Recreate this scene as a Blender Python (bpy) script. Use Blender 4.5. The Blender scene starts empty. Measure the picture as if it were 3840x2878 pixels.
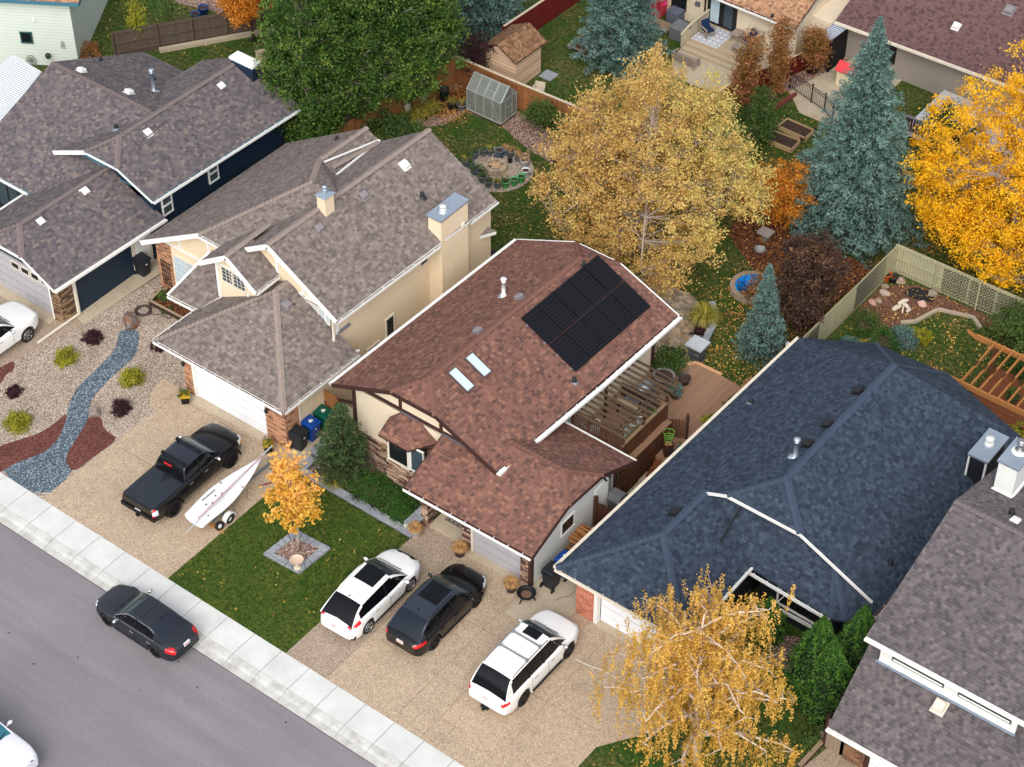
import bpy, bmesh, math, random
import numpy as np
from mathutils import Vector, Matrix
PI = math.pi
S = bpy.context.scene
COL = S.collection

# ---------------- camera ----------------
cd = bpy.data.cameras.new('camera'); cam = bpy.data.objects.new('camera', cd); COL.objects.link(cam)
cam.matrix_world = Matrix(((0.795838, -0.415946, 0.440035, 46.7), (0.605496, 0.541848, -0.582903, -37.7),
                           (0.004024, 0.730336, 0.683077, 65.905), (0, 0, 0, 1)))
cd.sensor_width = 36; cd.lens = 72.606; cd.clip_start = 1; cd.clip_end = 600
S.camera = cam

# ---------------- world, sun, exposure ----------------
W = bpy.data.worlds.new('World'); S.world = W; W.use_nodes = True
nt = W.node_tree; bg = nt.nodes['Background']
SUN_EL, SUN_AZ = math.radians(44), math.radians(152)      # azimuth measured from +Y towards +X
sky = nt.nodes.new('ShaderNodeTexSky'); sky.sky_type = 'NISHITA'; sky.sun_disc = False
sky.sun_elevation = SUN_EL; sky.sun_rotation = SUN_AZ; sky.air_density = 1.0; sky.dust_density = 3.0; sky.ozone_density = 1.0
hs = nt.nodes.new('ShaderNodeHueSaturation'); hs.inputs['Saturation'].default_value = 0.35
nt.links.new(sky.outputs[0], hs.inputs['Color']); nt.links.new(hs.outputs[0], bg.inputs[0]); bg.inputs[1].default_value = 0.15
sl = bpy.data.lights.new('sun', 'SUN'); so = bpy.data.objects.new('sun', sl); COL.objects.link(so)
sl.energy = .7; sl.angle = math.radians(50); sl.color = (1.0, 0.95, 0.88)
sd = Vector((math.sin(SUN_AZ)*math.cos(SUN_EL), math.cos(SUN_AZ)*math.cos(SUN_EL), math.sin(SUN_EL)))
so.rotation_euler = sd.to_track_quat('Z', 'Y').to_euler(); so.location = (0, 0, 90)
S.view_settings.view_transform = 'Standard'; S.view_settings.look = 'None'; S.view_settings.gamma = 1.0
S.view_settings.use_curve_mapping = False
S.view_settings.exposure = 0.82

# ---------------- materials ----------------
def srgb(r, g, b):
    f = lambda c: (c/255/12.92) if c/255 <= .04045 else ((c/255+.055)/1.055)**2.4
    return (f(r), f(g), f(b), 1)
class N:
    def __init__(s, name, rough=.8, metal=0, spec=.3):
        s.m = bpy.data.materials.new(name); s.m.use_nodes = True; s.t = s.m.node_tree
        s.b = s.t.nodes['Principled BSDF']; s.b.inputs['Roughness'].default_value = rough
        s.b.inputs['Metallic'].default_value = metal; s.b.inputs['Specular IOR Level'].default_value = spec
        s.tc = None
    def n(s, ty, **kw):
        x = s.t.nodes.new(ty)
        for k, v in kw.items():
            if k in x.inputs: x.inputs[k].default_value = v
            else: setattr(x, k, v)
        return x
    def l(s, a, b): s.t.links.new(a, b)
    def co(s, uv=False):
        if s.tc is None: s.tc = s.n('ShaderNodeTexCoord'); s.geo = s.n('ShaderNodeNewGeometry')
        return s.tc.outputs['UV'] if uv else s.geo.outputs['Position']
    def noise(s, scale, detail=3, rough=.5, uv=False, vec=None):
        x = s.n('ShaderNodeTexNoise', Scale=scale, Detail=detail, Roughness=rough); s.l(vec or s.co(uv), x.inputs['Vector']); return x.outputs[0]
    def vor(s, scale, feat='F1', uv=False, vec=None):
        x = s.n('ShaderNodeTexVoronoi', Scale=scale); x.feature = feat; s.l(vec or s.co(uv), x.inputs['Vector']); return x
    def ramp(s, fac, stops, const=False):
        r = s.n('ShaderNodeValToRGB'); e = r.color_ramp.elements
        if const: r.color_ramp.interpolation = 'CONSTANT'
        while len(e) < len(stops): e.new(.5)
        for i, (p, c) in enumerate(stops): e[i].position = p; e[i].color = c if len(c) == 4 else (*c, 1)
        s.l(fac, r.inputs[0]); return r.outputs[0]
    def mix(s, fac, a, b, mode='MIX'):
        x = s.n('ShaderNodeMix', data_type='RGBA', blend_type=mode)
        for v, i in ((fac, 0), (a, 6), (b, 7)):
            if hasattr(v, 'links'): s.l(v, x.inputs[i])
            else: x.inputs[i].default_value = v
        return x.outputs[2]
    def math(s, op, a, b=0.):
        x = s.n('ShaderNodeMath', operation=op)
        for v, i in ((a, 0), (b, 1)):
            if hasattr(v, 'links'): s.l(v, x.inputs[i])
            else: x.inputs[i].default_value = v
        return x.outputs[0]
    def col(s, c):
        if hasattr(c, 'links'): s.l(c, s.b.inputs['Base Color'])
        else: s.b.inputs['Base Color'].default_value = c
        return s
    def bump(s, h, strength=.3, dist=.02):
        x = s.n('ShaderNodeBump', Strength=strength, Distance=dist); s.l(h, x.inputs['Height']); s.l(x.outputs[0], s.b.inputs['Normal']); return s
def g4(v): return (v, v, v, 1)
def plain(name, c, rough=.6, metal=0, spec=.3, var=.12, scale=3):
    k = N(name, rough, metal, spec); c = srgb(*c)
    f = k.noise(scale, 4)
    k.col(k.mix(f, tuple(x*(1-var) for x in c[:3])+(1,), tuple(min(1, x*(1+var)) for x in c[:3])+(1,))); return k.m
def shingle(name, tones, ridge=False):
    k = N(name, .92, spec=.15)
    uvn = k.co(True)
    br = k.n('ShaderNodeTexBrick', Scale=1.0); br.offset = .37; br.offset_frequency = 2; br.squash = 1
    for i, v in (('Color1', g4(0)), ('Color2', g4(1)), ('Mortar', g4(.5)), ('Mortar Size', 0.0), ('Brick Width', .17), ('Row Height', .145)): br.inputs[i].default_value = v
    k.l(uvn, br.inputs['Vector'])
    b2 = k.n('ShaderNodeTexBrick', Scale=1.0); b2.offset = .61; b2.offset_frequency = 3
    for i, v in (('Color1', g4(0)), ('Color2', g4(1)), ('Mortar', g4(.5)), ('Mortar Size', 0.0), ('Brick Width', .245), ('Row Height', .145)): b2.inputs[i].default_value = v
    k.l(uvn, b2.inputs['Vector'])
    t = [srgb(*c) for c in tones]
    v = k.mix(.3, br.outputs[0], b2.outputs[0])
    n = len(t); c = k.ramp(v, [(i/n, t[i]) for i in range(n)], True)
    sp = k.n('ShaderNodeSeparateXYZ'); k.l(uvn, sp.inputs[0])
    fr = k.math('FRACT', k.math('DIVIDE', sp.outputs[1], .145))
    edge = k.math('LESS_THAN', fr, .2)
    big = k.noise(.35, 2)
    c = k.mix(k.math('MULTIPLY', k.math('MULTIPLY', edge, k.math('LESS_THAN', br.outputs[0], .5)), .7), c, tuple(x*.62 for x in t[0][:3])+(1,))  # shadow along the lower course edges, painted into the tab colour
    fine = k.noise(28, 2)
    c = k.mix(.25, c, k.mix(fine, g4(.25), g4(.75)), 'OVERLAY')
    c = k.mix(.15, c, k.ramp(big, [(.3, g4(.42)), (.7, g4(.58))]), 'OVERLAY')
    k.col(c)
    h = k.math('ADD', k.math('SUBTRACT', 1.0, fr), k.math('MULTIPLY', k.math('LESS_THAN', br.outputs[0], .5), -.3))
    k.bump(h, .35, .015); return k.m
def brick(name, c1, c2, dark, mortar, w=.24, h=.075, darkfrac=.3):
    k = N(name, .9, spec=.15); br = k.n('ShaderNodeTexBrick', Scale=1.0)
    for i, v in (('Color1', g4(0)), ('Color2', g4(1)), ('Mortar', g4(2)), ('Mortar Size', .006), ('Brick Width', w), ('Row Height', h)): br.inputs[i].default_value = v
    k.l(k.co(True), br.inputs['Vector'])
    c = k.ramp(br.outputs[0], [(0, srgb(*dark)), (darkfrac, srgb(*c1)), (.5+darkfrac/2, srgb(*c2))], True)
    c = k.mix(br.outputs['Fac'], c, srgb(*mortar)); c = k.mix(.3, c, k.noise(9, 3), 'OVERLAY')
    k.col(c); k.bump(br.outputs['Fac'], -.6, .01); return k.m
def siding(name, c, h=.11, vertical=False, rough=.55, var=.06):
    k = N(name, rough, spec=.3); sp = k.n('ShaderNodeSeparateXYZ'); k.l(k.co(True), sp.inputs[0])
    fr = k.math('FRACT', k.math('DIVIDE', sp.outputs[0 if vertical else 1], h))
    c = srgb(*c); cc = k.mix(k.noise(1.2, 3), tuple(x*(1-var) for x in c[:3])+(1,), tuple(x*(1+var) for x in c[:3])+(1,))
    line = k.math('LESS_THAN', fr, .07 if not vertical else .1)
    k.col(k.mix(k.math('MULTIPLY', line, .55), cc, tuple(x*.25 for x in c[:3])+(1,)))
    k.bump(fr, .6, .02); return k.m
def wood(name, c, plank=.14, vertical=True, var=.35, rough=.85, axis=None, gap=.08):
    """boards: tone changes from board to board, grain along the board"""
    k = N(name, rough, spec=.15); sp = k.n('ShaderNodeSeparateXYZ'); k.l(k.co(True), sp.inputs[0])
    a, b = (0, 1) if vertical else (1, 0)
    q = k.math('DIVIDE', sp.outputs[a], plank); fl = k.math('FLOOR', q)
    wn = k.n('ShaderNodeTexWhiteNoise', noise_dimensions='1D'); k.l(fl, wn.inputs['W'])
    cv = k.n('ShaderNodeCombineXYZ'); k.l(k.math('MULTIPLY', sp.outputs[a], 30.), cv.inputs[0]); k.l(k.math('MULTIPLY', sp.outputs[b], 2.5), cv.inputs[1]); k.l(fl, cv.inputs[2])
    gr = k.noise(1.0, 4, vec=cv.outputs[0])
    c = srgb(*c); lo = tuple(x*(1-var) for x in c[:3])+(1,); hi = tuple(min(1, x*(1+var)) for x in c[:3])+(1,)
    cc = k.mix(k.math('ADD', k.math('MULTIPLY', wn.outputs[0], .55), k.math('MULTIPLY', gr, .45)), lo, hi)
    fr = k.math('FRACT', q); line = k.math('LESS_THAN', fr, gap)
    k.col(k.mix(line, cc, tuple(x*.15 for x in c[:3])+(1,))); k.bump(line, -.5, .02); return k.m
def stucco(name, c):
    k = N(name, .95, spec=.1); c = srgb(*c); n1 = k.noise(14, 4, .6); n2 = k.noise(.5, 3)
    cc = k.mix(n2, tuple(x*.9 for x in c[:3])+(1,), tuple(min(1, x*1.08) for x in c[:3])+(1,))
    cc = k.mix(.35, cc, k.ramp(n1, [(.3, g4(.35)), (.7, g4(.62))]), 'OVERLAY'); k.col(cc); k.bump(n1, .7, .03); return k.m
def stones(name, cols, scale, gap_tone=None, bumpd=.02, rough=.9, warp=0):
    k = N(name, rough, spec=.2); v = k.vor(scale); n = len(cols)
    sc = k.n('ShaderNodeSeparateColor'); k.l(v.outputs['Color'], sc.inputs[0])
    c = k.ramp(sc.outputs[0], [(i/n, srgb(*q)) for i, q in enumerate(cols)], True)
    if gap_tone: c = k.mix(k.ramp(v.outputs['Distance'], [(.35, g4(0)), (.75, g4(1))]), c, srgb(*gap_tone))  # stone colour runs to a second tone in the gaps
    c = k.mix(.35, c, k.noise(.6, 4), 'OVERLAY')
    k.col(c); k.bump(v.outputs['Distance'], -.6, bumpd); return k.m
def aggregate(name, c, c2, c3):
    k = N(name, .85, spec=.2); v = k.vor(42); sc = k.n('ShaderNodeSeparateColor'); k.l(v.outputs['Color'], sc.inputs[0])
    cc = k.ramp(sc.outputs[0], [(0, srgb(*c2)), (.22, srgb(*c)), (.8, srgb(*c3))], True)
    st = k.noise(.45, 5, .6); cc = k.mix(.5, cc, k.ramp(st, [(.25, g4(.28)), (.42, g4(.47)), (.6, g4(.52)), (.78, g4(.62))]), 'OVERLAY')
    st2 = k.noise(2.2, 4, .6); cc = k.mix(.35, cc, k.ramp(st2, [(.3, g4(.4)), (.7, g4(.58))]), 'OVERLAY')
    k.col(cc); k.bump(v.outputs['Distance'], -.3, .008); return k.m
def grassmat(name, lush, dry, dark):
    k = N(name, .9, spec=.1); a = k.noise(.55, 4, .6); b = k.noise(5, 5, .65); f = k.noise(38, 3, .6)
    c = k.mix(k.ramp(a, [(.38, g4(0)), (.66, g4(1))]), srgb(*lush), srgb(*dry))
    c = k.mix(k.ramp(b, [(.42, g4(1)), (.6, g4(0))]), c, srgb(*dark)); c = k.mix(.75, c, k.ramp(f, [(.3, g4(.18)), (.72, g4(.85))]), 'OVERLAY')
    k.col(c); k.bump(f, .9, .05); return k.m
def leafmat(name, stops, trans=.25, rough=.65):
    """leaf colour picked per leaf from the 'tone' attribute"""
    k = N(name, rough, spec=.25); at = k.n('ShaderNodeAttribute', attribute_name='tone')
    c = k.ramp(at.outputs['Fac'], [(p, srgb(*q)) for p, q in stops])
    k.col(c); tr = k.n('ShaderNodeBsdfTranslucent'); k.l(c, tr.inputs[0]); ms = k.n('ShaderNodeMixShader'); ms.inputs[0].default_value = trans
    k.l(k.b.outputs[0], ms.inputs[1]); k.l(tr.outputs[0], ms.inputs[2]); k.l(ms.outputs[0], k.t.nodes['Material Output'].inputs[0]); return k.m
def paint(name, c, rough=.25, coat=.6, metal=0):
    k = N(name, rough, metal, .5); cc = srgb(*c); k.col(k.mix(k.noise(2.5, 3), tuple(x*.93 for x in cc[:3])+(1,), cc))
    k.b.inputs['Coat Weight'].default_value = coat; k.b.inputs['Coat Roughness'].default_value = .06; return k.m
def glassy(name, c, rough=.08):
    k = N(name, rough, 0, .7); k.b.inputs['Specular IOR Level'].default_value = .28; k.col(k.mix(k.noise(1.5, 2), tuple(x*.6 for x in srgb(*c)[:3])+(1,), srgb(*c))); return k.m
M = {}
M['sh_navy'] = shingle('shingle_charcoal_brown', [(82, 77, 80), (92, 86, 89), (98, 92, 94), (106, 98, 97), (122, 109, 104)])
M['sh_beige'] = shingle('shingle_taupe', [(100, 91, 87), (112, 102, 98), (118, 108, 103), (124, 114, 108), (136, 125, 117)])
M['sh_red'] = shingle('shingle_red_brown', [(90, 68, 63), (108, 78, 69), (116, 83, 73), (122, 87, 76), (136, 99, 83)])
M['sh_blue'] = shingle('shingle_slate_blue', [(43, 52, 64), (50, 60, 73), (54, 64, 78), (59, 69, 83), (68, 78, 92)])
M['sh_grey'] = shingle('shingle_warm_grey', [(80, 75, 77), (90, 84, 86), (96, 90, 92), (102, 95, 96), (112, 104, 104)])
M['sh_brown'] = shingle('shingle_mauve_brown', [(82, 62, 62), (98, 75, 74), (103, 79, 77), (108, 83, 81)])
M['sh_tan'] = shingle('shingle_tan', [(130, 96, 74), (158, 120, 93), (170, 130, 101), (182, 143, 112)])
M['sh_shed'] = shingle('shingle_shed_brown', [(106, 78, 58), (124, 92, 68), (134, 101, 76), (146, 112, 86)])
for k_, c_ in (('sh_navy', (112, 101, 99)), ('sh_beige', (136, 123, 115)), ('sh_red', (112, 80, 70)), ('sh_blue', (60, 71, 87)), ('sh_grey', (110, 102, 102)), ('sh_tan', (170, 130, 101))): M['cap_'+k_] = plain('ridge_'+k_, c_, .92, spec=.15, var=.22, scale=5)
M['white'] = plain('white_trim', (226, 226, 222), .5, var=.06)
M['gutter'] = plain('gutter_debris', (88, 52, 48), .9, var=.5, scale=8)
M['cream_trim'] = plain('cream_trim', (214, 206, 190), .5, var=.06)
M['brown_trim'] = plain('dark_brown_trim', (62, 38, 34), .6)
M['blue_trim'] = plain('teal_trim', (66, 112, 130), .5)
M['navy'] = siding('navy_siding', (24, 42, 62), .13)
M['black_siding'] = siding('black_siding', (34, 36, 42), .2)
M['white_siding'] = siding('white_siding', (222, 224, 220), .12)
M['pale_siding'] = siding('pale_green_siding', (208, 218, 208), .2)
M['stucco'] = stucco('beige_stucco', (226, 207, 177))
M['stucco2'] = stucco('sand_stucco', (222, 207, 182))
M['stucco3'] = stucco('grey_stucco', (150, 142, 132))
M['brick_h2'] = brick('tan_brick', (184, 138, 106), (172, 124, 94), (92, 62, 52), (176, 140, 112), .3, .075, .28)
M['brick_h4'] = brick('red_brick', (176, 96, 70), (190, 112, 84), (150, 80, 62), (206, 170, 150), .24, .075, .25)
M['brick_h5'] = brick('brown_brick', (128, 92, 68), (112, 78, 58), (70, 48, 40), (150, 124, 100))
M['stone'] = brick('ledge_stone', (150, 120, 100), (186, 160, 138), (84, 62, 56), (50, 40, 36), .33, .09, .35)
M['stone_b'] = brick('brown_ledge_stone', (128, 104, 78), (152, 126, 96), (86, 66, 54), (48, 38, 32), .34, .1, .35)
M['grey_door'] = siding('grey_garage_door', (170, 168, 172), .5)
M['white_door'] = siding('white_garage_door', (232, 234, 238), .5)
M['road'] = None
k = N('asphalt', .9, spec=.2); a = k.noise(55, 3, .7); b = k.noise(.22, 4, .6); map_ = k.n('ShaderNodeMapping'); map_.inputs['Scale'].default_value = (.12, 1.3, 1); k.l(k.co(), map_.inputs[0]); st = k.noise(1.0, 4, .6, vec=map_.outputs[0])
c = k.ramp(a, [(.3, srgb(104, 100, 104)), (.7, srgb(146, 142, 144))]); c = k.mix(.55, c, k.ramp(st, [(.3, g4(.40)), (.7, g4(.58))]), 'OVERLAY'); c = k.mix(.5, c, k.ramp(b, [(.3, g4(.43)), (.7, g4(.57))]), 'OVERLAY')
sp_ = k.vor(.9); c = k.mix(k.math('LESS_THAN', sp_.outputs['Distance'], .045), c, srgb(70, 66, 70)); k.col(c); k.bump(a, .25, .01); M['road'] = k.m
k = N('sidewalk_concrete', .85, spec=.2); a = k.noise(30, 3); b = k.noise(.7, 5, .6); c = k.mix(k.ramp(b, [(.3, g4(0)), (.72, g4(1))]), srgb(190, 191, 188), srgb(214, 214, 210)); c = k.mix(.15, c, k.ramp(a, [(.3, g4(.3)), (.7, g4(.7))]), 'OVERLAY'); k.col(c); M['walk'] = k.m
k = N('kerb_concrete', .9, spec=.2); b = k.noise(1.6, 6, .7); c = k.ramp(b, [(.25, srgb(148, 146, 140)), (.5, srgb(184, 183, 177)), (.75, srgb(204, 204, 199))]); k.col(c); M['kerb'] = k.m
M['agg'] = aggregate('exposed_aggregate', (176, 156, 132), (132, 112, 94), (198, 180, 156))
M['agg_grey'] = aggregate('exposed_aggregate_dark', (158, 140, 122), (112, 96, 82), (184, 168, 148))
M['conc'] = aggregate('plain_concrete', (178, 164, 142), (166, 152, 132), (188, 174, 152))
M['grass'] = grassmat('lawn_grass', (70, 98, 30), (108, 110, 48), (46, 72, 25))
M['grass_back'] = grassmat('autumn_grass', (66, 92, 34), (116, 104, 64), (46, 68, 27))
M['pebble'] = stones('beige_pebbles', [(188, 176, 160), (160, 148, 134), (208, 198, 184), (136, 128, 120), (176, 158, 142), (198, 184, 168)], 20, (120, 100, 86))
M['bluestone'] = stones('blue_crushed_stone', [(96, 112, 124), (126, 140, 150), (78, 94, 108), (150, 160, 166), (104, 116, 122)], 15, (56, 66, 76), .04)
M['redstone'] = stones('red_shale', [(122, 76, 66), (104, 60, 54), (138, 92, 80), (90, 54, 48)], 24, (66, 36, 34))
M['pinkrock'] = stones('pink_gravel', [(176, 148, 134), (146, 118, 108), (200, 180, 166), (112, 90, 84), (160, 128, 112)], 15, (86, 66, 60), .04)
M['litter'] = stones('brown_leaf_litter', [(128, 78, 46), (96, 58, 38), (150, 96, 54), (74, 46, 34)], 14, (46, 30, 24), .03)
M['soil'] = stones('dark_soil', [(78, 60, 50), (64, 48, 42), (92, 72, 60)], 26, (44, 34, 30))
M['brownsoil'] = stones('brown_soil', [(116, 84, 66), (100, 72, 56), (132, 98, 76)], 18, (76, 52, 42))
M['paver'] = brick('paving_stones', (160, 146, 126), (182, 166, 142), (138, 126, 112), (96, 84, 74), .24, .17, .35)
M['cap'] = brick('grey_block_cap', (142, 146, 152), (150, 154, 158), (134, 138, 144), (84, 88, 94), .6, .6, .3)
M['block'] = brick('charcoal_block', (86, 88, 94), (98, 100, 104), (70, 72, 78), (44, 44, 48), .3, .15, .3)
M['cedar'] = wood('cedar_fence', (150, 100, 62), .14)
M['cedar2'] = wood('brown_stained_fence', (84, 52, 34), .14)
M['darkfence'] = wood('charcoal_fence', (92, 80, 70), .15, var=.15)
M['redfence'] = wood('oxblood_fence', (104, 34, 32), .16, var=.12)
M['olivefence'] = wood('pale_olive_fence', (164, 160, 128), .16, var=.08)
M['greywood'] = wood('weathered_wood', (150, 130, 106), 5., False, var=.2)
M['pergwood'] = wood('weathered_rafter', (84, 70, 56), 5., False, var=.25)
M['pergwood2'] = wood('amber_pergola_wood', (160, 108, 62), 5., False, var=.2)
M['deckwood'] = wood('red_cedar_deck', (146, 114, 92), .14, True, var=.2)
M['deckwood2'] = wood('pale_deck', (176, 160, 134), .14, False, var=.15)
M['deckdark'] = wood('brown_deck', (120, 72, 48), .14, False, var=.2)
M['palewood'] = plain('pale_painted_wood', (182, 172, 146), .8)
M['shedwood'] = wood('weathered_log_siding', (206, 176, 146), .22, False, var=.25)
M['metal'] = plain('galvanised_metal', (176, 188, 200), .35, .7, var=.12)
M['flash'] = plain('grey_flashing', (120, 126, 136), .5, .4)
M['ventgrey'] = plain('grey_vent_metal', (128, 122, 124), .6)
M['black'] = plain('black_plastic', (30, 31, 34), .55)
M['dark'] = plain('dark_void', (20, 20, 22), .9)
M['rubber'] = plain('tyre_rubber', (34, 33, 33), .85)
M['glass'] = glassy('window_glass', (70, 84, 92))
M['glass_d'] = glassy('dark_window_glass', (28, 32, 34))
M['glass_b'] = plain('window_blind_glass', (176, 196, 208), .15, var=.15)
M['frost'] = plain('skylight_glass', (190, 204, 208), .2, var=.05)
M['bark'] = plain('grey_bark', (156, 142, 130), .95, var=.4, scale=6)
M['bark_d'] = plain('brown_bark', (78, 62, 52), .95, var=.4, scale=6)
k = N('white_bark', .8, spec=.1); mp = k.n('ShaderNodeMapping'); mp.inputs['Scale'].default_value = (3, 3, 9); k.l(k.co(), mp.inputs[0]); a = k.noise(1.2, 3, vec=mp.outputs[0]); k.col(k.ramp(a, [(.3, srgb(92, 84, 78)), (.42, srgb(206, 202, 196)), (.8, srgb(226, 222, 216))])); M['bark_w'] = k.m
k = N('birch_bark', .8, spec=.1); a = k.noise(5, 3); k.col(k.ramp(a, [(.3, srgb(120, 96, 82)), (.45, srgb(206, 188, 170)), (.8, srgb(226, 214, 200))])); M['bark_b'] = k.m
M['solar'] = None
k = N('solar_cells', .3, spec=.15); sp = k.n('ShaderNodeSeparateXYZ'); k.l(k.co(True), sp.inputs[0]); fr = k.math('FRACT', k.math('DIVIDE', sp.outputs[1], .17)); fx = k.math('FRACT', k.math('DIVIDE', sp.outputs[0], .17))
k.col(k.mix(k.math('MAXIMUM', k.math('LESS_THAN', fr, .09), k.math('MULTIPLY', k.math('LESS_THAN', fx, .06), .4)), srgb(18, 19, 23), srgb(46, 48, 54))); M['solar'] = k.m
def P(name, c, rough=.5, metal=0, **kw):
    if name not in M: M[name] = plain(name, c, rough, metal, **kw)
    return M[name]

# ---------------- geometry helpers ----------------
def newobj(name, verts, faces, mats, parent=None, mi=None, smooth=False, uv=True, tone=None):
    me = bpy.data.meshes.new(name); me.from_pydata([tuple(v) for v in verts], [], faces); 
    for m in (mats if isinstance(mats, (list, tuple)) else [mats]): me.materials.append(m)
    if mi is not None: me.polygons.foreach_set('material_index', mi)
    if smooth: me.polygons.foreach_set('use_smooth', [True]*len(me.polygons))
    if uv: auto_uv(me)
    o = bpy.data.objects.new(name, me); COL.objects.link(o)
    if parent is not None: o.parent = parent; o.matrix_parent_inverse = parent.matrix_world.inverted()
    return o
def auto_uv(me):
    """per-face UV in metres: u horizontal along the face, v up its slope"""
    n = len(me.loops)
    if n == 0: return
    co = np.empty(len(me.vertices)*3); me.vertices.foreach_get('co', co); co = co.reshape(-1, 3)
    vi = np.empty(n, int); me.loops.foreach_get('vertex_index', vi)
    nr = np.empty(len(me.polygons)*3); me.polygons.foreach_get('normal', nr); nr = nr.reshape(-1, 3)
    lt = np.empty(len(me.polygons), int); me.polygons.foreach_get('loop_total', lt)
    nl = np.repeat(nr, lt, axis=0)
    flat = np.hypot(nl[:, 0], nl[:, 1]) < .05
    u = np.stack([-nl[:, 1], nl[:, 0], np.zeros(n)], 1); u[flat] = (1, 0, 0); u /= np.linalg.norm(u, axis=1)[:, None]
    v = np.cross(nl, u); v[flat] = (0, 1, 0)
    p = co[vi]; uvs = np.stack([(p*u).sum(1), (p*v).sum(1)], 1).astype(np.float32)
    lay = me.uv_layers.new(name='UVMap'); lay.data.foreach_set('uv', uvs.ravel())
class MB:
    def __init__(s): s.v = []; s.f = []; s.mi = []; s.cur = 0
    def add(s, vs, fs):
        b = len(s.v); s.v += [tuple(x) for x in vs]; s.f += [tuple(b+i for i in f) for f in fs]; s.mi += [s.cur]*len(fs); return s
    def m(s, i): s.cur = i; return s
    def box(s, x0, y0, z0, x1, y1, z1):
        x0, x1 = min(x0, x1), max(x0, x1); y0, y1 = min(y0, y1), max(y0, y1); z0, z1 = min(z0, z1), max(z0, z1)
        return s.add([(x0, y0, z0), (x1, y0, z0), (x1, y1, z0), (x0, y1, z0), (x0, y0, z1), (x1, y0, z1), (x1, y1, z1), (x0, y1, z1)],
                     [(0, 3, 2, 1), (4, 5, 6, 7), (0, 1, 5, 4), (1, 2, 6, 5), (2, 3, 7, 6), (3, 0, 4, 7)])
    def bar(s, p, q, w, h, up=(0, 0, 1)):
        """box beam from p to q, width w sideways, height h, centred"""
        p = Vector(p); q = Vector(q); d = (q-p); d.normalize(); up = Vector(up)
        sd = d.cross(up); 
        if sd.length < 1e-4: sd = d.cross(Vector((1, 0, 0)))
        sd.normalize(); u = sd.cross(d); sd *= w/2; u *= h/2
        return s.add([p-sd-u, p+sd-u, p+sd+u, p-sd+u, q-sd-u, q+sd-u, q+sd+u, q-sd+u], [(0, 1, 2, 3), (7, 6, 5, 4), (0, 4, 5, 1), (1, 5, 6, 2), (2, 6, 7, 3), (3, 7, 4, 0)])
    def tube(s, pts, rs, n=6, cap=True):
        if not hasattr(rs, '__len__'): rs = [rs]*len(pts)
        pts = [Vector(p) for p in pts]; ring = []; prev = None; vs = []; fs = []
        for i, p in enumerate(pts):
            d = (pts[min(i+1, len(pts)-1)]-pts[max(i-1, 0)]); 
            if d.length < 1e-6: d = Vector((0, 0, 1))
            d.normalize()
            a = prev - d*prev.dot(d) if prev is not None else d.orthogonal()
            if a.length < 1e-5: a = d.orthogonal()
            a.normalize(); prev = a; b = d.cross(a)
            for k in range(n):
                t = 2*PI*k/n; vs.append(p+(a*math.cos(t)+b*math.sin(t))*rs[i])
        for i in range(len(pts)-1):
            for k in range(n): fs.append((i*n+k, i*n+(k+1) % n, (i+1)*n+(k+1) % n, (i+1)*n+k))
        if cap: fs.append(tuple(range(n-1, -1, -1))); fs.append(tuple((len(pts)-1)*n+k for k in range(n)))
        return s.add(vs, fs)
    def lathe(s, c, prof, n=20, sx=1, sy=1):
        vs = []; fs = []
        for r, z in prof:
            for k in range(n): t = 2*PI*k/n; vs.append((c[0]+r*sx*math.cos(t), c[1]+r*sy*math.sin(t), c[2]+z))
        for i in range(len(prof)-1):
            for k in range(n): fs.append((i*n+k, i*n+(k+1) % n, (i+1)*n+(k+1) % n, (i+1)*n+k))
        if prof[0][0] > 1e-3: fs.append(tuple(range(n-1, -1, -1)))
        if prof[-1][0] > 1e-3: fs.append(tuple((len(prof)-1)*n+k for k in range(n)))
        return s.add(vs, fs)
    def prism(s, poly, z0, z1):
        n = len(poly); a = sum(poly[i][0]*poly[(i+1) % n][1]-poly[(i+1) % n][0]*poly[i][1] for i in range(n))
        if a < 0: poly = poly[::-1]
        return s.add([(p[0], p[1], z0) for p in poly]+[(p[0], p[1], z1) for p in poly],
                     [tuple(range(n-1, -1, -1)), tuple(range(n, 2*n))]+[(i, (i+1) % n, n+(i+1) % n, n+i) for i in range(n)])
    def slab(s, pts, t):
        """polygon with any orientation, thickened by vector t"""
        n = len(pts); t = Vector(t); p = [Vector(q) for q in pts]
        nn = sum(((p[i].cross(p[(i+1) % n])) for i in range(n)), Vector())
        if nn.dot(t) > 0: p = p[::-1]
        return s.add(p+[q+t for q in p], [tuple(range(n)), tuple(range(2*n-1, n-1, -1))]+[(i, n+i, n+(i+1) % n, (i+1) % n) for i in range(n)])
    def ell(s, c, r, n=10, m=6, jit=0, seed=0):
        rnd = random.Random(seed); vs = []; fs = []
        for i in range(m+1):
            a = PI*i/m
            for k in range(n):
                t = 2*PI*k/n; j = 1+rnd.uniform(-jit, jit)
                vs.append((c[0]+r[0]*math.sin(a)*math.cos(t)*j, c[1]+r[1]*math.sin(a)*math.sin(t)*j, c[2]-r[2]*math.cos(a)*j))
        for i in range(m):
            for k in range(n): fs.append((i*n+k, i*n+(k+1) % n, (i+1)*n+(k+1) % n, (i+1)*n+k))
        return s.add(vs, fs)
    def build(s, name, mats, parent=None, smooth=False):
        return newobj(name, s.v, s.f, mats, parent, s.mi if isinstance(mats, (list, tuple)) else None, smooth)
def tag(o, label=None, cat=None, group=None, kind=None):
    if label: o['label'] = label
    if cat: o['category'] = cat
    if group: o['group'] = group
    if kind: o['kind'] = kind
    return o
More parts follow.
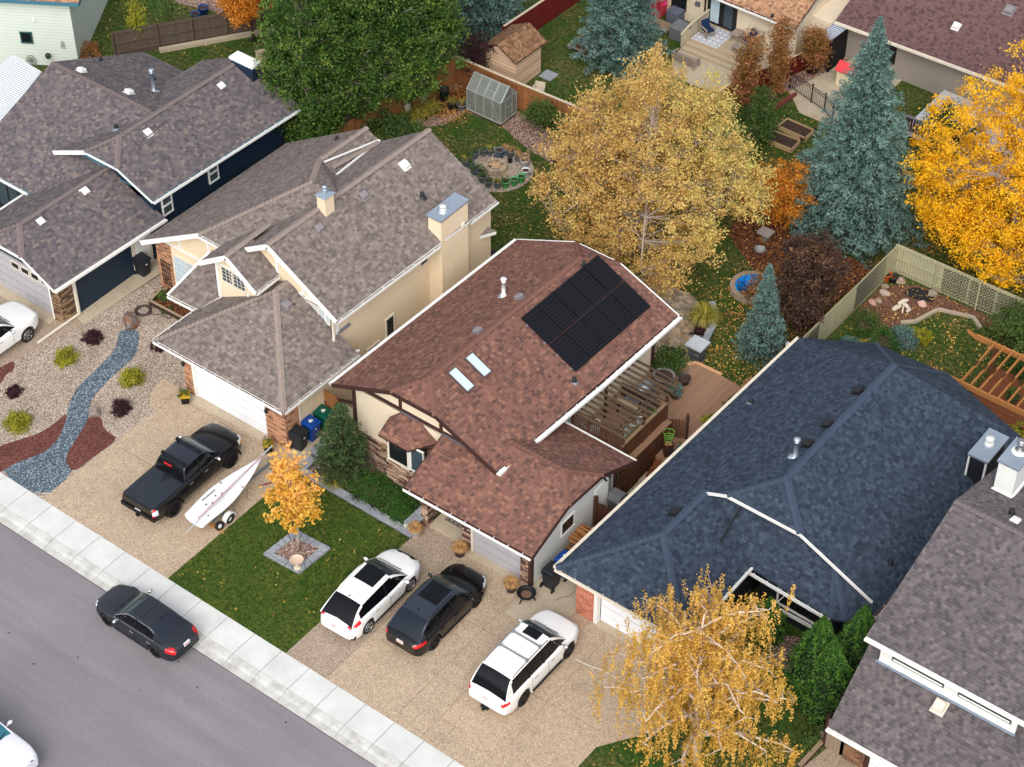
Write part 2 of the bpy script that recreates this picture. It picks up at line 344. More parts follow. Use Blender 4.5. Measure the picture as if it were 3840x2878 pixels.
def empty(name, loc=(0, 0, 0), rz=0, label=None, cat=None, group=None):
    o = bpy.data.objects.new(name, None); COL.objects.link(o); o.location = loc; o.rotation_euler = (0, 0, rz); o.empty_display_size = .3
    o.matrix_world = Matrix.Translation(Vector(loc)) @ Matrix.Rotation(rz, 4, 'Z')
    return tag(o, label, cat, group)
def local(o, root):
    """child built in the local frame of its root"""
    o.parent = root; o.matrix_parent_inverse = Matrix.Identity(4); return o
def dup(root, loc, rz=0, label=None, scale=None, group=None):
    r = root.copy(); COL.objects.link(r); r.location = loc; r.rotation_euler = (0, 0, rz)
    if scale: r.scale = scale if hasattr(scale, '__len__') else (scale,)*3
    if label: r['label'] = label
    if group: r['group'] = group
    for ch in list(root.children):
        c = ch.copy(); COL.objects.link(c); c.parent = r; c.matrix_parent_inverse = ch.matrix_parent_inverse
        for g in ch.children:
            d = g.copy(); COL.objects.link(d); d.parent = c; d.matrix_parent_inverse = g.matrix_parent_inverse
    return r
def struct(name, poly, z, mat, thick=0.0):
    b = MB()
    if thick: b.prism([p[:2] for p in poly], z-thick, z)
    else:
        n = len(poly); a = sum(poly[i][0]*poly[(i+1) % n][1]-poly[(i+1) % n][0]*poly[i][1] for i in range(n))
        pp = poly if a > 0 else poly[::-1]; b.add([(p[0], p[1], z) for p in pp], [tuple(range(n))])
    return tag(b.build(name, mat), kind='structure')
def slope_dir(f):
    p = [Vector(q) for q in f]; n = sum(((p[i].cross(p[(i+1) % len(p)])) for i in range(len(p))), Vector()); n.normalize()
    return n if n.z > 0 else -n
def roof(faces, mat, root, fascia, name='roof', th=.16):
    """shingled roof: top faces plus thickness down to the soffit"""
    V = []; idx = {}; F = []
    def vid(p):
        k = (round(p[0], 2), round(p[1], 2), round(p[2], 2))
        if k not in idx: idx[k] = len(V); V.append(p)
        return idx[k]
    for f in faces:
        p = [Vector(q) for q in f]; n = sum(((p[i].cross(p[(i+1) % len(p)])) for i in range(len(p))), Vector())
        F.append([vid(q) for q in (f if n.z > 0 else f[::-1])])
    ed = {}
    for f in F:
        for i in range(len(f)): ed[(f[i], f[(i+1) % len(f)])] = 1
    n = len(V); fs = [tuple(f) for f in F]; mi = [0]*len(F)
    for f in F: fs.append(tuple(i+n for i in f[::-1])); mi.append(1)
    for a, b in ed:
        if (b, a) not in ed: fs.append((a, a+n, b+n, b)); mi.append(1)
    return newobj(name, list(V)+[(v[0], v[1], v[2]-th) for v in V], fs, [mat, fascia], root, mi)
def caps(lines, mat, root, w=.3, name='ridge_cap', step=.22):
    """overlapping ridge shingles; each line is (p, q, nL, nR): folds over the two slopes"""
    rnd = random.Random(5); mat = M.get('cap_'+next((k for k in M if M[k] == mat), ''), mat)
    for p, q in lines:
        b = MB()
        p = Vector(p); q = Vector(q); L = (q-p).length; d = (q-p)/L; sd = d.cross(Vector((0, 0, 1))); sd.normalize(); u = sd.cross(d)
        n = max(1, int(L/step)); dr = -.055
        for i in range(n):
            a = p+d*(L*i/n); c = p+d*(L*(i+1)/n+.03); h0 = .03; h1 = .075
            ww = w/2+rnd.uniform(-.012, .012)
            b.add([a-sd*ww+u*(h0+dr), a+u*h0, a+sd*ww+u*(h0+dr), c-sd*ww+u*(h1+dr), c+u*h1, c+sd*ww+u*(h1+dr)], [(0, 1, 4, 3), (1, 2, 5, 4), (3, 4, 5)])
        b.build(name, mat, root)
def gutter(p, q, root, mat, out, name='gutter', debris=True, w=.11):
    """eave gutter: open trough beside the eave edge p-q, on the side given by out"""
    p = Vector(p); q = Vector(q); o = Vector(out).normalized(); b = MB()
    a0, a1 = p+o*.01, q+o*.01
    b.add([a0+Vector((0, 0, -.13)), a1+Vector((0, 0, -.13)), a1+o*w+Vector((0, 0, -.13)), a0+o*w+Vector((0, 0, -.13))], [(0, 1, 2, 3)])
    b.bar(a0+o*w+Vector((0, 0, -.07)), a1+o*w+Vector((0, 0, -.07)), .035, .13)
    b.m(1); b.bar(a0+o*w*.5+Vector((0, 0, -.075)), a1+o*w*.5+Vector((0, 0, -.075)), w*.9, .04)
    b.m(0); L = (q-p).length; n = int(L/.75)
    for i in range(n+1):
        c = p+(q-p)*(i+.4)/(n+1); b.bar(c+Vector((0, 0, -.015)), c+o*(w+.02)+Vector((0, 0, -.015)), .03, .02)
    return b.build(name, [mat, M['gutter'] if debris else mat], root)
def trimline(pts, root, mat, w=.06, h=.18, name='fascia', dz=-.09):
    b = MB()
    for a, c in zip(pts[:-1], pts[1:]): b.bar(Vector(a)+Vector((0, 0, dz)), Vector(c)+Vector((0, 0, dz)), w, h)
    return b.build(name, mat, root)
def vwall(pts, t, mat, root, name='wall'):
    return MB().slab(pts, t).build(name, mat, root)
def window(root, o, u, w, h, out, frame, glass, fw=.07, bars=(0, 0), name='window', split=None, proud=.035):
    """window on a wall: o = lower corner, u = unit vector along the wall, out = outward unit vector"""
    o = Vector(o); u = Vector(u).normalized(); out = Vector(out).normalized(); z = Vector((0, 0, 1)); b = MB()
    def rect(x0, z0, x1, z1, d0, d1):
        a = o+u*x0+z*z0; c = [a, a+u*(x1-x0), a+u*(x1-x0)+z*(z1-z0), a+z*(z1-z0)]
        b.slab([q+out*d0 for q in c], out*(d1-d0))
    rect(-fw, -fw, w+fw, 0, -.03, proud+.02); rect(-fw, h, w+fw, h+fw, -.03, proud+.01); rect(-fw, 0, 0, h, -.03, proud); rect(w, 0, w+fw, h, -.03, proud)
    for s_ in (split or []): rect(w*s_-.035, 0, w*s_+.035, h, -.03, proud)
    for i in range(bars[0]): x = w*(i+1)/(bars[0]+1); rect(x-.012, 0, x+.012, h, 0, proud-.015)
    for i in range(bars[1]): y = h*(i+1)/(bars[1]+1); rect(0, y-.012, w, y+.012, 0, proud-.018)
    f = b.build(name, frame, root); b = MB(); rect(0, 0, w, h, -.02, .008); g = b.build('pane', glass, f); return f
def onroof(pts3, face, h=0):
    """lift points onto the plane of a roof face and h above it"""
    p = [Vector(q) for q in face]; n = slope_dir(face); out = []
    for q in pts3:
        z = p[0].z - (n.x*(q[0]-p[0].x)+n.y*(q[1]-p[0].y))/n.z; out.append(Vector((q[0], q[1], z))+n*h)
    return out
def downspout(root, pts, mat, r=.05):
    b = MB()
    for a, c in zip(pts[:-1], pts[1:]): b.bar(a, c, r*1.6, r*1.6, up=(0, 1, .01))
    return b.build('downspout', mat, root)
def boxvent(root, p, face_n, mat, s=.36, h=.14, base=None, name='roof_vent'):
    """square turtle vent sitting on a slope"""
    p = Vector(p); n = Vector(face_n); hx = Vector((-n.y, n.x, 0)); hx.normalize(); up = n.cross(hx)
    if up.z < 0: up = -up
    b = MB(); fl = [p+hx*a*s*.62+up*c*s*.7 for a, c in ((-1, -1), (1, -1), (1, 1), (-1, 1))]; b.slab([q+n*.02 for q in fl], -n*.03)
    lo = [p+n*.02+hx*a*s*.4+up*c*s*.4 for a, c in ((-1, -1), (1, -1), (1, 1), (-1, 1))]; mi_ = [q+n*h*.5 for q in lo]
    b.add(lo+mi_, [(0, 1, 5, 4), (1, 2, 6, 5), (2, 3, 7, 6), (3, 0, 4, 7)])
    a = [p+n*h*.5+hx*i*s*.5+up*c*s*.5 for i, c in ((-1, -1), (1, -1), (1, 1), (-1, 1))]; t = [p+n*(h+.04)+hx*i*s*.4+up*c*s*.4 for i, c in ((-1, -1), (1, -1), (1, 1), (-1, 1))]
    c_ = [q+n*(h*.35) for q in a]
    b.add(a+c_+t, [(3, 2, 1, 0), (0, 1, 5, 4), (1, 2, 6, 5), (2, 3, 7, 6), (3, 0, 4, 7), (4, 5, 9, 8), (5, 6, 10, 9), (6, 7, 11, 10), (7, 4, 8, 11), (8, 9, 10, 11)])
    return b.build(name, mat, root)
def pipe(root, p, h, r, mat, flash=None, name='vent_pipe', cap=False):
    b = MB(); p = Vector(p); b.lathe(p+Vector((0, 0, -.15)), [(r*1.7, 0), (r*1.5, .22), (r, .26), (r, h+.15), (r*.72, h+.15), (r*.72, h-.05)] if not cap else [(r*1.7, 0), (r*1.5, .22), (r, .26), (r, h), (r*1.15, h), (r*1.15, h+.05), (r*.9, h+.05), (r*.9, h+.12), (r*1.55, h+.14), (r*1.5, h+.2), (0, h+.24)], 12)
    o = b.build(name, mat, root, True)
    if flash: MB().lathe(p+Vector((0, 0, -.1)), [(r*3, 0), (r*1.6, .14)], 12).build('flashing', flash, o)
    return o
def text(root, s_, loc, rot, size, mat, name='lettering', ext=.004):
    cu = bpy.data.curves.new(name, 'FONT'); cu.body = s_; cu.size = size; cu.extrude = ext; cu.align_x = 'CENTER'; cu.align_y = 'CENTER'; cu.resolution_u = 2
    o = bpy.data.objects.new(name, cu); COL.objects.link(o); bpy.context.view_layer.update()
    me = bpy.data.meshes.new_from_object(o); bpy.data.objects.remove(o); me.materials.clear(); me.materials.append(mat)
    o = bpy.data.objects.new(name, me); COL.objects.link(o); o.location = loc; o.rotation_euler = rot
    if root is not None: o.parent = root
    return o
# ---------------- vegetation ----------------
def leafcloud(name, C, mat, root, size=.09, asp=.6, seed=0, tone=None, up=.35, axis=None):
    """one small folded quad per leaf at the points C"""
    rng = np.random.default_rng(seed); n = len(C); C = np.asarray(C, float)
    nrm = rng.normal(size=(n, 3)); nrm[:, 2] = np.abs(nrm[:, 2])+up; nrm /= np.linalg.norm(nrm, axis=1)[:, None]
    a = rng.normal(size=(n, 3)) if axis is None else axis+rng.normal(size=(n, 3))*.35
    a -= nrm*(a*nrm).sum(1)[:, None]; a /= np.linalg.norm(a, axis=1)[:, None]; b = np.cross(nrm, a)
    s = size*rng.uniform(.65, 1.3, n)[:, None]
    V = np.empty((n, 4, 3)); V[:, 0] = C-a*s; V[:, 1] = C+b*s*asp-nrm*s*.15; V[:, 2] = C+a*s; V[:, 3] = C-b*s*asp-nrm*s*.15
    me = bpy.data.meshes.new(name); me.vertices.add(4*n); me.loops.add(4*n); me.polygons.add(n)
    me.vertices.foreach_set('co', V.astype(np.float32).ravel()); me.loops.foreach_set('vertex_index', np.arange(4*n, dtype=np.int32))
    me.polygons.foreach_set('loop_start', np.arange(0, 4*n, 4, dtype=np.int32)); me.update(calc_edges=True)
    at = me.attributes.new('tone', 'FLOAT', 'FACE'); t = tone if tone is not None else rng.random(n)
    at.data.foreach_set('value', np.clip(t, 0, 1).astype(np.float32)); me.materials.append(mat)
    o = bpy.data.objects.new(name, me); COL.objects.link(o)
    if root is not None: o.parent = root; o.matrix_parent_inverse = root.matrix_world.inverted()
    return o
def inside(rng, n, ells, shell=.5):
    """points in a union of ellipsoids (cx,cy,cz,rx,ry,rz), pushed towards the surface"""
    w = np.array([e[3]*e[4]*e[5] for e in ells])**.7; k = rng.choice(len(ells), n, p=w/w.sum()); E = np.array(ells)[k]
    d = rng.normal(size=(n, 3)); d /= np.linalg.norm(d, axis=1)[:, None]; r = rng.random(n)**shell
    return E[:, :3]+d*r[:, None]*E[:, 3:6]
def skeleton(rng, base, h0, tips, nl=9, r0=.18, bend=.25, trunk_top=None, n1=6, lean=None):
    """trunk, nl limbs, a twig to each tip"""
    b = MB(); base = np.array(base, float); c = tips.mean(0); top = np.array(trunk_top if trunk_top is not None else (c[0], c[1], tips[:, 2].max()*.8+base[2]*.2))
    T = [base+(top-base)*t+np.array([math.sin(t*5)*.06, math.cos(t*4)*.06, 0])*(t > 0) for t in np.linspace(0, 1, 7)]
    b.tube([Vector(p) for p in T], [r0*1.25]+[r0*(1-.8*t) for t in np.linspace(0, 1, 7)[1:]], 8)
    sel = rng.choice(len(tips), min(nl*4, len(tips)), replace=False); limbs = []
    L = tips[sel]; keep = []
    for p in L:
        if all(np.linalg.norm(p-q) > np.linalg.norm(tips.max(0)-tips.min(0))/nl**.6*.42 for q in keep): keep.append(p)
        if len(keep) >= nl: break
    nodes = []
    for e in keep:
        t = np.clip(h0+(1-h0)*rng.random()*.75, 0, .95); s = base+(top-base)*t; pts = []
        for u in np.linspace(0, 1, 5):
            q = s+(e-s)*u+np.array([0, 0, 1])*bend*math.sin(PI*u)*np.linalg.norm(e-s)*.35+rng.normal(size=3)*.07*(0 < u < 1); pts.append(q)
        rr = r0*(1-.8*t)*.62; b.tube([Vector(p) for p in pts], [rr, rr*.8, rr*.6, rr*.42, rr*.22], n1); nodes += [(p, rr*k) for p, k in zip(pts[1:], (.7, .5, .36, .2))]
    NP = np.array([p for p, _ in nodes]); NR = [r for _, r in nodes]
    for e in tips:
        d = np.linalg.norm(NP-e, axis=1)+np.maximum(0, NP[:, 2]-e[2])*.8; i = int(d.argmin()); s = NP[i]
        m1 = s+(e-s)*.5+rng.normal(size=3)*.08+np.array([0, 0, .06]); r = min(NR[i]*.6, .03)
        b.tube([Vector(s), Vector(m1), Vector(e)], [r, r*.7, r*.3], 3, False)
    return b
def shoots_(rng, tips, n, L, c):
    """long upright leafy shoots that break the outline"""
    s = tips[rng.choice(len(tips), n)]; d = s-c; d /= np.linalg.norm(d, axis=1)[:, None]+1e-6; d[:, 2] = np.abs(d[:, 2])+.7; d /= np.linalg.norm(d, axis=1)[:, None]
    u = rng.random((n, 22)); ln = (rng.uniform(.4, 1, n)*L)[:, None]; return (s[:, None, :]+d[:, None, :]*(u*ln)[..., None]+rng.normal(size=(n, 22, 3))*.07*(1.1-u[..., None])).reshape(-1, 3), [(s[i], s[i]+d[i]*ln[i, 0]) for i in range(n)]
def broadleaf(root, base, ells, ntips, per, mat, bark, size=.09, seed=1, h0=.3, r0=.2, spread=.35, nl=9, tonef=None, shell=.5, asp=.6, zmin=None, up=.35, shift=None, bend=.25, fl=1., shoots=0, sl_=1.):
    rng = np.random.default_rng(seed); tips = inside(rng, ntips, ells, shell)
    if zmin is not None: tips = tips[tips[:, 2] > zmin]
    sk = skeleton(rng, base, h0, tips, nl, r0, bend)
    if shoots:
        SQ, SE = shoots_(rng, tips, shoots, sl_, tips.mean(0)-np.array([0, 0, 1.5]))
        for a_, e_ in SE: sk.tube([Vector(a_), Vector(e_)], [.009, .003], 3, False)
    sk.build('trunk', bark, root, True)
    n = len(tips)*per; k = np.repeat(np.arange(len(tips)), per)
    off = rng.normal(size=(n, 3))*spread*np.array([1, 1, .75*fl])*rng.uniform(.5, 1.2, (len(tips), 1))[k]
    P_ = tips[k]+off; ct = rng.random(len(tips)); tone = ct[k]*.5+rng.random(n)*.5
    if shoots: P_ = np.concatenate([P_, SQ]); tone = np.concatenate([tone, rng.random(len(SQ))])
    if tonef is not None: tone = tonef(P_, tone, rng)
    ok = P_[:, 2] > .05; return leafcloud('crown', P_[ok], mat, root, size, asp, seed, tone[ok], up)
def spruce(root, base, h, rad, mat, seed=1, levels=26, size=.085, top=.0, per=34, bark=None, zlow=.25, droop=.15, power=.8, dens=1.):
    """whorled conifer: each bough carries short needle shoots along its sides"""
    rng = np.random.default_rng(seed); b = MB(); bx, by, bz = base
    b.tube([(bx, by, bz), (bx, by, bz+h*.5), (bx, by, bz+h*.985)], [rad*.06+.05, rad*.04+.02, .02], 7)
    P_ = []; A = []; T = []
    zs = np.linspace(0, 1, levels)
    for li, t in enumerate(zs):
        z = bz+zlow*h*0+zlow+(h-zlow)*t**.92; R = rad*(1-t)**power*(1+.12*math.sin(li*2.3))+.05; nb = max(5, int((9+R*4.2)*dens))
        for k in range(nb):
            a = 2*PI*(k+rng.random()*.8)/nb+li*.7; Lb = R*rng.uniform(.72, 1.12); dr = -droop*Lb*rng.uniform(.5, 1.4)*(1-t*.9)
            d = np.array([math.cos(a), math.sin(a), 0]); s = np.array([bx, by, z]); e = s+d*Lb+np.array([0, 0, dr+Lb*.12*(t > .8)])
            if k % 2 == 0 and Lb > .5: b.tube([Vector(s), Vector(s+(e-s)*.5+np.array([0, 0, .04])), Vector(e)], [.03, .02, .008], 3, False)
            m = int(per*max(.25, Lb/1.6)); u = rng.random(m)**.55
            side = rng.uniform(-1, 1, m)*np.minimum(.42*(1.12-u)*Lb**.7+.06, .42); perp = np.array([-d[1], d[0], 0])
            q = s+(e-s)*u[:, None]+perp*side[:, None]; q[:, 2] += rng.normal(size=m)*.05+(1-np.abs(side)*1.5)*.05
            ax = d*.8+perp*np.sign(side)[:, None]*.7+np.array([0, 0, .25]); P_.append(q); A.append(ax); T.append(np.full(m, rng.random()*.35)+u*.4+rng.random(m)*.25)
    P_ = np.concatenate(P_); A = np.concatenate(A); T = np.concatenate(T)
    # leader and shoots
    for i in range(int(26+rad*12)):
        z = bz+h*(1-.12*rng.random()**1.5); a = rng.random()*6.28; r = (bz+h-z)*rad/h*.9; P_ = np.vstack([P_, [[bx+r*math.cos(a), by+r*math.sin(a), z]]]); A = np.vstack([A, [[.2*math.cos(a), .2*math.sin(a), 1]]]); T = np.append(T, .9)
    b.build('trunk', bark or M['bark_d'], root, True)
    k = np.repeat(np.arange(len(P_)), 3); rng2 = np.random.default_rng(seed+9)
    Q = P_[k]+rng2.normal(size=(len(k), 3))*size*.42; AX = A[k]+rng2.normal(size=(len(k), 3))*.55
    return leafcloud('crown', Q, mat, root, size, .26, seed, T[k], .5, AX)
def tuft(root, name, c, n, L, mat, seed=0, spread=1., lift=1., w=.012, curl=.6, tone=None):
    """bunch of arching blades"""
    rng = random.Random(seed); vs = []; fs = []; tn = []
    for i in range(n):
        a = rng.uniform(0, 2*PI); l = L*rng.uniform(.6, 1.1); r = rng.random()*.25*spread; d = Vector((math.cos(a), math.sin(a), 0)); p = Vector(c)+d*r*L*.4; sd = Vector((-d.y, d.x, 0))*w
        q1 = p+d*l*.25*spread+Vector((0, 0, l*.6*lift)); q2 = p+d*l*.6*spread+Vector((0, 0, l*(.6*lift-.1*curl+.1))); q3 = p+d*l*.95*spread+Vector((0, 0, l*(.6*lift-.5*curl)))
        b = len(vs); vs += [p-sd, p+sd, q1-sd, q1+sd, q2-sd*.8, q2+sd*.8, q3]; fs += [(b, b+1, b+3, b+2), (b+2, b+3, b+5, b+4), (b+4, b+5, b+6)]; tn += [rng.random()]*3
    me = bpy.data.meshes.new(name); me.from_pydata([tuple(v) for v in vs], [], fs); at = me.attributes.new('tone', 'FLOAT', 'FACE'); at.data.foreach_set('value', tn); me.materials.append(mat)
    o = bpy.data.objects.new(name, me); COL.objects.link(o)
    if root is not None: o.parent = root; o.matrix_parent_inverse = root.matrix_world.inverted()
    return o
def shrub(root, c, r, mat, n=1500, size=.05, seed=0, asp=.5, up=.3, fl=.8, name='foliage', shell=.35):
    rng = np.random.default_rng(seed); nt_ = max(12, n//40); rr = r if hasattr(r, '__len__') else (r, r, r*fl)
    tips = inside(rng, nt_, [(c[0], c[1], c[2], *rr)], shell); tips[:, 2] = np.abs(tips[:, 2]-c[2])+c[2]
    k = np.repeat(np.arange(nt_), n//nt_); P_ = tips[k]+rng.normal(size=(len(k), 3))*min(rr)*.16
    ax = (P_-np.array([c[0], c[1], c[2]-.2])); ax /= np.linalg.norm(ax, axis=1)[:, None]+1e-6
    tone = rng.random(nt_)[k]*.45+rng.random(len(k))*.55
    return leafcloud(name, P_, mat, root, size, asp, seed, tone, up, ax)
LM = {}
LM['poplar'] = leafmat('poplar_leaves', [(0, (34, 62, 22)), (.35, (62, 94, 36)), (.7, (104, 128, 52)), (.9, (152, 154, 66)), (1, (182, 170, 78))])
LM['yellow'] = leafmat('golden_leaves', [(0, (166, 128, 68)), (.25, (200, 160, 92)), (.5, (214, 184, 108)), (.75, (202, 188, 108)), (1, (166, 172, 100))], .3)
LM['ash'] = leafmat('ash_leaves', [(0, (206, 152, 20)), (.3, (234, 180, 24)), (.65, (246, 198, 36)), (1, (240, 184, 84))], .35)
LM['birch'] = leafmat('birch_leaves', [(0, (146, 130, 48)), (.3, (194, 152, 62)), (.7, (224, 180, 88)), (1, (238, 202, 118))], .3)
LM['maple'] = leafmat('young_maple_leaves', [(0, (206, 158, 44)), (.4, (232, 186, 74)), (.75, (240, 190, 112)), (1, (236, 156, 118))], .35)
LM['bspruce'] = leafmat('blue_spruce_needles', [(0, (50, 74, 66)), (.4, (76, 106, 98)), (.75, (108, 138, 130)), (1, (142, 168, 158))], .1)
LM['pine'] = leafmat('green_pine_needles', [(0, (34, 50, 30)), (.5, (56, 78, 44)), (1, (88, 110, 58))], .1)
LM['cedar'] = leafmat('cedar_foliage', [(0, (38, 70, 24)), (.5, (64, 104, 36)), (1, (98, 136, 50))], .1)
LM['juniper'] = leafmat('juniper_foliage', [(0, (34, 62, 24)), (.5, (54, 90, 32)), (1, (82, 120, 44))], .1)
LM['lime'] = leafmat('lime_foliage', [(0, (88, 92, 22)), (.4, (132, 134, 32)), (.75, (172, 168, 48)), (1, (190, 166, 70))], .2)
LM['barberry'] = leafmat('dark_purple_leaves', [(0, (30, 16, 22)), (.5, (52, 26, 34)), (1, (84, 40, 48))], .1)
LM['purple'] = leafmat('bronze_leaves', [(0, (42, 32, 32)), (.5, (72, 52, 44)), (.85, (106, 78, 54)), (1, (140, 100, 66))], .15)
LM['orange'] = leafmat('orange_leaves', [(0, (170, 100, 30)), (.5, (206, 132, 40)), (1, (224, 158, 66))], .3)
LM['rust'] = leafmat('rust_leaves', [(0, (86, 80, 36)), (.35, (136, 98, 48)), (.75, (164, 112, 68)), (1, (214, 136, 108))], .25)
LM['greenmix'] = leafmat('green_mixed_leaves', [(0, (38, 62, 28)), (.5, (72, 98, 42)), (1, (116, 128, 62))], .2)
LM['red'] = leafmat('crimson_leaves', [(0, (90, 30, 34)), (.5, (140, 50, 48)), (1, (180, 84, 70))], .25)
LM['vred'] = leafmat('scarlet_leaves', [(0, (160, 24, 36)), (.5, (206, 40, 50)), (1, (230, 80, 76))], .25)
LM['dry'] = leafmat('dry_grass_blades', [(0, (140, 100, 58)), (.5, (178, 136, 84)), (1, (206, 168, 116))], .2)
LM['daylily'] = leafmat('yellowing_blades', [(0, (84, 100, 34)), (.5, (140, 136, 50)), (1, (196, 170, 80))], .2)
LM['bluegreen'] = leafmat('blue_green_foliage', [(0, (60, 88, 84)), (.5, (92, 124, 118)), (1, (128, 156, 146))], .15)
LM['litter'] = leafmat('fallen_leaf', [(0, (140, 92, 40)), (.4, (196, 140, 60)), (.8, (214, 178, 90)), (1, (222, 202, 130))], .1)
LM['litter_b'] = leafmat('fallen_leaf_brown', [(0, (110, 66, 40)), (.5, (156, 100, 56)), (1, (190, 134, 76))], .1)

# ---------------- the setting ----------------
struct('ground', [(-160, -120), (160, -120), (160, 220), (-160, 220)], -.14, M['grass_back'])
struct('lots_ground', [(-90, -.02), (90, -.02), (90, 120), (-90, 120)], 0, M['grass_back'], .1)
struct('road', [(-120, -40), (120, -40), (120, -2), (-120, -2)], -.1, M['road'])
# pavement with rolled kerb, one mesh: slabs with joints
b = MB(); x = -70.0
while x < 70:
    b.m(0); b.box(x+.014, -1.32, -.1, x+1.486, 0, .03)
    b.m(1); b.add([(x+.008, -1.33, .03), (x+1.492, -1.33, .03), (x+1.492, -1.58, -.01), (x+.008, -1.58, -.01), (x+.008, -1.72, -.07), (x+1.492, -1.72, -.07), (x+.008, -2.02, -.088), (x+1.492, -2.02, -.088)], [(0, 2, 1) if False else (3, 2, 1, 0), (4, 5, 2, 3), (6, 7, 5, 4)])
    x += 1.5
b.m(2); b.box(-70, -1.33, -.12, 70, -.01, .018); b.box(-70, -2.0, -.12, 70, -1.34, -.095)
tag(b.build('pavement', [M['walk'], M['kerb'], P('joint_grey', (120, 122, 124), .9)]), kind='structure')
tag(MB().box(-70, -2.05, -.1, 70, -2.02, -.096).build('gutter_seam', P('seam', (84, 70, 68))), kind='structure')
Z1 = .02
struct('driveway', [(-7.62, 0), (0, 0), (0, 9.0), (-1.1, 9.0), (-1.1, 8.9), (-8.9, 8.9), (-8.85, 8.3), (-8.6, 7.72), (-8.15, 7.2), (-7.65, 7.17)], Z1, M['agg'], .05)
struct('driveway', [(6.7, 0), (8.86, 0), (8.86, 9.1), (6.7, 9.1)], Z1, M['agg_grey'], .05)
struct('driveway', [(8.87, 0), (19.5, 0), (19.55, 3.9), (21.0, 6.0), (21, 9.3), (8.87, 9.3)], Z1, M['agg'], .05)
struct('driveway', [(-30, 0), (-18, 0), (-15.95, 3.2), (-15.51,4.73,0.00)[:2], (-15.1, 7.0), (-14.6, 9.25), (-15.3, 9.4), (-30, 9.4)], Z1, M['agg_grey'], .05)
struct('driveway', [(26.4, 0), (40, 0), (40, 9.4), (26.8, 9.4), (26.5, 7.9)], Z1, M['agg_grey'], .05)
# joints in the big driveway
b = MB()
for p, q in [((12.33,0.04,0.02), (12.32,5.95,0.02)), ((12.32,5.95,0.02), (12.36,8.44,0.02)), ((13.77,0.02,0.02), (13.77,2.93,0.02)), ((13.77,2.93,0.02), (13.80,3.61,0.02)), ((16.70,4.49,0.02), (16.68,8.56,0.02)), ((16.76,1.90,0.02), (16.70,4.49,0.02)),
             ((11.50,2.91,0.02), (13.77,2.93,0.02)), ((12.32,5.95,0.02), (13.60,5.96,0.02)), ((13.08,8.99,0.02), (14.72,9.07,0.02)), ((15.99,4.48,0.02), (19.21,4.59,0.02)), ((9.30,2.91,0.02), (11.50,2.91,0.02)), ((11.26,5.88,0.02), (12.32,5.95,0.02)),
             ((13.81,1.29,0.02), (14.55,1.32,0.02)), ((14.55,1.32,0.02), (14.55,-0.01,0.02)), ((13.01,-0.00,0.02), (13.04,1.30,0.02)), ((12.34,7.54,0.02), (12.37,8.75,0.02)), ((13.08,8.99,0.02), (13.76,9.01,0.02)), ((13.82,8.38,0.02), (13.84,9.24,0.02))]:
    b.bar(p, q, .018, .004)
for p, q in [((-5.08,2.14,0.02), (-5.25,4.41,0.02)), ((-7.07,4.41,0.02), (-5.25,4.41,0.02)), ((-5.12,8.03,0.02), (-5.15,8.86,0.02)), ((-7.63,7.15,0.02), (-7.76,8.63,0.02)), ((-7.6, 8.35, .024), (-2, 8.35, .024)), ((-0.36,4.43,0.02), (-0.00,4.43,0.02))]: b.bar(p, q, .022, .004)
tag(b.build('driveway_joints', P('joint', (128, 108, 88), .9)), kind='structure')
b = MB(); rnd = random.Random(4)
pts = [Vector(p) for p in ((16.28,6.97,0.03), (16.71,7.00,0.03), (17.04,7.04,0.03), (17.39,7.15,0.03), (17.88,7.18,0.03), (18.47,7.15,0.03))]
for a, c in zip(pts[:-1], pts[1:]): b.bar(a, c, .04, .004)
pts = [Vector(p) for p in ((13.78,9.02,0.03), (13.88,9.27,0.03), (14.11,9.56,0.03), (14.11,9.95,0.03))]
tag(b.build('sealed_crack', P('seal', (222, 214, 200), .8)), kind='structure')
tag(MB().tube(pts, .012, 4).build('driveway_crack', M['dark']), kind='structure')
struct('concrete_apron', [(12.5, 7.2), (14.9, 7.0), (14.8, 9.1), (14.3, 13.2), (12.52, 13.2), (12.52, 9.1)], .03, M['conc'], .04)
struct('garage_threshold', [(-7.3, 8.55), (-1.9, 8.55), (-1.9, 9.0), (-7.3, 9.0)], .035, M['conc'], .04)
struct('garage_threshold', [(9.2, 8.75), (11.9, 8.75), (11.9, 9.3), (9.2, 9.3)], .035, M['conc'], .04)
struct('garage_threshold', [(-21, 8.3), (-15.95, 8.3), (-15.95, 8.9), (-21, 8.9)], .035, M['conc'], .04)
struct('garage_threshold', [(15.75, 8.9), (20.2, 8.9), (20.2, 9.4), (15.75, 9.4)], .035, M['conc'], .04)
struct('side_path', [(-15.51,9.49,0.03)[:2], (-14.61,9.26,0.03)[:2], (-14.37,14.62,0.03)[:2], (-14.6, 20), (-15.4, 20)], .03, M['conc'], .05)
struct('side_path', [(-1.1, 9.0), (-.0, 9.0), (.0, 24), (-1.1, 24)], .03, M['conc'], .05)
struct('side_path', [(12.55, 13.2), (14.15, 13.2), (14.2, 17.6), (12.6, 17.6)], .045, M['conc'], .05)
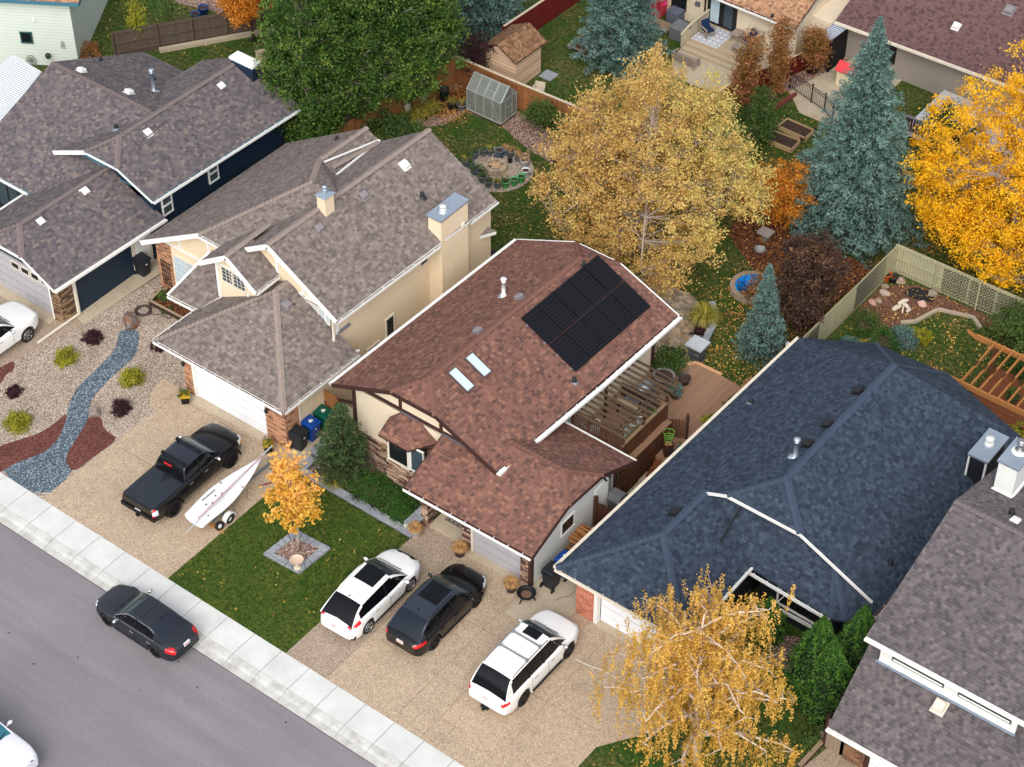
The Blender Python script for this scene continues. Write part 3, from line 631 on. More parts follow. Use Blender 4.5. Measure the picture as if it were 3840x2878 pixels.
# gravel front yard
struct('pebble_bed', [(-18, 0), (-7.62, 0), (-7.65, 7.17), (-8.15, 7.2), (-8.6, 7.72), (-8.85, 8.3), (-8.9, 8.92), (-7.3, 8.92), (-7.3, 14.3), (-14.3, 14.6), (-14.62, 9.25), (-15.1, 7.0), (-15.51,4.73,0.00)[:2], (-15.95, 3.2)], .012, M['pebble'], .02)
RIV = [(-13.00,10.04,0.00), (-12.41,9.41,0.00), (-12.06,8.71,0.00), (-11.90,7.87,0.00), (-11.76,7.03,0.00), (-11.66,6.08,0.00), (-11.34,5.31,0.00), (-10.94,4.70,0.00), (-10.40,4.10,0.00), (-9.86,3.13,0.00), (-9.69,2.38,0.00), (-9.82,1.70,0.00), (-10.24,0.85,0.00), (-10.32,-0.02,0.00), (-7.61,0.05,0.00), (-7.74,1.96,0.00), (-8.49,2.24,0.00), (-8.88,2.72,0.00), (-9.21,3.63,0.00), (-9.51,4.39,0.00), (-9.76,4.89,0.00), (-10.42,5.61,0.00), (-10.63,6.16,0.00), (-10.80,6.95,0.00), (-10.89,7.59,0.00), (-10.95,8.28,0.00), (-11.00,8.88,0.00), (-11.19,9.48,0.00), (-11.69,10.07,0.00), (-12.26,10.67,0.00)]
def smooth_poly(p, it=1):
    for _ in range(it):
        q = []
        for i in range(len(p)):
            a, c = p[i], p[(i+1) % len(p)]; q += [(a[0]*.75+c[0]*.25, a[1]*.75+c[1]*.25), (a[0]*.25+c[0]*.75, a[1]*.25+c[1]*.75)]
        p = q
    return p
struct('blue_stone_bed', smooth_poly(RIV), .024, M['bluestone'], .02)
struct('red_shale_bed', smooth_poly([(-11.63,1.19,0.00), (-11.22,1.90,0.00), (-10.78,2.82,0.00), (-10.69,3.78,0.00), (-10.81,4.54,0.00), (-10.07,4.16,0.00), (-9.30,2.98,0.00), (-9.45,2.08,0.00), (-10.16,0.77,0.00), (-10.46,-0.32,0.00), (-11.57,0.26,0.00)]), .018, M['redstone'], .02)
struct('red_shale_bed', smooth_poly([(-9.86,4.87,0.00), (-9.31,5.29,0.00), (-8.86,4.89,0.00), (-8.40,4.74,0.00), (-7.67,4.76,0.00), (-7.73,3.40,0.00), (-7.73,1.92,0.00), (-8.59,2.07,0.00), (-9.27,2.80,0.00), (-9.55,3.96,0.00)]), .018, M['redstone'], .02)
struct('red_shale_bed', smooth_poly([(-15.54,4.76,0.00), (-15.33,5.56,0.00), (-14.79,4.91,0.00), (-14.97,4.69,0.00), (-14.59,3.89,0.00), (-15.14,2.90,0.00), (-16.51,4.14,0.00)]), .018, M['redstone'], .02)
# front lawn and beds
struct('front_lawn', [(0.02, 0.0), (6.68, 0.0), (6.68, 8.05), (2.5, 8.1), (.6, 8.1), (.05, 7.6)], .035, M['grass'], .04)
struct('gravel_bed', [(.1, 8.2), (6.7, 8.2), (6.7, 11), (1.3, 11), (.3, 11), (.1, 10.2)], .05, M['pinkrock'], .05)
struct('concrete_path', [(-1.1, 9), (.3, 8.6), (.3, 11.4), (-1.1, 11.4)], .04, M['conc'], .04)
struct('bed_gravel', smooth_poly([(21.27,12.43,0.00), (22.82,13.61,0.00), (23.84,13.27,0.00), (24.30,12.03,0.00), (24.23,11.67,0.00), (23.21,11.75,0.00), (22.19,11.53,0.00)]), .02, M['pinkrock'], .02)
struct('front_lawn', [(19.55, 0), (26.35, 0), (26.45, 9), (26, 11), (24, 11.8), (21.0, 12), (21, 6), (19.6, 3.9)], .012, M['grass_back'], .02)
# back yards
struct('back_gravel', [(-13.2, 30.5), (-12.2, 31.2), (-11, 32.6), (-10.9, 34.2), (-8.6, 34.4), (-6.2, 33.6), (-3.5, 33.2), (-2, 34.5), (-2, 36), (-13, 36)], .012, M['pinkrock'], .02)
struct('leaf_bed', smooth_poly([(-13, 32.6), (-11.3, 33.2), (-11, 35.9), (-13, 35.9)]), .02, M['litter'], .02)
struct('fire_pit_gravel', [(-6.35+1.95*math.cos(t*PI/16), 31.15+1.95*math.sin(t*PI/16)) for t in range(32)], .02, M['pebble'], .03)
struct('patio', [(9.3, 21.9), (11.2, 21.9), (11.2, 24.7), (10.3, 25.3), (9.8, 26.4), (9.0, 28.2), (7.2, 29), (4, 28.4), (3.5, 23.9), (9.3, 23.9)], .02, M['paver'], .03)
struct('concrete_patio', [(-4.95, 45.75), (-4.0, 43.85), (-.02, 43.9), (.0, 49), (-4.9, 49)], .02, M['conc'], .03)
struct('concrete_patio', [(2.1, 46.6), (3.6, 45.2), (6.5, 45.2), (6.5, 51.4), (3.2, 51.4)], .02, M['conc'], .03)
struct('side_gravel', [(1.1, 46.6), (2.6, 46.4), (3.2, 51.4), (1.4, 52)], .015, M['pinkrock'], .02)
struct('leaf_bed', [(6.2, 34.0), (9.5, 32), (14.2, 29), (14.2, 36), (8, 36.6), (5.5, 37.5)], .012, M['litter'], .02)
struct('garden_bed', smooth_poly([(14.4, 31.8), (14.4, 36.4), (20, 36.4), (21.5, 36.4), (22.6, 35.6), (22.6, 34.6), (19.90,35.76,0.00)[:2], (19.10,35.81,0.00)[:2], (17.50,35.36,0.00)[:2], (17.03,33.94,0.00)[:2], (16.54,33.40,0.00)[:2], (16.00,31.66,0.00)[:2], (15.90,31.15,0.00)[:2]]), .012, M['brownsoil'], .02)
struct('bed_gravel', [(-36, 31), (-25.6, 33.9), (-26.6, 32.0), (-27.2, 31.2), (-27.6, 32.5), (-28.6, 34.5)], .012, M['pinkrock'], .02)
struct('dirt_patch', smooth_poly([(15.62,35.74,0.00), (15.72,36.16,0.00), (16.74,36.26,0.00), (17.10,35.73,0.00), (16.72,35.45,0.00), (15.56,35.24,0.00)]), .03, P('black_soil', (38, 36, 38), .95), .02)
struct('patio', [(9.4, 16.9), (12.6, 16.9), (12.6, 17.6), (9.4, 17.6)], .05, M['conc'], .03)
# leaf litter lying loose: uncountable
def litter(name, zones, mat, size=.055, seed=0):
    rng = np.random.default_rng(seed); P_ = []
    for (x0, y0, x1, y1, n, z) in zones:
        m = max(1, n//5); c = np.stack([rng.uniform(x0, x1, m), rng.uniform(y0, y1, m)], 1); k = rng.integers(0, m, n)
        q = np.where(rng.random((n, 1)) < .6, c[k]+rng.normal(size=(n, 2))*.3, np.stack([rng.uniform(x0, x1, n), rng.uniform(y0, y1, n)], 1))
        q[:, 0] = np.clip(q[:, 0], x0, x1); q[:, 1] = np.clip(q[:, 1], y0, y1); P_.append(np.column_stack([q, np.full(n, z)+rng.random(n)*.03]))
    o = leafcloud(name, np.concatenate(P_), mat, None, size, .6, seed, None, 1.6); return tag(o, 'fallen yellow and orange leaves scattered over the lawns', 'fallen leaves', None, 'stuff')
litter('fallen_leaves', [(.1, .1, 6.6, 8, 120, .05), (20, .5, 26, 9, 720, .03), (-13, 24.5, -1, 36, 1248, .02), (-13, 33, -10.5, 36, 720, .03), (-1, 23.5, 9, 36, 720, .03), (8, 24, 14, 33, 2496, .03), (14.5, 26.5, 22.5, 35, 912, .03), (-12, 36.6, 2, 49, 384, .02), (2.2, 37, 9, 46, 864, .02), (-36, 25, -26, 40, 672, .02), (-26, 25, -14, 36, 432, .02), (14.6, 33, 22, 36.4, 432, .03), (1, 46.5, 3, 51, 240, .03), (9, 37, 20, 50, 1440, .02)], LM['litter'], .05, 3)
litter('fallen_leaves', [(9.5, 28, 14, 36, 1680, .03), (5.5, 34, 14, 37, 1200, .03), (-13, 32.8, -10.8, 36, 768, .04), (12, 36.8, 18, 44, 720, .03)], LM['litter_b'], .06, 4)
# grass blades as real geometry on the near lawns
def blades(zones, mat, seed):
    rng = np.random.default_rng(seed); P_ = np.concatenate([np.column_stack([rng.uniform(x0, x1, n), rng.uniform(y0, y1, n), rng.uniform(.03, .06, n)]) for x0, y0, x1, y1, n in zones])
    ax = rng.normal(size=P_.shape)*.35+np.array([0, 0, 1.]); return P_, ax
gb = leafmat('grass_blades', [(0, (40, 62, 22)), (.5, (78, 106, 38)), (.9, (116, 122, 56)), (1, (140, 130, 76))], .2)
P_, ax = blades([(.03, .02, 6.66, 8.0, 42000)], gb, 5); P_ = P_[~((P_[:, 0] > 2.4) & (P_[:, 0] < 4.4) & (P_[:, 1] > 3.4) & (P_[:, 1] < 5.5))]
tag(leafcloud('grass', P_, gb, None, .045, .25, 5, None, .1, np.tile([0, 0, 1.], (len(P_), 1))), 'short green mown grass between the two driveways', 'grass', None, 'stuff')

# ---------------- the red-brown roofed house with solar panels ----------------
def hn(f): return slope_dir(f)
R3 = empty('house', (5, 10.9, 0), 0, 'beige stucco house with red brown roof, solar panels and two skylights', 'house')
wl = MB(); F0 = 10.9
wl.box(1.3, F0, 0, 9.2, 22.8, 3.85)
wl.add([(1.3, F0, 3.8), (9.2, F0, 3.8), (9.2, F0, 3.9), (6.5, F0+.01, 5.2), (3.9, F0+.01, 5.2), (1.3, F0, 3.9)], [(0, 1, 2, 3, 4, 5)])
wl.add([(1.3, 22.8, 3.8), (9.2, 22.8, 3.8), (9.2, 22.8, 3.9), (6.5, 22.8, 5.2), (3.9, 22.8, 5.2), (1.3, 22.8, 3.9)], [(5, 4, 3, 2, 1, 0)])
wl.build('wall', M['stucco2'], R3)
el0, el1 = (.52, 10.33, 3.95), (.93, 23.3, 3.95)
k0, k1, k2, er0 = (3.92, 10.33, 5.46), (6.42, 10.33, 5.46), (9.58, 10.38, 4.0), None
A0, A1 = (5.12, 11.6, 6.02), (5.5, 21.95, 6.02)
b0, b1, b2 = (4.31, 23.3, 5.47), (6.8, 23.3, 5.47), (10.08, 23.35, 4.02)
fL = [el0, k0, A0, A1, b0, el1]; fR = [k2, b2, b1, A1, A0, k1]
roof([fL, fR, [k0, k1, A0], [b1, b0, A1]], M['sh_red'], R3, M['brown_trim'])
caps([(A0, A1), (k0, A0), (k1, A0), (b0, A1), (b1, A1)], M['sh_red'], R3)
trimline([el0, k0, k1, k2], R3, M['brown_trim'], .05, .2)
trimline([el1, b0, b1, b2], R3, M['white'], .06, .2)
gutter(el0, el1, R3, M['white'], (-1, 0, 0), debris=False, w=.13)
gutter((9.92, 17.6, 4.0), b2, R3, M['white'], (1, 0, 0), debris=False, w=.2)
gutter((9.62, 12.0, 4.0), (9.92, 17.6, 4.0), R3, M['white'], (1, 0, 0), debris=False, w=.2)
gutter(k2, (9.6, 11.5, 4.0), R3, M['white'], (1, 0, 0), debris=False, w=.2)
# front half timbering and stone base
b = MB(); b.bar((1.32, F0-.03, .9), (1.32, F0-.03, 3.85), .16, .1, (0, 1, 0)); b.bar((1.3, F0-.03, 4.02), (8.9, F0-.03, 4.02), .06, .16)
for x in (4.0, 6.25): b.bar((x, F0-.035, 4.05), (x, F0-.035, 5.3), .14, .06, (0, 1, 0))
b.bar((9.22, 22.7, .2), (9.22, 22.7, 3.9), .14, .14, (0, 1, 0)); b.build('timber_trim', M['brown_trim'], R3)
MB().box(1.22, F0-.12, .28, 6.5, F0-.002, 1.25).build('stone_skirt', M['stone'], R3)
MB().box(1.2, F0-.08, 0, 6.5, F0-.003, .28).build('foundation', M['conc'], R3)
# bay window
by = 10.0; bay = MB(); bp = [(3.55, F0), (3.78, by), (5.12, by), (5.85, F0)]
bay.prism(bp, .35, 1.72); o = bay.build('bay_window', M['stone'], R3)
MB().prism([(3.58, F0), (3.8, by+.03), (5.1, by+.03), (5.82, F0)], 1.72, 3.15).build('bay_wall', M['stone'], o)
window(o, (4.0, by+.02, 1.76), (1, 0, 0), 1.02, 1.32, (0, -1, 0), M['cream_trim'], M['glass_d'], .1, name='window')
MB().box(5.06, by+.0, 1.7, 5.16, by+.1, 3.14).build('corner_post', M['white'], o)
d_ = Vector((5.85-5.12, F0-by, 0)).normalized()
window(o, (5.2, by+.12, 1.76), d_, .62, 1.32, (d_.y, -d_.x, 0), M['brown_trim'], M['glass_d'], .05, name='window')
window(o, (5.2, by+.08, 1.72), (math.cos(.25), -math.sin(.25)*-1*.0+.05, 0), .62, 1.34, (0, -1, 0), M['white'], M['glass'], .05, name='open_window')
rb = [(3.35, F0-.02, 3.2), (3.62, 9.75, 3.15), (5.3, 9.75, 3.15), (6.05, F0-.02, 3.2)]
roof([[rb[0], rb[1], (4.1, F0-.02, 3.95)], [rb[1], rb[2], (5.0, F0-.02, 3.95), (4.1, F0-.02, 3.95)], [rb[2], rb[3], (5.0, F0-.02, 3.95)]], M['sh_red'], R3, M['brown_trim'], 'bay_roof', .1)
MB().bar((4.05, F0-.06, 3.97), (5.05, F0-.06, 3.97), .12, .03).build('flashing', M['flash'], R3)
# garage wing
GE = 2.85
g0, g1 = (6.35, 8.22, GE), (13.05, 8.3, GE); gr1 = (13.2, 15.6, 2.72); hA = (12.0, 11.95, 4.38)
rf0, rf1 = (6.35, F0, 3.68), (9.3, F0, 3.68)
kf, kb = (13.08, 10.75, 3.86), (13.12, 13.2, 3.78)
r0 = (9.3, 11.95, 4.38); r0b = (9.0, 11.95, 4.38)
G_F = [g0, g1, kf, hA, (8.9, 11.95, 4.38), (8.9, F0, 3.9), (6.35, F0, 3.9)]
gz = lambda y: GE+(y-8.25)*.412
G_F = [g0, g1, kf, hA, (9.1, 11.95, 4.38), (9.1, F0, 3.94), (6.35, F0, 3.94)]
G_B = [hA, kb, gr1, (9.3, 15.6, 2.75), (9.1, 15.6, 2.75), (9.1, 11.95, 4.38)]
roof([G_F, G_B, [kf, kb, hA]], M['sh_red'], R3, M['brown_trim'], 'garage_roof')
caps([((9.1, 11.95, 4.38), hA), (kf, hA), (kb, hA)], M['sh_red'], R3)
gutter(g0, g1, R3, M['white'], (0, -1, 0)); trimline([g1, kf, kb, gr1], R3, M['brown_trim'], .05, .18)
trimline([(9.35, 15.64, 2.78), gr1], R3, M['white'], .07, .06, dz=0); trimline([g0, (6.35, F0, 3.94)], R3, M['brown_trim'], .05, .18)
MB().bar((6.3, F0-.06, 3.99), (9.1, F0-.06, 3.99), .14, .03).build('flashing', M['flash'], R3)
b = MB(); b.box(9.1, 9.12, 0, 9.3, 15.2, 2.8); b.box(12.3, 9.15, 0, 12.5, 15.2, 2.75); b.box(9.1, 15.0, 0, 12.5, 15.2, 2.7); b.box(9.3, 9.2, 2.3, 12.3, 9.4, 2.85)
b.add([(12.5, 9.15, 2.7), (12.5, 15.2, 2.7), (12.5, 13.2, 3.7), (12.5, 10.8, 3.75)], [(0, 1, 2, 3)]); b.build('garage_wall', M['white_siding'], R3)
for q in ((8.78, 9.02, 0, 9.24, 9.3, 2.9), (11.95, 8.98, 0, 12.4, 9.3, 2.9), (6.55, 9.0, 0, 6.92, 9.36, 2.95)): MB().box(*q).build('stone_pier', M['stone'], R3)
for q in ((12.38, 8.96, 0, 12.54, 9.14, 2.9), (12.47, 14.9, 0, 12.56, 15.05, 2.7)): MB().box(*q).build('corner_post', M['brown_trim'], R3)
gd = MB().box(9.34, 9.12, .04, 11.86, 9.19, 2.3).build('garage_door', M['grey_door'], R3)
b = MB()
for i in range(4):
    for j in range(4): x0 = 9.42+i*.61; z0 = .12+j*.55; b.box(x0, 9.105, z0, x0+.53, 9.13, z0+.42)
b.build('door_panel', M['grey_door'], gd)
MB().box(9.24, 9.06, 0, 9.34, 9.2, 2.4).build('door_frame', M['cream_trim'], R3)
MB().box(6.9, 9.1, 0, 9.0, F0, .12).build('porch_floor', M['conc'], R3)
MB().box(12.0, 9.0, 2.0, 12.03, 9.03, 2.01).build('porch_light', M['black'], R3)
window(R3, (12.5, 11.15, 1.35), (0, 1, 0), .85, .72, (1, 0, 0), M['white'], M['glass_d'], .06)
dr = MB().box(12.5, 13.55, .1, 12.54, 14.5, 2.15).build('side_door', M['white'], R3); MB().box(12.53, 14.55, .1, 12.58, 14.68, 2.2).build('door_jamb', P('grey_jamb', (110, 108, 110)), R3)
b = MB(); b.tube([(12.55, 14.1, 2.5), (12.75, 14.05, 2.45)], .05, 6); b.tube([(12.55, 14.3, 2.5), (12.75, 14.35, 2.42)], .05, 6); b.build('flood_light', M['black'], R3)
# back corner window of the kitchen nook
window(R3, (9.22, 15.75, 2.2), (0, 1, 0), .75, 1.15, (1, 0, 0), M['cream_trim'], M['glass_b'], .08)
# skylights
nR = hn(fR)
def slopebox(root, cx, cy, du, dv, face, h0, h1, mats, name, inner=None):
    """box lying on a slope: centre, size du along the ridge, dv up the slope"""
    n = hn(face); hx = Vector((-n.y, n.x, 0)).normalized(); up = n.cross(hx); up = up if up.z > 0 else -up
    c = onroof([(cx, cy)], face)[0]; q = [c+hx*a*du/2+up*e*dv/2 for a, e in ((-1, -1), (1, -1), (1, 1), (-1, 1))]
    o = MB().slab([p+n*h1 for p in q], -n*(h1-h0)).build(name, mats, root); return o, c, n, hx, up
for cx, cy in ((6.02, 12.54), (6.03, 13.7)):
    o, c, n, hx, up = slopebox(R3, cx, cy, .54, 1.26, fR, -.02, .13, M['brown_trim'] if 0 else P('skylight_frame', (96, 84, 84), .5, .3), 'skylight')
    q = [c+n*.15+hx*a*.21+up*e*.56 for a, e in ((-1, -1), (1, -1), (1, 1), (-1, 1))]; MB().slab(q, -n*.03).build('pane', M['frost'], o)
    q = [c+n*.02+hx*a*.32-up*(.64+e*.14) for a, e in ((-1, 0), (1, 0), (1, 1), (-1, 1))]; MB().slab(q, -n*.01).build('flashing', M['flash'], o)
# vents
pipe(R3, onroof([(3.89, 18.34)], fL)[0], .95, .09, M['white'], M['metal'], 'flue_pipe', True)
for x, y in ((4.78, 15.34), (4.85, 18.25)): boxvent(R3, onroof([(x, y)], fL)[0], hn(fL), M['ventgrey'], .32, .14)
pipe(R3, onroof([(5.85, 21.75)], fR)[0], .25, .08, M['black'], None, 'vent_pipe'); pipe(R3, onroof([(9.11, 16.61)], fR)[0], .25, .08, M['black'], M['flash'], 'vent_pipe')
# solar array: ten separate panels fixed above the slope
n = hn(fR); hx = Vector((-n.y, n.x, 0)).normalized(); up = n.cross(hx); up = up if up.z > 0 else -up
c0 = onroof([(5.75, 17.08)], fR)[0]; c1 = onroof([(5.9, 22.68)], fR)[0]; ey = (c1-c0)/5; lowv = -up*1.72
sa = MB().bar(c0+n*.06+lowv*.5, c1+n*.06+lowv*.5, .05, .05).bar(c0+n*.06+lowv*1.6, c1+n*.06+lowv*1.6, .05, .05).build('solar_rail', M['metal'], R3)
fr = P('panel_frame', (30, 31, 36), .4, .6)
for r in range(2):
    for i in range(5):
        a = c0+ey*i+lowv*r+n*.1; g = .012; q = [a+ey*g+lowv*g, a+ey*(1-g)+lowv*g, a+ey*(1-g)+lowv*(1-g), a+ey*g+lowv*(1-g)]
        o = MB().slab([v+n*.04 for v in q], -n*.04).build('solar_panel', fr, R3)
        w_ = .028; q = [a+ey*w_+lowv*w_, a+ey*(1-w_)+lowv*w_, a+ey*(1-w_)+lowv*(1-w_), a+ey*w_+lowv*(1-w_)]; MB().slab([v+n*.044 for v in q], -n*.003).build('cells', M['solar'], o)
b = MB()
for t in (.25, .9, 1.35, 1.85): p = c0+lowv*t+n*.08-ey*.06; b.bar(p, p+ey*.07, .07, .07)
b.build('rail_end', M['metal'], R3)

# ---------------- the beige house with grey-brown roof, stucco chimney ----------------
R2 = empty('house', (-5, 13, 0), 0, 'beige stucco house with taupe shingle roof, white half timbering and a tall stucco chimney', 'house')
Af, Bb = (-1.24, 12.75, 5.0), (-.85, 24.0, 5.0)
Rf, Rb = (-5.15, 12.75, 7.4), (-4.91, 24.0, 7.35)
E_, K_ = (-6.64, 17.5, 7.38), (-5.1, 17.5, 7.4)
Lf, Lk, Lg = (-14.15, 13.15, 2.9), (-9.98, 13.15, 5.4), (-7.6, 13.15, 5.4)
Fh, G_, C_ = (-8.4, 19.95, 6.35), (-8.15, 23.15, 6.5), (-7.5, 23.35, 5.88); Bq = (-7.16, 19.74, 6.12); Lb = (-13.5, 22.95, 3.3)
f2R = [Af, Bb, Rb, Rf]; f2L = [Rf, Rb, C_, Bq, (-7.35, 17.0, 6.05), (-7.35, 12.75, 6.02)]
f2W = [Lf, Lk, E_, Fh, G_, Lb]
roof([f2R, [Rf, K_, Rb, C_, Bq, (-7.35, 17.0, 6.06), (-7.35, 12.75, 6.02)], f2W, [Lk, Lg, K_, E_], [E_, K_, (-5.3, 18.6, 7.0), Bq, Fh], [Fh, C_, G_], [Fh, Bq, C_]], M['sh_beige'], R2, M['white'])
caps([(Rf, Rb), (Lk, E_), (E_, Fh), (Fh, G_), ((-7.6, 19.9, 6.3), (-7.45, 23.1, 5.98))], M['sh_beige'], R2)
b = MB(); b.bar(Vector(Fh)+Vector((.3, 0, .02)), Vector(C_)+Vector((-.05, 0, .06)), .1, .05); b.bar(Vector(Bq)+Vector((0, 0, .06)), Vector(C_)+Vector((0, 0, .06)), .1, .05); b.build('valley_flashing', M['white'], R2)
gutter((-1.24, 12.75, 5.0), (-1.00,19.79,4.94), R2, M['white'], (1, 0, 0)); gutter((-.9, 21.95, 5.0), Bb, R2, M['white'], (1, 0, 0)); gutter(Lk, (-8.6, 13.15, 5.4), R2, M['white'], (0, -1, 0))
trimline([Lf, Lk], R2, M['white'], .06, .24); trimline([(-7.35, 12.75, 6.02), Rf, Af], R2, M['white'], .06, .24); trimline([Lf, Lb], R2, M['white'], .06, .12)
b = MB()
b.box(-7.2, 13.3, 0, -1.75, 23.4, 4.9); b.add([(-1.75, 13.3, 4.5), (-1.75, 13.3, 4.75), (-5.15, 13.3, 7.1), (-7.2, 13.3, 5.95), (-7.2, 13.3, 3), (-1.75, 13.3, 3)], [(0, 1, 2, 3, 4, 5)])
b.add([(-1.75, 23.4, 4.5), (-1.75, 23.4, 4.75), (-5.15, 23.4, 7.1), (-7.2, 23.4, 5.95), (-7.2, 23.4, 3), (-1.75, 23.4, 3)], [(5, 4, 3, 2, 1, 0)])
b.box(-13.7, 13.75, 0, -7.2, 22.5, 3.0); b.add([(-13.7, 13.75, 3.0), (-7.4, 13.75, 3.0), (-7.4, 13.75, 5.2), (-10.1, 13.75, 5.2)], [(0, 1, 2, 3)])
b.box(-1.12, 13.0, 0, -1.6, 13.3, 2.9); b.box(-7.6, 9.05, 0, -7.4, 13.6, 2.9); b.box(-1.3, 9.0, 0, -1.1, 13.4, 2.95); b.box(-7.3, 9.2, 2.25, -2.2, 9.4, 2.95); b.box(-7.4, 13.1, 0, -1.3, 13.3, 3)
b.box(-1.75, 24.0, 0, -1.9, 24.0, 4)
b.build('wall', M['stucco'], R2)
# back corner block beyond the chimney with its little lean-to roof
MB().box(-1.9, 22.0, 0, -1.45, 24.3, 4.7).build('wall', M['stucco'], R2)
roof([[(-1.93,23.90,3.30), (-1.03,24.20,2.90), (-1.49,23.34,2.90)]], M['sh_beige'], R2, M['white'], 'lean_to_roof', .2)
# half timbering on the fronts
def tl(b, x0, z0, x1, z1, y, w=.16): b.bar((x0, y, z0), (x1, y, z1), .05, w) if abs(x1-x0) > .05 else b.box(x0-w/2, y-.025, z0, x0+w/2, y+.025, z1)
b = MB(); y = 13.27
tl(b, -5.15, 5.3, -5.15, 7.0, y); tl(b, -3.6, 3.9, -3.6, 6.1, y, .14); tl(b, -6.6, 4.85, -1.8, 4.85, y, .15); tl(b, -2.35, 3.4, -2.35, 4.9, y, .1); b.box(-1.86, 13.2, 2.9, -1.7, 13.4, 4.9)
y = 13.72; tl(b, -13.7, 3.05, -8.4, 3.05, y, .14); tl(b, -12.05, 3.1, -12.05, 4.0, y, .14); tl(b, -10.05, 3.1, -10.05, 5.1, y, .15)
b.build('half_timber', M['white'], R2)
# brick pier, front window of the left bay
MB().box(-13.72, 13.68, 0, -12.75, 13.78, 2.95).box(-13.74, 13.7, 0, -13.66, 15, 2.95).build('brick_pier', M['brick_h2'], R2)
window(R2, (-12.55, 13.72, .55), (1, 0, 0), 2.5, 1.9, (0, -1, 0), M['cream_trim'], M['glass_b'], .09, (5, 5), split=[.33])
b = MB()
for i in range(5): b.bar((-13.4+i*.13, 13.6, .3), (-13.4+i*.13, 13.6, 1.9), .02, .02, (0, 1, 0))
for i in range(8): b.bar((-13.45, 13.6, .4+i*.2), (-12.8, 13.6, .4+i*.2), .02, .02)
b.build('trellis', M['black'], R2)
# porch and garage roof
gA, gB, gC, gP = (-8.5, 8.37, 3.0), (-.68, 8.42, 3.02), (-.55, 13.3, 3.02), (-4.6, 12.5, 5.2)
pA, pB, pV = (-8.42, 11.12, 3.0), (-10.2, 11.05, 3.0), (-6.7, 13.0, 4.0)
roof([[gA, gB, gP], [gB, gC, (-1.72, 13.3, 3.6), (-4.4, 13.3, 5.2), gP], [gA, gP, (-4.8, 13.3, 5.15), (-6.9, 13.3, 4.0), pA]], M['sh_beige'], R2, M['white'], 'garage_roof')
roof([[pB, pA, (-6.95, 13.3, 4.1), (-9.8, 13.75, 4.15)]], M['sh_beige'], R2, M['white'], 'porch_roof')
caps([(gA, gP), (gB, gP), ((-4.6, 12.5, 5.2), (-4.6, 13.25, 5.2))], M['sh_beige'], R2)
gutter(gA, gB, R2, M['white'], (0, -1, 0)); gutter(gB, gC, R2, M['white'], (1, 0, 0)); gutter(gA, pA, R2, M['white'], (-1, 0, 0)); gutter(pB, (-8.5, 11.1, 3.0), R2, M['white'], (0, -1, 0)); gutter(pB, (-9.85, 13.7, 4.1), R2, M['white'], (-1, 0, 0), debris=False)
MB().bar((-1.68, 13.28, 3.66), (-1.68, 14.1, 3.64), .16, .06).build('flashing', M['flash'], R2)
downspout(R2, [(-1.72, 13.05, 4.8), (-1.72, 13.05, 3.7), (-1.55, 12.8, 3.55)], M['cream_trim'], .06)
# brick piers of the garage and its door
MB().box(-7.42, 8.9, 0, -6.9, 9.25, 2.95).build('brick_pier', M['brick_h2'], R2); MB().box(-2.3, 8.86, 0, -1.09, 9.2, 2.95).box(-1.25, 9.2, 0, -1.085, 9.75, 2.95).build('brick_pier', M['brick_h2'], R2)
MB().box(-1.14, 9.78, .1, -1.06, 9.88, 2.9).build('downspout', M['cream_trim'], R2)
gd = MB().box(-6.72, 9.0, .04, -2.34, 9.08, 2.35).build('garage_door', M['white_door'], R2); MB().box(-6.92, 8.92, 0, -6.7, 9.1, 2.9).box(-6.72, 8.95, 2.35, -2.3, 9.1, 2.9).build('door_frame', M['white'], R2)
b = MB()
for i in range(7):
    for j in range(4): x0 = -6.66+i*.615; z0 = .1+j*.55; b.box(x0, 8.985, z0, x0+.54, 9.01, z0+.43)
b.build('door_panel', M['white_door'], gd)
for x, nm in ((-7.15, ''), (-2.05, '')):
    b = MB(); b.tube([(x, 8.88, 2.25), (x, 8.7, 2.3), (x, 8.68, 2.2)], .02, 6); b.lathe((x, 8.68, 1.92), [(.05, 0), (.08, .05), (.09, .2), (.02, .3)], 8); b.build('wall_lantern', M['black'], R2)
text(R2, '01', (-7.02+.0, 8.885, 1.75), (PI/2, 0, 0), .26, P('numeral_bronze', (92, 62, 50)), 'house_number')
# dormer gable over the porch
dL, dA, dR = (-8.53, 11.65, 5.45), (-6.74, 11.65, 6.67), (-5.05, 11.65, 5.42)
roof([[dL, dA, (-6.74, 14.6, 6.67), (-8.53, 13.5, 5.45)], [dA, dR, (-5.05, 13.4, 5.42), (-6.74, 13.4, 6.67)]], M['sh_beige'], R2, M['white'], 'dormer_roof')
caps([(dA, (-6.74, 14.4, 6.67))], M['sh_beige'], R2); trimline([dL, dA, dR], R2, M['white'], .06, .24); gutter(dR, (-5.05, 13.2, 5.42), R2, M['white'], (1, 0, 0), debris=True)
b = MB(); b.slab([(-7.85, 12.1, 3.3), (-5.25, 12.1, 3.3), (-5.25, 12.1, 5.35), (-6.74, 12.1, 6.5), (-7.85, 12.1, 5.75)], (0, 1.2, 0)); b.build('dormer_wall', M['stucco'], R2)
b = MB(); b.box(-7.9, 12.04, 3.3, -7.74, 12.12, 5.7); tl(b, -7.8, 5.55, -5.4, 5.3, 12.07, .13); tl(b, -5.95, 4.1, -5.95, 4.6, 12.07, .12); b.build('half_timber', M['white'], R2)
window(R2, (-7.5, 12.08, 4.62), (1, 0, 0), 1.38, .82, (0, -1, 0), M['cream_trim'], M['glass'], .07, (5, 3), split=[.45])
window(R2, (-3.45, 13.28, 3.95), (1, 0, 0), 1.3, .66, (0, -1, 0), M['cream_trim'], M['glass_b'], .07, (5, 3), split=[.52])
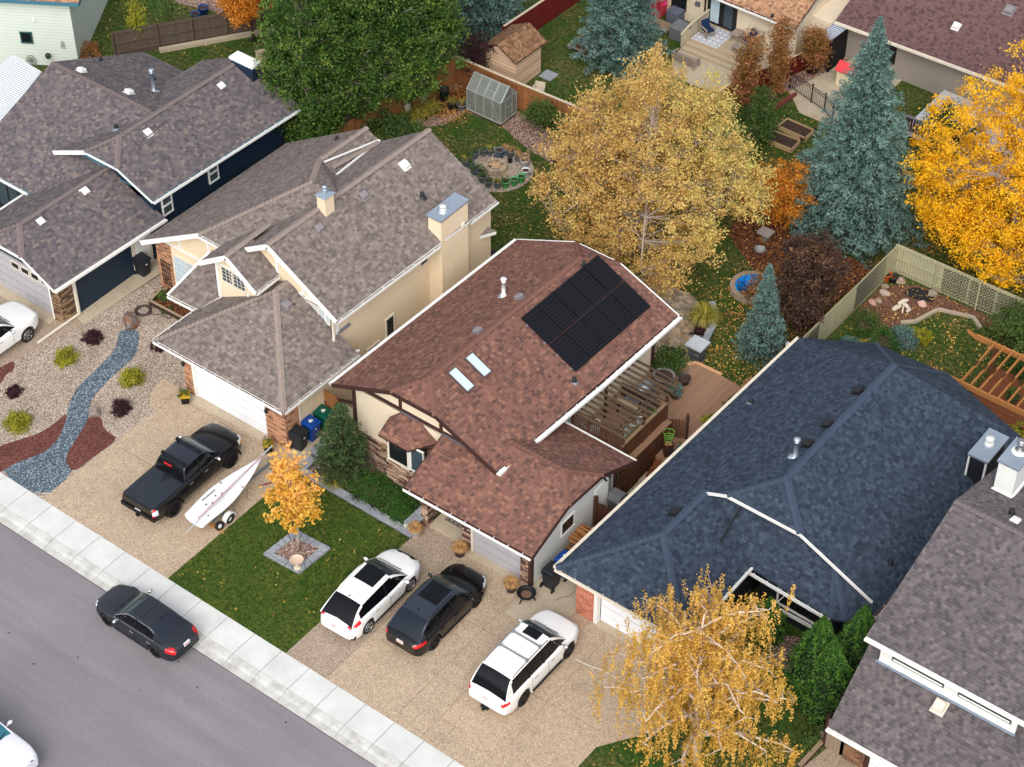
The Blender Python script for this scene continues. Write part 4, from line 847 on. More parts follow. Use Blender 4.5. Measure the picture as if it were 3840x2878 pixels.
# side windows
window(R2, (-1.73, 16.66, 1.0), (0, 1, 0), .5, 1.05, (1, 0, 0), M['cream_trim'], M['glass_d'], .07); window(R2, (-1.73, 19.28, 3.62), (0, 1, 0), .5, .36, (1, 0, 0), M['cream_trim'], M['glass_d'], .06); window(R2, (-1.73, 15.25, .35), (0, 1, 0), .8, .8, (1, 0, 0), M['cream_trim'], M['glass'], .06)
# chimneys
ch = MB().box(-1.75, 19.95, 0, -.98, 21.95, 6.18).build('chimney', M['stucco'], R2)
MB().box(-1.82, 19.88, 6.18, -.92, 22.02, 6.26).build('chimney_cap', M['metal'], ch); pipe(ch, (-1.38, 20.6, 6.3), .22, .12, P('flue_white', (196, 198, 200), .4), M['metal'], 'flue', True)
MB().box(-.98, 21.45, 4.95, -.9, 21.6, 5.15).build('vent_cover', M['white'], ch)
ch = MB().box(-5.12, 16.15, 6.6, -4.62, 16.75, 8.15).build('chimney', M['stucco'], R2)
MB().add([(-5.2, 16.07, 8.15), (-4.54, 16.07, 8.15), (-4.54, 16.83, 8.15), (-5.2, 16.83, 8.15), (-4.87, 16.45, 8.3)], [(3, 2, 1, 0), (0, 1, 4), (1, 2, 4), (2, 3, 4), (3, 0, 4)]).build('chimney_cap', M['metal'], ch)
pipe(ch, (-4.87, 16.45, 8.35), .18, .08, M['metal'], None, 'flue', True)
for x, y, m_ in ((-4.36, 21.45, 'white'), (-4.43, 18.52, 'ventgrey'), (-4.48, 15.45, 'ventgrey')): boxvent(R2, onroof([(x, y)], f2R)[0], hn(f2R), M[m_], .38, .16)
pipe(R2, onroof([(-2.93, 20.97)], f2R)[0], .25, .08, M['black'], P('black_flashing', (38, 44, 52)), 'vent_pipe'); boxvent(R2, (-3.84, 12.34, 4.85), Vector((.5, 0, .87)), M['ventgrey'], .36, .15)
pipe(R2, onroof([(-9.31, 22.24)], f2W[:3])[0], .25, .08, M['black'], None, 'vent_pipe')
b = MB(); b.tube([(-.95, 13.35, 2.75), (-.7, 13.3, 2.72)], .06, 8); b.tube([(-.95, 13.5, 2.75), (-.75, 13.65, 2.85)], .06, 8); b.build('flood_light', M['white'], R2)

# ---------------- the navy house on the left ----------------
R1 = empty('house', (-18, 9, 0), 0, 'navy blue sided house with charcoal brown roof and grey garage door', 'house')
m0, m1, mb = (-14.59, 14.63, 4.2), (-14.1, 24.85, 4.2), (-21.35, 14.52, 4.2)
mk0, mk1, mA, mAb = (-19.05, 14.6, 5.2), (-16.8, 14.6, 5.2), (-17.95, 16.0, 5.78), (-17.75, 23.9, 5.78); mbk = (-20.95, 24.85, 4.2)
bk0, bk1 = (-18.9, 24.9, 5.2), (-16.6, 24.9, 5.2)
H1R = [m0, m1, bk1, mAb, mA, mk1]; H1L = [mb, mk0, mA, mAb, bk0, mbk]
wr, wf = 5.72, 3.1
W_ = [(-25.4, 12.4, wf), (-21.1, 12.4, wf), (-21.1, 12.4, wf), (-17.95, 18.5, wr)]
WF = [(-25.5, 12.35, wf), (-21.05, 12.35, wf), (-17.9, 12.35, wf), (-17.9, 18.5, wr), (-25.3, 18.5, wr)]; WB = [(-25.3, 18.5, wr), (-18.0, 18.5, wr), (-18.0, 24.6, 3.1), (-25.2, 24.6, 3.1)]
roof([H1R, H1L, [mk0, mk1, mA], [bk1, bk0, mAb]], M['sh_navy'], R1, M['blue_trim'])
roof([[(-25.5, 12.35, wf), (-18.05, 12.35, wf), (-18.05, 18.5, wr), (-25.3, 18.5, wr)], [(-25.3, 18.5, wr), (-18.05, 18.5, wr), (-18.05, 22.3, 4.09), (-20.9, 22.3, 4.09), (-21.6, 24.6, 3.1), (-25.2, 24.6, 3.1)]], M['sh_navy'], R1, M['blue_trim'])
caps([(mA, mAb), (mk0, mA), (mk1, mA), ((-25.3, 18.5, wr), (-18.3, 18.5, wr))], M['sh_navy'], R1)
trimline([mb, mk0], R1, M['white'], .06, .22); trimline([mk0, mk1, m0], R1, M['white'], .06, .12); gutter(m0, m1, R1, M['white'], (1, 0, 0), debris=False)
trimline([(-25.2, 24.6, 3.1), (-21.6, 24.6, 3.1)], R1, M['white'], .06, .12); trimline([mbk, (-21.05, 22.2, 4.2)], R1, M['white'], .06, .14)
gutter((-25.5, 12.35, wf), (-21.05, 12.35, wf), R1, M['white'], (0, -1, 0), debris=False)
b = MB(); b.box(-20.9, 15.1, 0, -15.1, 24.4, 4.1); b.add([(-20.9, 15.1, 3.6), (-15.1, 15.1, 3.6), (-15.1, 15.1, 4.3), (-16.8, 15.1, 5.1), (-19.1, 15.1, 5.1), (-20.9, 15.1, 4.3)], [(0, 1, 2, 3, 4, 5)])
b.box(-25, 12.9, 0, -20.9, 24.0, 2.95); b.box(-21.1, 9.0, 0, -20.9, 15, 2.7); b.box(-15.55, 9.6, 0, -15.35, 15.3, 2.75); b.box(-21, 8.95, 2.3, -15.5, 9.1, 2.85); b.add([(-21.1, 8.95, 2.7), (-15.4, 8.95, 2.7), (-16.9, 8.95, 3.65), (-19.4, 8.95, 3.65)], [(0, 1, 2, 3)])
b.build('wall', M['navy'], R1)
b = MB(); b.bar((-20.2, 15.06, 4.45), (-18.0, 15.06, 4.45), .05, .22); b.bar((-21, 15.05, 4.05), (-15.6, 15.05, 4.05), .05, .05); b.build('flashing', M['blue_trim'], R1)
h0, h1, h2, h3 = (-21.4, 8.15, 2.8), (-14.88, 8.15, 2.8), (-14.55, 15.25, 2.8), (-21.4, 15.1, 2.8); hk0, hk1, hA, hB = (-19.45, 8.15, 3.8), (-16.85, 8.15, 3.8), (-18.15, 9.35, 4.42), (-18.0, 15.1, 4.42)
H1G = [h1, h2, hB, hA, hk1]
roof([H1G, [h3, h0, hk0, hA, hB], [hk0, hk1, hA]], M['sh_navy'], R1, M['white'], 'garage_roof'); caps([(hA, hB), (hk0, hA), (hk1, hA)], M['sh_navy'], R1)
gutter(h1, h2, R1, M['white'], (1, 0, 0), debris=False); trimline([h0, hk0, hk1, h1], R1, M['white'], .06, .12); gutter(h0, h3, R1, M['white'], (-1, 0, 0), debris=False)
b = MB(); b.box(-15.98, 8.72, 0, -15.35, 9.6, 2.75); b.build('stone_pier', M['stone_b'], R1)
MB().box(-15.36, 9.6, .0, -15.28, 9.7, 2.75).build('corner_post', M['white'], R1)
gd = MB().box(-20.9, 8.86, .04, -16.05, 8.94, 2.4).build('garage_door', M['grey_door'], R1); MB().box(-16.06, 8.7, 0, -15.97, 8.95, 2.5).build('door_frame', M['white'], R1)
b = MB()
for i in range(8):
    for j in range(4):
        x0 = -20.84+i*.6; z0 = .1+j*.56
        if j < 3: b.box(x0, 8.845, z0, x0+.52, 8.87, z0+.44)
b.build('door_panel', M['grey_door'], gd)
for i in range(4): window(R1, (-16.65-i*.68, 8.86, 1.88), (1, 0, 0), .5, .34, (0, -1, 0), M['cream_trim'], M['glass_d'], .04)
downspout(R1, [(-15.25, 9.65, 2.6), (-15.25, 9.65, .15), (-15.35, 7.0, .08)], M['cream_trim'], .06)
for y in (15.66, 18.94): window(R1, (-15.07, y, 2.5), (0, 1, 0), .55, 1.05, (1, 0, 0), M['white'], M['glass'], .08); MB().box(-15.04, y-.02, 3.0, -14.97, y+.57, 3.07).build('window_bar', M['white'], R1)
dr = MB().box(-15.34, 13.75, .1, -15.28, 14.65, 2.2).build('side_door', M['white'], R1); MB().box(-15.36, 13.5, 0, -15.3, 13.74, 2.4).box(-15.36, 14.66, 0, -15.3, 14.8, 2.4).build('door_frame', M['cream_trim'], R1); MB().ell((-15.25, 13.88, 1.0), (.04, .04, .04)).build('handle', M['black'], dr)
window(R1, (-24.2, 12.88, .6), (1, 0, 0), 2.6, 2.0, (0, -1, 0), M['black'], M['glass'], .08, split=[.3, .62])
ch = MB().box(-17.9, 23.95, 5.0, -16.45, 24.5, 6.05).build('chimney', M['navy'], R1); MB().box(-17.98, 23.88, 6.05, -16.37, 24.56, 6.18).build('chimney_cap', M['white'], ch); MB().box(-17.94, 23.92, 5.97, -16.41, 24.53, 6.05).build('cap_trim', M['blue_trim'], ch)
for x, y in ((-17.35, 17.3), (-17.2, 22.4)): boxvent(R1, onroof([(x, y)], H1R)[0], hn(H1R), M['white'], .36, .15)
for x, y in ((-17.7, 10.24), (-17.68, 13.15)): boxvent(R1, onroof([(x, y)], H1G)[0], hn(H1G), M['white'], .36, .15)
for x, y in ((-23.77, 19.04), (-20.6, 19.25)): boxvent(R1, onroof([(x, y)], WB)[0], hn(WB), M['white'], .36, .15)
pipe(R1, onroof([(-20.43, 20.77)], WB)[0], 1.25, .1, M['metal'], M['metal'], 'flue_pipe', True)
for x, y, f in ((-24.7, 21.18, WB), (-21.6, 21.9, WB), (-19.14, 16.88, H1L)): pipe(R1, onroof([(x, y)], f)[0], .22, .08, M['black'], M['flash'], 'vent_pipe')
# ---------------- the white sided house at the top left ----------------
R0 = empty('house', (-30.55, 24.4, 0), math.radians(32), 'white horizontal sided house with teal roof edge at the back left', 'house')
def L0(o): return local(o, R0)
L0(MB().box(-9, 0, 0, 0, 8, 4.3).build('wall', M['pale_siding'], None))
ro = roof([[(-9.5, -.6, 4.6), (.75, -.6, 4.6), (.75, 4, 4.8), (-9.5, 4, 4.8)], [(-9.5, 4, 4.8), (.75, 4, 4.8), (.75, 8.5, 4.6), (-9.5, 8.5, 4.6)]], M['sh_tan'], None, M['blue_trim'], 'roof', .25); L0(ro)
w_ = window(None, (-2.98, -.02, 1.5), (1, 0, 0), .55, .6, (0, -1, 0), P('teal_frame', (44, 84, 84)), M['glass_d'], .07); L0(w_)
L0(MB().lathe((-1.63, -.15, .65), [(.1, -.05), (.16, .1), (.14, .2), (.0, .2)], 10).build('wall_planter', P('dark_green_pot', (36, 56, 46)), None))
b = MB(); c = (-2.67, -.05, .3)
for r in (.1, .2, .3): b.tube([(c[0]+r*math.cos(t*PI/8), -.05, c[2]+r*1.15*math.sin(t*PI/8)) for t in range(17)], .012, 4, False)
for t in range(12): b.tube([(c[0], -.05, c[2]), (c[0]+.3*math.cos(t*PI/6), -.05, c[2]+.34*math.sin(t*PI/6))], .008, 4)
L0(b.build('wall_ornament', P('tin', (120, 118, 112), .5, .5), None)); b = MB()
for k in range(4): b.tube([(-.71+.12*math.cos(t*PI/6)*(1 if k % 2 else .6), -.05, 1.6-.1*k+.1*math.sin(t*PI/6)) for t in range(13)], .01, 4, False)
L0(b.build('wall_ornament', P('tin', (120, 118, 112), .5, .5), None)); L0(MB().box(-2.2, -.1, 2.9, -2.05, 0, 3.05).build('vent_cover', M['white'], None))
k = N('corrugated_white', .4, .2, .5); w_ = k.n('ShaderNodeTexWave', Scale=2.2); w_.bands_direction = 'Y'; k.l(k.co(), w_.inputs['Vector']); k.col(k.mix(w_.outputs[1], srgb(206, 210, 216), srgb(236, 238, 240))); k.bump(w_.outputs[1], .8, .04); M['corr'] = k.m
cpt = empty('patio_cover', (-28.5, 18, 0), 0, 'white corrugated metal patio cover beside the white sided house', 'patio cover')
MB().slab([(-30.7, 20.3, 3.0), (-28.3, 20.05, 3.0), (-26.9, 15.9, 2.75), (-30.7, 15.9, 2.75)], (0, 0, -.1)).build('roof', M['corr'], cpt)
b = MB()
for x, y in ((-30.5, 16.2), (-27.2, 16.2), (-28.6, 19.8), (-30.5, 19.8)): b.box(x-.05, y-.05, 0, x+.05, y+.05, 2.75)
b.build('post', M['white'], cpt)

# ---------------- the slate blue roofed house ----------------
R4 = empty('house', (20, 15, 0), 0, 'low house with slate blue shingle roof and red brick garage pier', 'house')
q0, q1, q2, q3 = (14.13, 8.5, 2.8), (14.65, 26.65, 2.8), (25.92, 26.82, 2.8), (25.7, 13.8, 2.8)
T0, T1 = (20.1, 16.2, 5.5), (20.15, 24.95, 5.42); bk = (17.56, 28.4, 2.8), (21.3, 28.6, 2.8)
f4L = [q0, (14.3, 14.55, 2.8), q1, (17.5, 28.4, 2.85) if 0 else (17.5, 26.7, 4.05), T1, T0, (18.3, 14.6, 4.68), (17.3, 14.6, 4.2), (17.22, 11.6, 4.2)]
f4L = [q0, q1, (17.6, 28.4, 2.82) if 0 else q1, T1, T0, (18.3, 14.6, 4.68), (17.3, 14.6, 4.22), (17.22, 11.6, 4.2)]
f4L = [q0, (14.65, 26.65, 2.8), T1, T0, (18.3, 14.6, 4.68), (17.3, 14.6, 4.22), (17.22, 11.6, 4.2)]
f4R = [(25.75, 13.85, 2.8), (25.92, 26.9, 2.8), T1, T0, (21.85, 14.6, 4.65), (25.4, 14.6, 3.0)]
rB = [(14.65, 26.65, 2.8), (17.56, 28.4, 2.8), T1]; rB2 = [(17.56, 28.4, 2.8), (21.3, 28.6, 2.8), T1]; rB3 = [(21.3, 28.6, 2.8), (25.92, 26.9, 2.8), T1]
Wg = [(20.4, 8.5, 2.8), (20.4, 13.7, 2.8), (20.6, 14.9, 2.8), (17.3, 14.95, 4.22), (17.22, 11.6, 4.2)]
roof([f4L, f4R, rB, rB2, rB3, [(18.3, 14.6, 4.68), (21.85, 14.6, 4.65), T0]], M['sh_blue'], R4, M['cream_trim'], 'roof', .16)
roof([[q0, (20.4, 8.5, 2.8), (17.22, 11.6, 4.2)], Wg], M['sh_blue'], R4, M['sh_blue'], 'garage_roof', .16)
caps([(T0, T1), ((18.3, 14.6, 4.68), T0), ((21.85, 14.6, 4.65), T0), (q0, (17.22, 11.6, 4.2)), ((20.4, 8.5, 2.8), (17.22, 11.6, 4.2)), ((17.22, 11.6, 4.2), (17.3, 14.6, 4.22)), (rB2[0], T1), (rB3[0], T1)], M['sh_blue'], R4, .34)
bay = [(20.4, 13.35, 2.6), (24.35, 13.15, 2.6), (24.95, 13.4, 2.6), (25.6, 13.9, 2.6)]; bA = (23.5, 14.75, 3.55)
roof([[(17.4, 14.97, 4.2), (22.2, 15.0, 4.2), (20.45, 13.4, 2.78)], [(20.45, 13.4, 2.78), (22.2, 15, 4.2), bA, bay[1]], [bay[1], bay[2], bA], [bay[2], bay[3], (25.4, 14.8, 2.95), bA]], M['sh_blue'], R4, M['sh_blue'], 'bay_roof', .14)
caps([(bay[1], bA), (bay[2], bA)], M['sh_blue'], R4, .3)
trimline([(17.3, 14.57, 4.25), (18.3, 14.57, 4.7), (21.85, 14.57, 4.68), (25.4, 14.57, 3.05)], R4, M['white'], .07, .12)
gutter(q0, q1, R4, M['cream_trim'], (-1, 0, 0), debris=False, w=.12); gutter(q0, (20.4, 8.5, 2.8), R4, M['cream_trim'], (0, -1, 0), debris=False); gutter(bay[0], bay[1], R4, M['white'], (0, -1, 0), debris=False); gutter((20.4, 8.5, 2.8), (20.4, 13.4, 2.8), R4, M['white'], (1, 0, 0), debris=False); gutter((25.75, 13.85, 2.8), (25.92, 26.9, 2.8), R4, M['cream_trim'], (1, 0, 0), debris=True)
b = MB(); b.box(14.85, 9.15, 0, 15.0, 26.2, 2.68); b.box(14.9, 14.9, 0, 25.2, 26.2, 2.68); b.box(19.9, 9.15, 0, 20.1, 14.9, 2.68); b.box(15, 9.2, 2.3, 20, 9.4, 2.7); b.prism([(20.6, 15), (20.6, 14.0), (24.0, 13.9), (24.9, 14.6), (24.9, 15)], 0, 2.5)
b.add([(17.2, 15.05, 2.7), (25.2, 15.05, 2.7), (24.9, 15.05, 3.0), (21.8, 15.05, 4.5), (18.3, 15.05, 4.5), (17.2, 15.05, 4.1)], [(0, 1, 2, 3, 4, 5)]); b.box(15, 26.0, 0, 25.2, 26.2, 2.6)
b.build('wall', M['black_siding'], R4)
MB().bar((18.6, 14.98, 4.15), (21.8, 14.98, 4.15), .06, .3).build('flashing', M['blue_trim'], R4)
b = MB(); b.box(14.82, 9.02, 0, 15.72, 9.3, 2.68); b.build('brick_pier', M['brick_h4'], R4)
MB().box(15.73, 9.0, 0, 15.9, 9.25, 2.68).box(15.9, 9.05, 2.3, 20, 9.2, 2.68).build('door_frame', M['white'], R4)
gd = MB().box(15.9, 9.3, .04, 19.9, 9.38, 2.35).build('garage_door', M['white_door'], R4)
b = MB()
for i in range(6):
    for j in range(4): x0 = 15.98+i*.65; z0 = .1+j*.56; b.box(x0, 9.285, z0, x0+.56, 9.31, z0+.43)
b.build('door_panel', M['white_door'], gd)
window(R4, (21.6, 13.92, .95), (1, -.03, 0), 2.3, 1.1, (0, -1, 0), M['white'], M['glass_d'], .1)
MB().box(21.4, 13.8, .55, 24.1, 13.9, .68).build('white_band', M['white'], R4)
downspout(R4, [(19.05, 14.5, 4.5), (19.1, 13.0, 3.75)], M['black'], .05)
downspout(R4, [(14.5, 26.0, 2.75), (14.2, 26.4, 2.4), (14.2, 26.4, .1)], M['white'], .07)
for x, y in ((16.9, 12.98), (19.7, 22.71), (19.72, 20.11), (19.7, 18.59)): boxvent(R4, onroof([(x, y)], f4L)[0], hn(f4L), M['black'], .42, .14)
pipe(R4, onroof([(15.42, 21.21)], f4L)[0], .2, .08, M['black'], M['flash'], 'vent_pipe'); pipe(R4, onroof([(19.6, 17.7)], f4L)[0], .95, .1, M['metal'], M['metal'], 'flue_pipe', True)
for x, y in ((25.0, 16.68), ): pipe(R4, onroof([(x, y)], f4R)[0], .25, .09, M['black'], None, 'vent_pipe')
ch = MB().box(25.02, 23.05, 2.4, 25.82, 24.8, 4.4).build('chimney', M['black_siding'], R4); MB().box(24.95, 22.95, 4.4, 25.9, 24.9, 4.5).build('chimney_cap', M['metal'], ch)
MB().box(24.98, 23.0, 2.4, 25.06, 23.08, 4.4).box(25.76, 23.0, 2.4, 25.84, 23.08, 4.4).build('corner_trim', M['white'], ch); pipe(ch, (25.4, 24.0, 4.55), .25, .13, M['white'], None, 'flue', True)
# ---------------- the grey roofed two-storey house at the lower right ----------------
R5 = empty('house', (30, 10, 0), 0, 'two storey house with warm grey roof and pale upper wall at the lower right corner', 'house')
zr = 7.6
u0, u1, u2, u3 = (26.98, 10.7, 5.7), (33.7, 10.7, 5.7), (26.90,17.27,7.60), (29.87,17.26,7.60)
f5 = [u0, (38, 10.7, 5.7), (38, 17.2, 7.6), u2]
roof([f5, [u2, (38, 17.2, 7.6), (38, 23.5, 5.7), (27.0, 23.5, 5.7)]], M['sh_grey'], R5, M['white'], 'roof', .16)
caps([(u2, (38, 17.2, 7.6))], M['sh_grey'], R5, .34); gutter(u0, (38, 10.7, 5.7), R5, M['white'], (0, -1, 0), debris=False)
l0, l1 = (27.13, 8.24, 2.8), (38, 8.24, 2.8)
fl5 = [l0, (40, 8.24, 2.8), (40, 11.2, 4.2), (27.15, 11.3, 4.25), (26.90,12.29,3.49)]
fl5 = [l0, (40, 8.24, 2.8), (40, 12.6, 4.87), (26.75, 12.6, 4.87)]
roof([fl5], M['sh_grey'], R5, M['white'], 'garage_roof', .14); gutter(l0, (40, 8.24, 2.8), R5, M['white'], (0, -1, 0), debris=False)
b = MB(); b.box(27.55, 11.2, 3.0, 33.2, 22.8, 5.55); b.build('wall', M['white_siding'], R5)
b = MB(); b.box(27.5, 22.5, 0, 38, 22.6, 5); b.box(27.4, 11.35, 0, 27.54, 22.6, 5.2); b.box(27.3, 9.4, 0, 27.45, 12, 2.75); b.build('side_wall', M['brick_h5'], R5)
b = MB(); b.box(27.5, 11.1, 4.22, 33.25, 11.22, 4.34); b.box(27.5, 11.14, 4.3, 27.68, 11.24, 5.55); b.box(33.05, 11.14, 4.3, 33.25, 11.24, 5.55); b.build('white_trim', M['white'], R5)
MB().bar((27.4, 11.05, 4.26), (33.3, 11.05, 4.26), .12, .03).build('flashing', P('flash_blue', (130, 142, 158)), R5)
for x in (28.05, 30.85): window(R5, (x+.1, 11.2, 4.72), (1, 0, 0), 1.9, .4, (0, -1, 0), M['white'], M['glass_d'], .1, split=[.5]); MB().box(x-.05, 11.16, 4.57, x+2.15, 11.19, 5.28).build('window_surround', M['black'], R5)
b = MB(); b.box(27.5, 9.32, 0, 28.4, 9.6, 2.7); b.build('brick_pier', M['brick_h5'], R5)
MB().box(28.42, 9.34, 0, 28.6, 9.5, 2.7).build('door_frame', M['brown_trim'], R5); MB().box(28.6, 9.4, .04, 33, 9.5, 2.5).build('garage_door', M['white_door'], R5)
boxvent(R5, onroof([(30.37, 10.75)], fl5)[0], hn(fl5), M['cream_trim'], .45, .3)
fb5 = [u2, (38, 17.2, 7.6), (38, 23.5, 5.7), (27.0, 23.5, 5.7)]
boxvent(R5, (29.21,17.88,7.35), hn(fb5), M['white'], .36, .14); pipe(R5, (28.89,18.27,7.30), .25, .09, M['black'], None, 'vent_pipe')
ch = MB().box(27.55, 19.4, 5.6, 28.35, 20.9, 8.45).build('chimney', M['white_siding'], R5); MB().box(27.48, 19.33, 8.45, 28.42, 20.97, 8.55).build('chimney_cap', M['metal'], ch); pipe(ch, (27.95, 20.3, 8.6), .5, .13, P('steel', (150, 150, 152), .25, .8), M['white'], 'flue', True)
MB().box(27.5, 19.3, 6.9, 28.4, 19.4, 7.0).box(28.35, 19.3, 6.8, 28.42, 20.9, 6.95).build('flashing', M['white'], ch)
# ---------------- houses across the back lane ----------------
R6 = empty('house', (-3, 49, 0), 0, 'sand stucco house with tan shingle roof and black patio doors at the back', 'house')
MB().box(-7.8, 49.0, 0, .9, 60, 2.75).box(-12.5, 51, 0, -7.8, 60, 2.75).build('wall', M['stucco2'], R6); MB().box(.9, 50.5, 0, 2.15, 60, 2.4).build('side_wall', M['stucco2'], R6)
s0, s1, s2, s3 = (-4.05, 48.4, 2.75), (1.15, 48.25, 2.85), (1.15, 56, 6.2), (-9, 56, 6.2); f6 = [(-9, 48.5, 2.7), s1, s2, s3]
roof([f6], M['sh_tan'], R6, M['brown_trim'], 'roof', .16); gutter((-9, 48.5, 2.7), s1, R6, M['white'], (0, -1, 0))
fr = MB().box(-4.95, 48.94, .52, -3.0, 49.02, 2.65).build('patio_door', M['black'], R6)
MB().box(-4.72, 48.92, .68, -4.15, 48.95, 2.5).build('pane', M['glass_b'], fr); MB().box(-3.82, 48.92, .68, -3.25, 48.95, 2.5).build('pane', M['glass'], fr)
window(R6, (-7.3, 48.98, .65), (1, 0, 0), .85, .75, (0, -1, 0), M['black'], M['glass_d'], .08); downspout(R6, [(-5.1, 48.93, 2.7), (-5.1, 48.93, .5)], M['brown_trim'], .05)
pipe(R6, onroof([(-0.46,48.46,3.60)], f6)[0], .2, .09, M['black'], M['black'], 'vent_pipe')
MB().box(-5.75, 48.85, 1.3, -5.45, 48.98, 1.55).build('wall_light', P('pewter', (96, 100, 104)), R6)
R7 = empty('house', (7, 51, 0), 0, 'grey stucco house with mauve brown roof behind the yellow tree', 'house')
MB().box(2.85, 51.3, 0, 30, 62, 2.6).build('wall', M['stucco3'], R7)
f7 = [(2.45, 50.3, 2.8), (22, 50.9, 2.8), (22, 58.5, 6.2), (2.6, 58, 6.2)]; f7b = [(2.6, 58, 6.2), (22, 58.5, 6.2), (22, 66, 2.8), (2.6, 66, 2.8)]
roof([f7, f7b], M['sh_brown'], R7, M['cream_trim'], 'roof', .16); gutter(f7[0], f7[1], R7, M['cream_trim'], (0, -1, 0), debris=False)
window(R7, (4.95, 51.28, .9), (1, 0, 0), .9, 1.5, (0, -1, 0), M['dark'], M['glass_d'], .06)
boxvent(R7, onroof([(8.59,52.53,4.20)], f7)[0], hn(f7), M['white'], .36, .2); boxvent(R7, onroof([(10.62,54.47,5.00)], f7)[0], hn(f7), M['ventgrey'], .5, .2)
lt = empty('lean_to', (2.6, 50, 0), 0, 'small lean-to with corrugated metal roof against the house side', 'lean-to')
k = N('corrugated_tin', .3, .8, .5); w_ = k.n('ShaderNodeTexWave', Scale=2.0); w_.bands_direction = 'Y'; k.l(k.co(), w_.inputs['Vector']); k.col(k.mix(w_.outputs[1], srgb(150, 160, 186), srgb(240, 242, 246))); k.bump(w_.outputs[1], 1, .06)
MB().slab([(2.18,50.80,2.35), (3.05,50.76,2.35), (2.84,49.33,2.20), (2.06,49.41,2.20)], (0, 0, -.05)).build('roof', k.m, lt)
MB().box(2.75, 49.4, 0, 2.85, 51.2, 2.15).box(2.2, 50.9, 0, 2.8, 51.0, 1.6).build('side_panel', M['dark'], lt)

# ---------------- shed, greenhouse, fences ----------------
sh = empty('shed', (-11, 38.5, 0), 0, 'weathered wooden garden shed with brown shingle roof behind the cedar fence', 'shed')
MB().box(-11.9, 37.4, 0, -9.85, 39.7, 2.0).build('wall', M['shedwood'], sh)
sa_, sb_, sc_, sd_, se_, sf_ = (-9.82,36.64,2.10), (-9.69,39.58,2.10), (-10.89,39.57,2.55), (-10.80,36.36,2.75), (-11.39,36.38,2.50), (-11.72,39.03,2.50)
MB().add([(-11.9, 37.38, 1.9), (-9.87, 37.38, 1.9), (-10.9, 37.38, 2.7)], [(0, 1, 2)]).build('gable', M['shedwood'], sh)
roof([[(-9.65, 37.1, 2.05), (-9.6, 39.9, 2.05), (-10.85, 39.95, 2.75), (-10.95, 37.15, 2.75)], [(-10.85, 39.95, 2.75), (-10.95, 37.15, 2.75), (-12.15, 37.3, 2.1), (-12.1, 39.95, 2.1)]], M['sh_shed'], sh, M['brown_trim'], 'roof', .08)
tag(MB().box(-9.7, 39.3, 0, -8.9, 40.1, .06).build('stone_slab', P('slate_slab', (140, 146, 150))), 'grey stone slab lying beside the shed wall', 'slab')
gh = empty('greenhouse', (-9.7, 35, 0), 0, 'small silver framed greenhouse with clear panels beside the cedar fence', 'greenhouse')
k = N('polycarbonate', .25, 0, .5); k.col(k.mix(k.noise(2, 3), srgb(120, 126, 118), srgb(150, 156, 148))); k.b.inputs['Alpha'].default_value = .55; PC = k.m
gx0, gx1, gy0, gy1, gz, gt = -10.85, -8.55, 34.35, 35.75, 1.45, 2.15
b = MB(); fm = P('aluminium', (190, 196, 196), .4, .5); gm = (gy0+gy1)/2
for i in range(5):
    x = gx0+(gx1-gx0)*i/4; b.bar((x, gy0, .12), (x, gy0, gz), .045, .045, (0, 1, 0)); b.bar((x, gy1, .12), (x, gy1, gz), .045, .045, (0, 1, 0)); b.bar((x, gy0, gz), (x, gm, gt), .045, .045); b.bar((x, gy1, gz), (x, gm, gt), .045, .045)
for y, z in ((gy0, .14), (gy1, .14), (gy0, gz), (gy1, gz), (gm, gt)): b.bar((gx0, y, z), (gx1, y, z), .05, .05)
for x in (gx0, gx1): b.bar((x, gy0, .14), (x, gy1, .14), .05, .05); b.bar((x, gy0, gz), (x, gy1, gz), .04, .04); b.bar((x, gm-.3, .1), (x, gm-.3, gz+.2), .04, .04, (0, 1, 0)); b.bar((x, gm+.3, .1), (x, gm+.3, gz+.2), .04, .04, (0, 1, 0)); b.bar((x, gm-.3, .9), (x, gm+.3, .9), .04, .04)
x = gx0+(gx1-gx0)*.5; b.bar((x, gy0+.25, 1.76), (x+.57, gy0+.25, 1.76), .04, .04); b.bar((gx0+.1, gy0-.01, .2), (gx0+.55, gy0-.01, 1.4), .015, .015); b.bar((gx1-.1, gy0-.01, .2), (gx1-.6, gy0-.01, 1.4), .015, .015)
b.bar((gx1+.1, gy0-.1, gz+.1), (gx1+.05, gm, gt+.08), .05, .05); b.build('frame', fm, gh)
b = MB(); b.slab([(gx0, gy0, .14), (gx1, gy0, .14), (gx1, gy0, gz), (gx0, gy0, gz)], (0, .01, 0)); b.slab([(gx0, gy1, .14), (gx1, gy1, .14), (gx1, gy1, gz), (gx0, gy1, gz)], (0, .01, 0))
b.slab([(gx0, gy0, gz), (gx1, gy0, gz), (gx1, gm, gt), (gx0, gm, gt)], (0, 0, .01)); b.slab([(gx0, gy1, gz), (gx1, gy1, gz), (gx1, gm, gt), (gx0, gm, gt)], (0, 0, .01))
for x in (gx0, gx1): b.slab([(x, gy0, .14), (x, gy1, .14), (x, gy1, gz), (x, gm, gt), (x, gy0, gz)], (.01, 0, 0))
b.build('panel', PC, gh); MB().box(gx0-.05, gy0-.05, 0, gx1+.05, gy1+.05, .12).build('base', M['greywood'], gh)
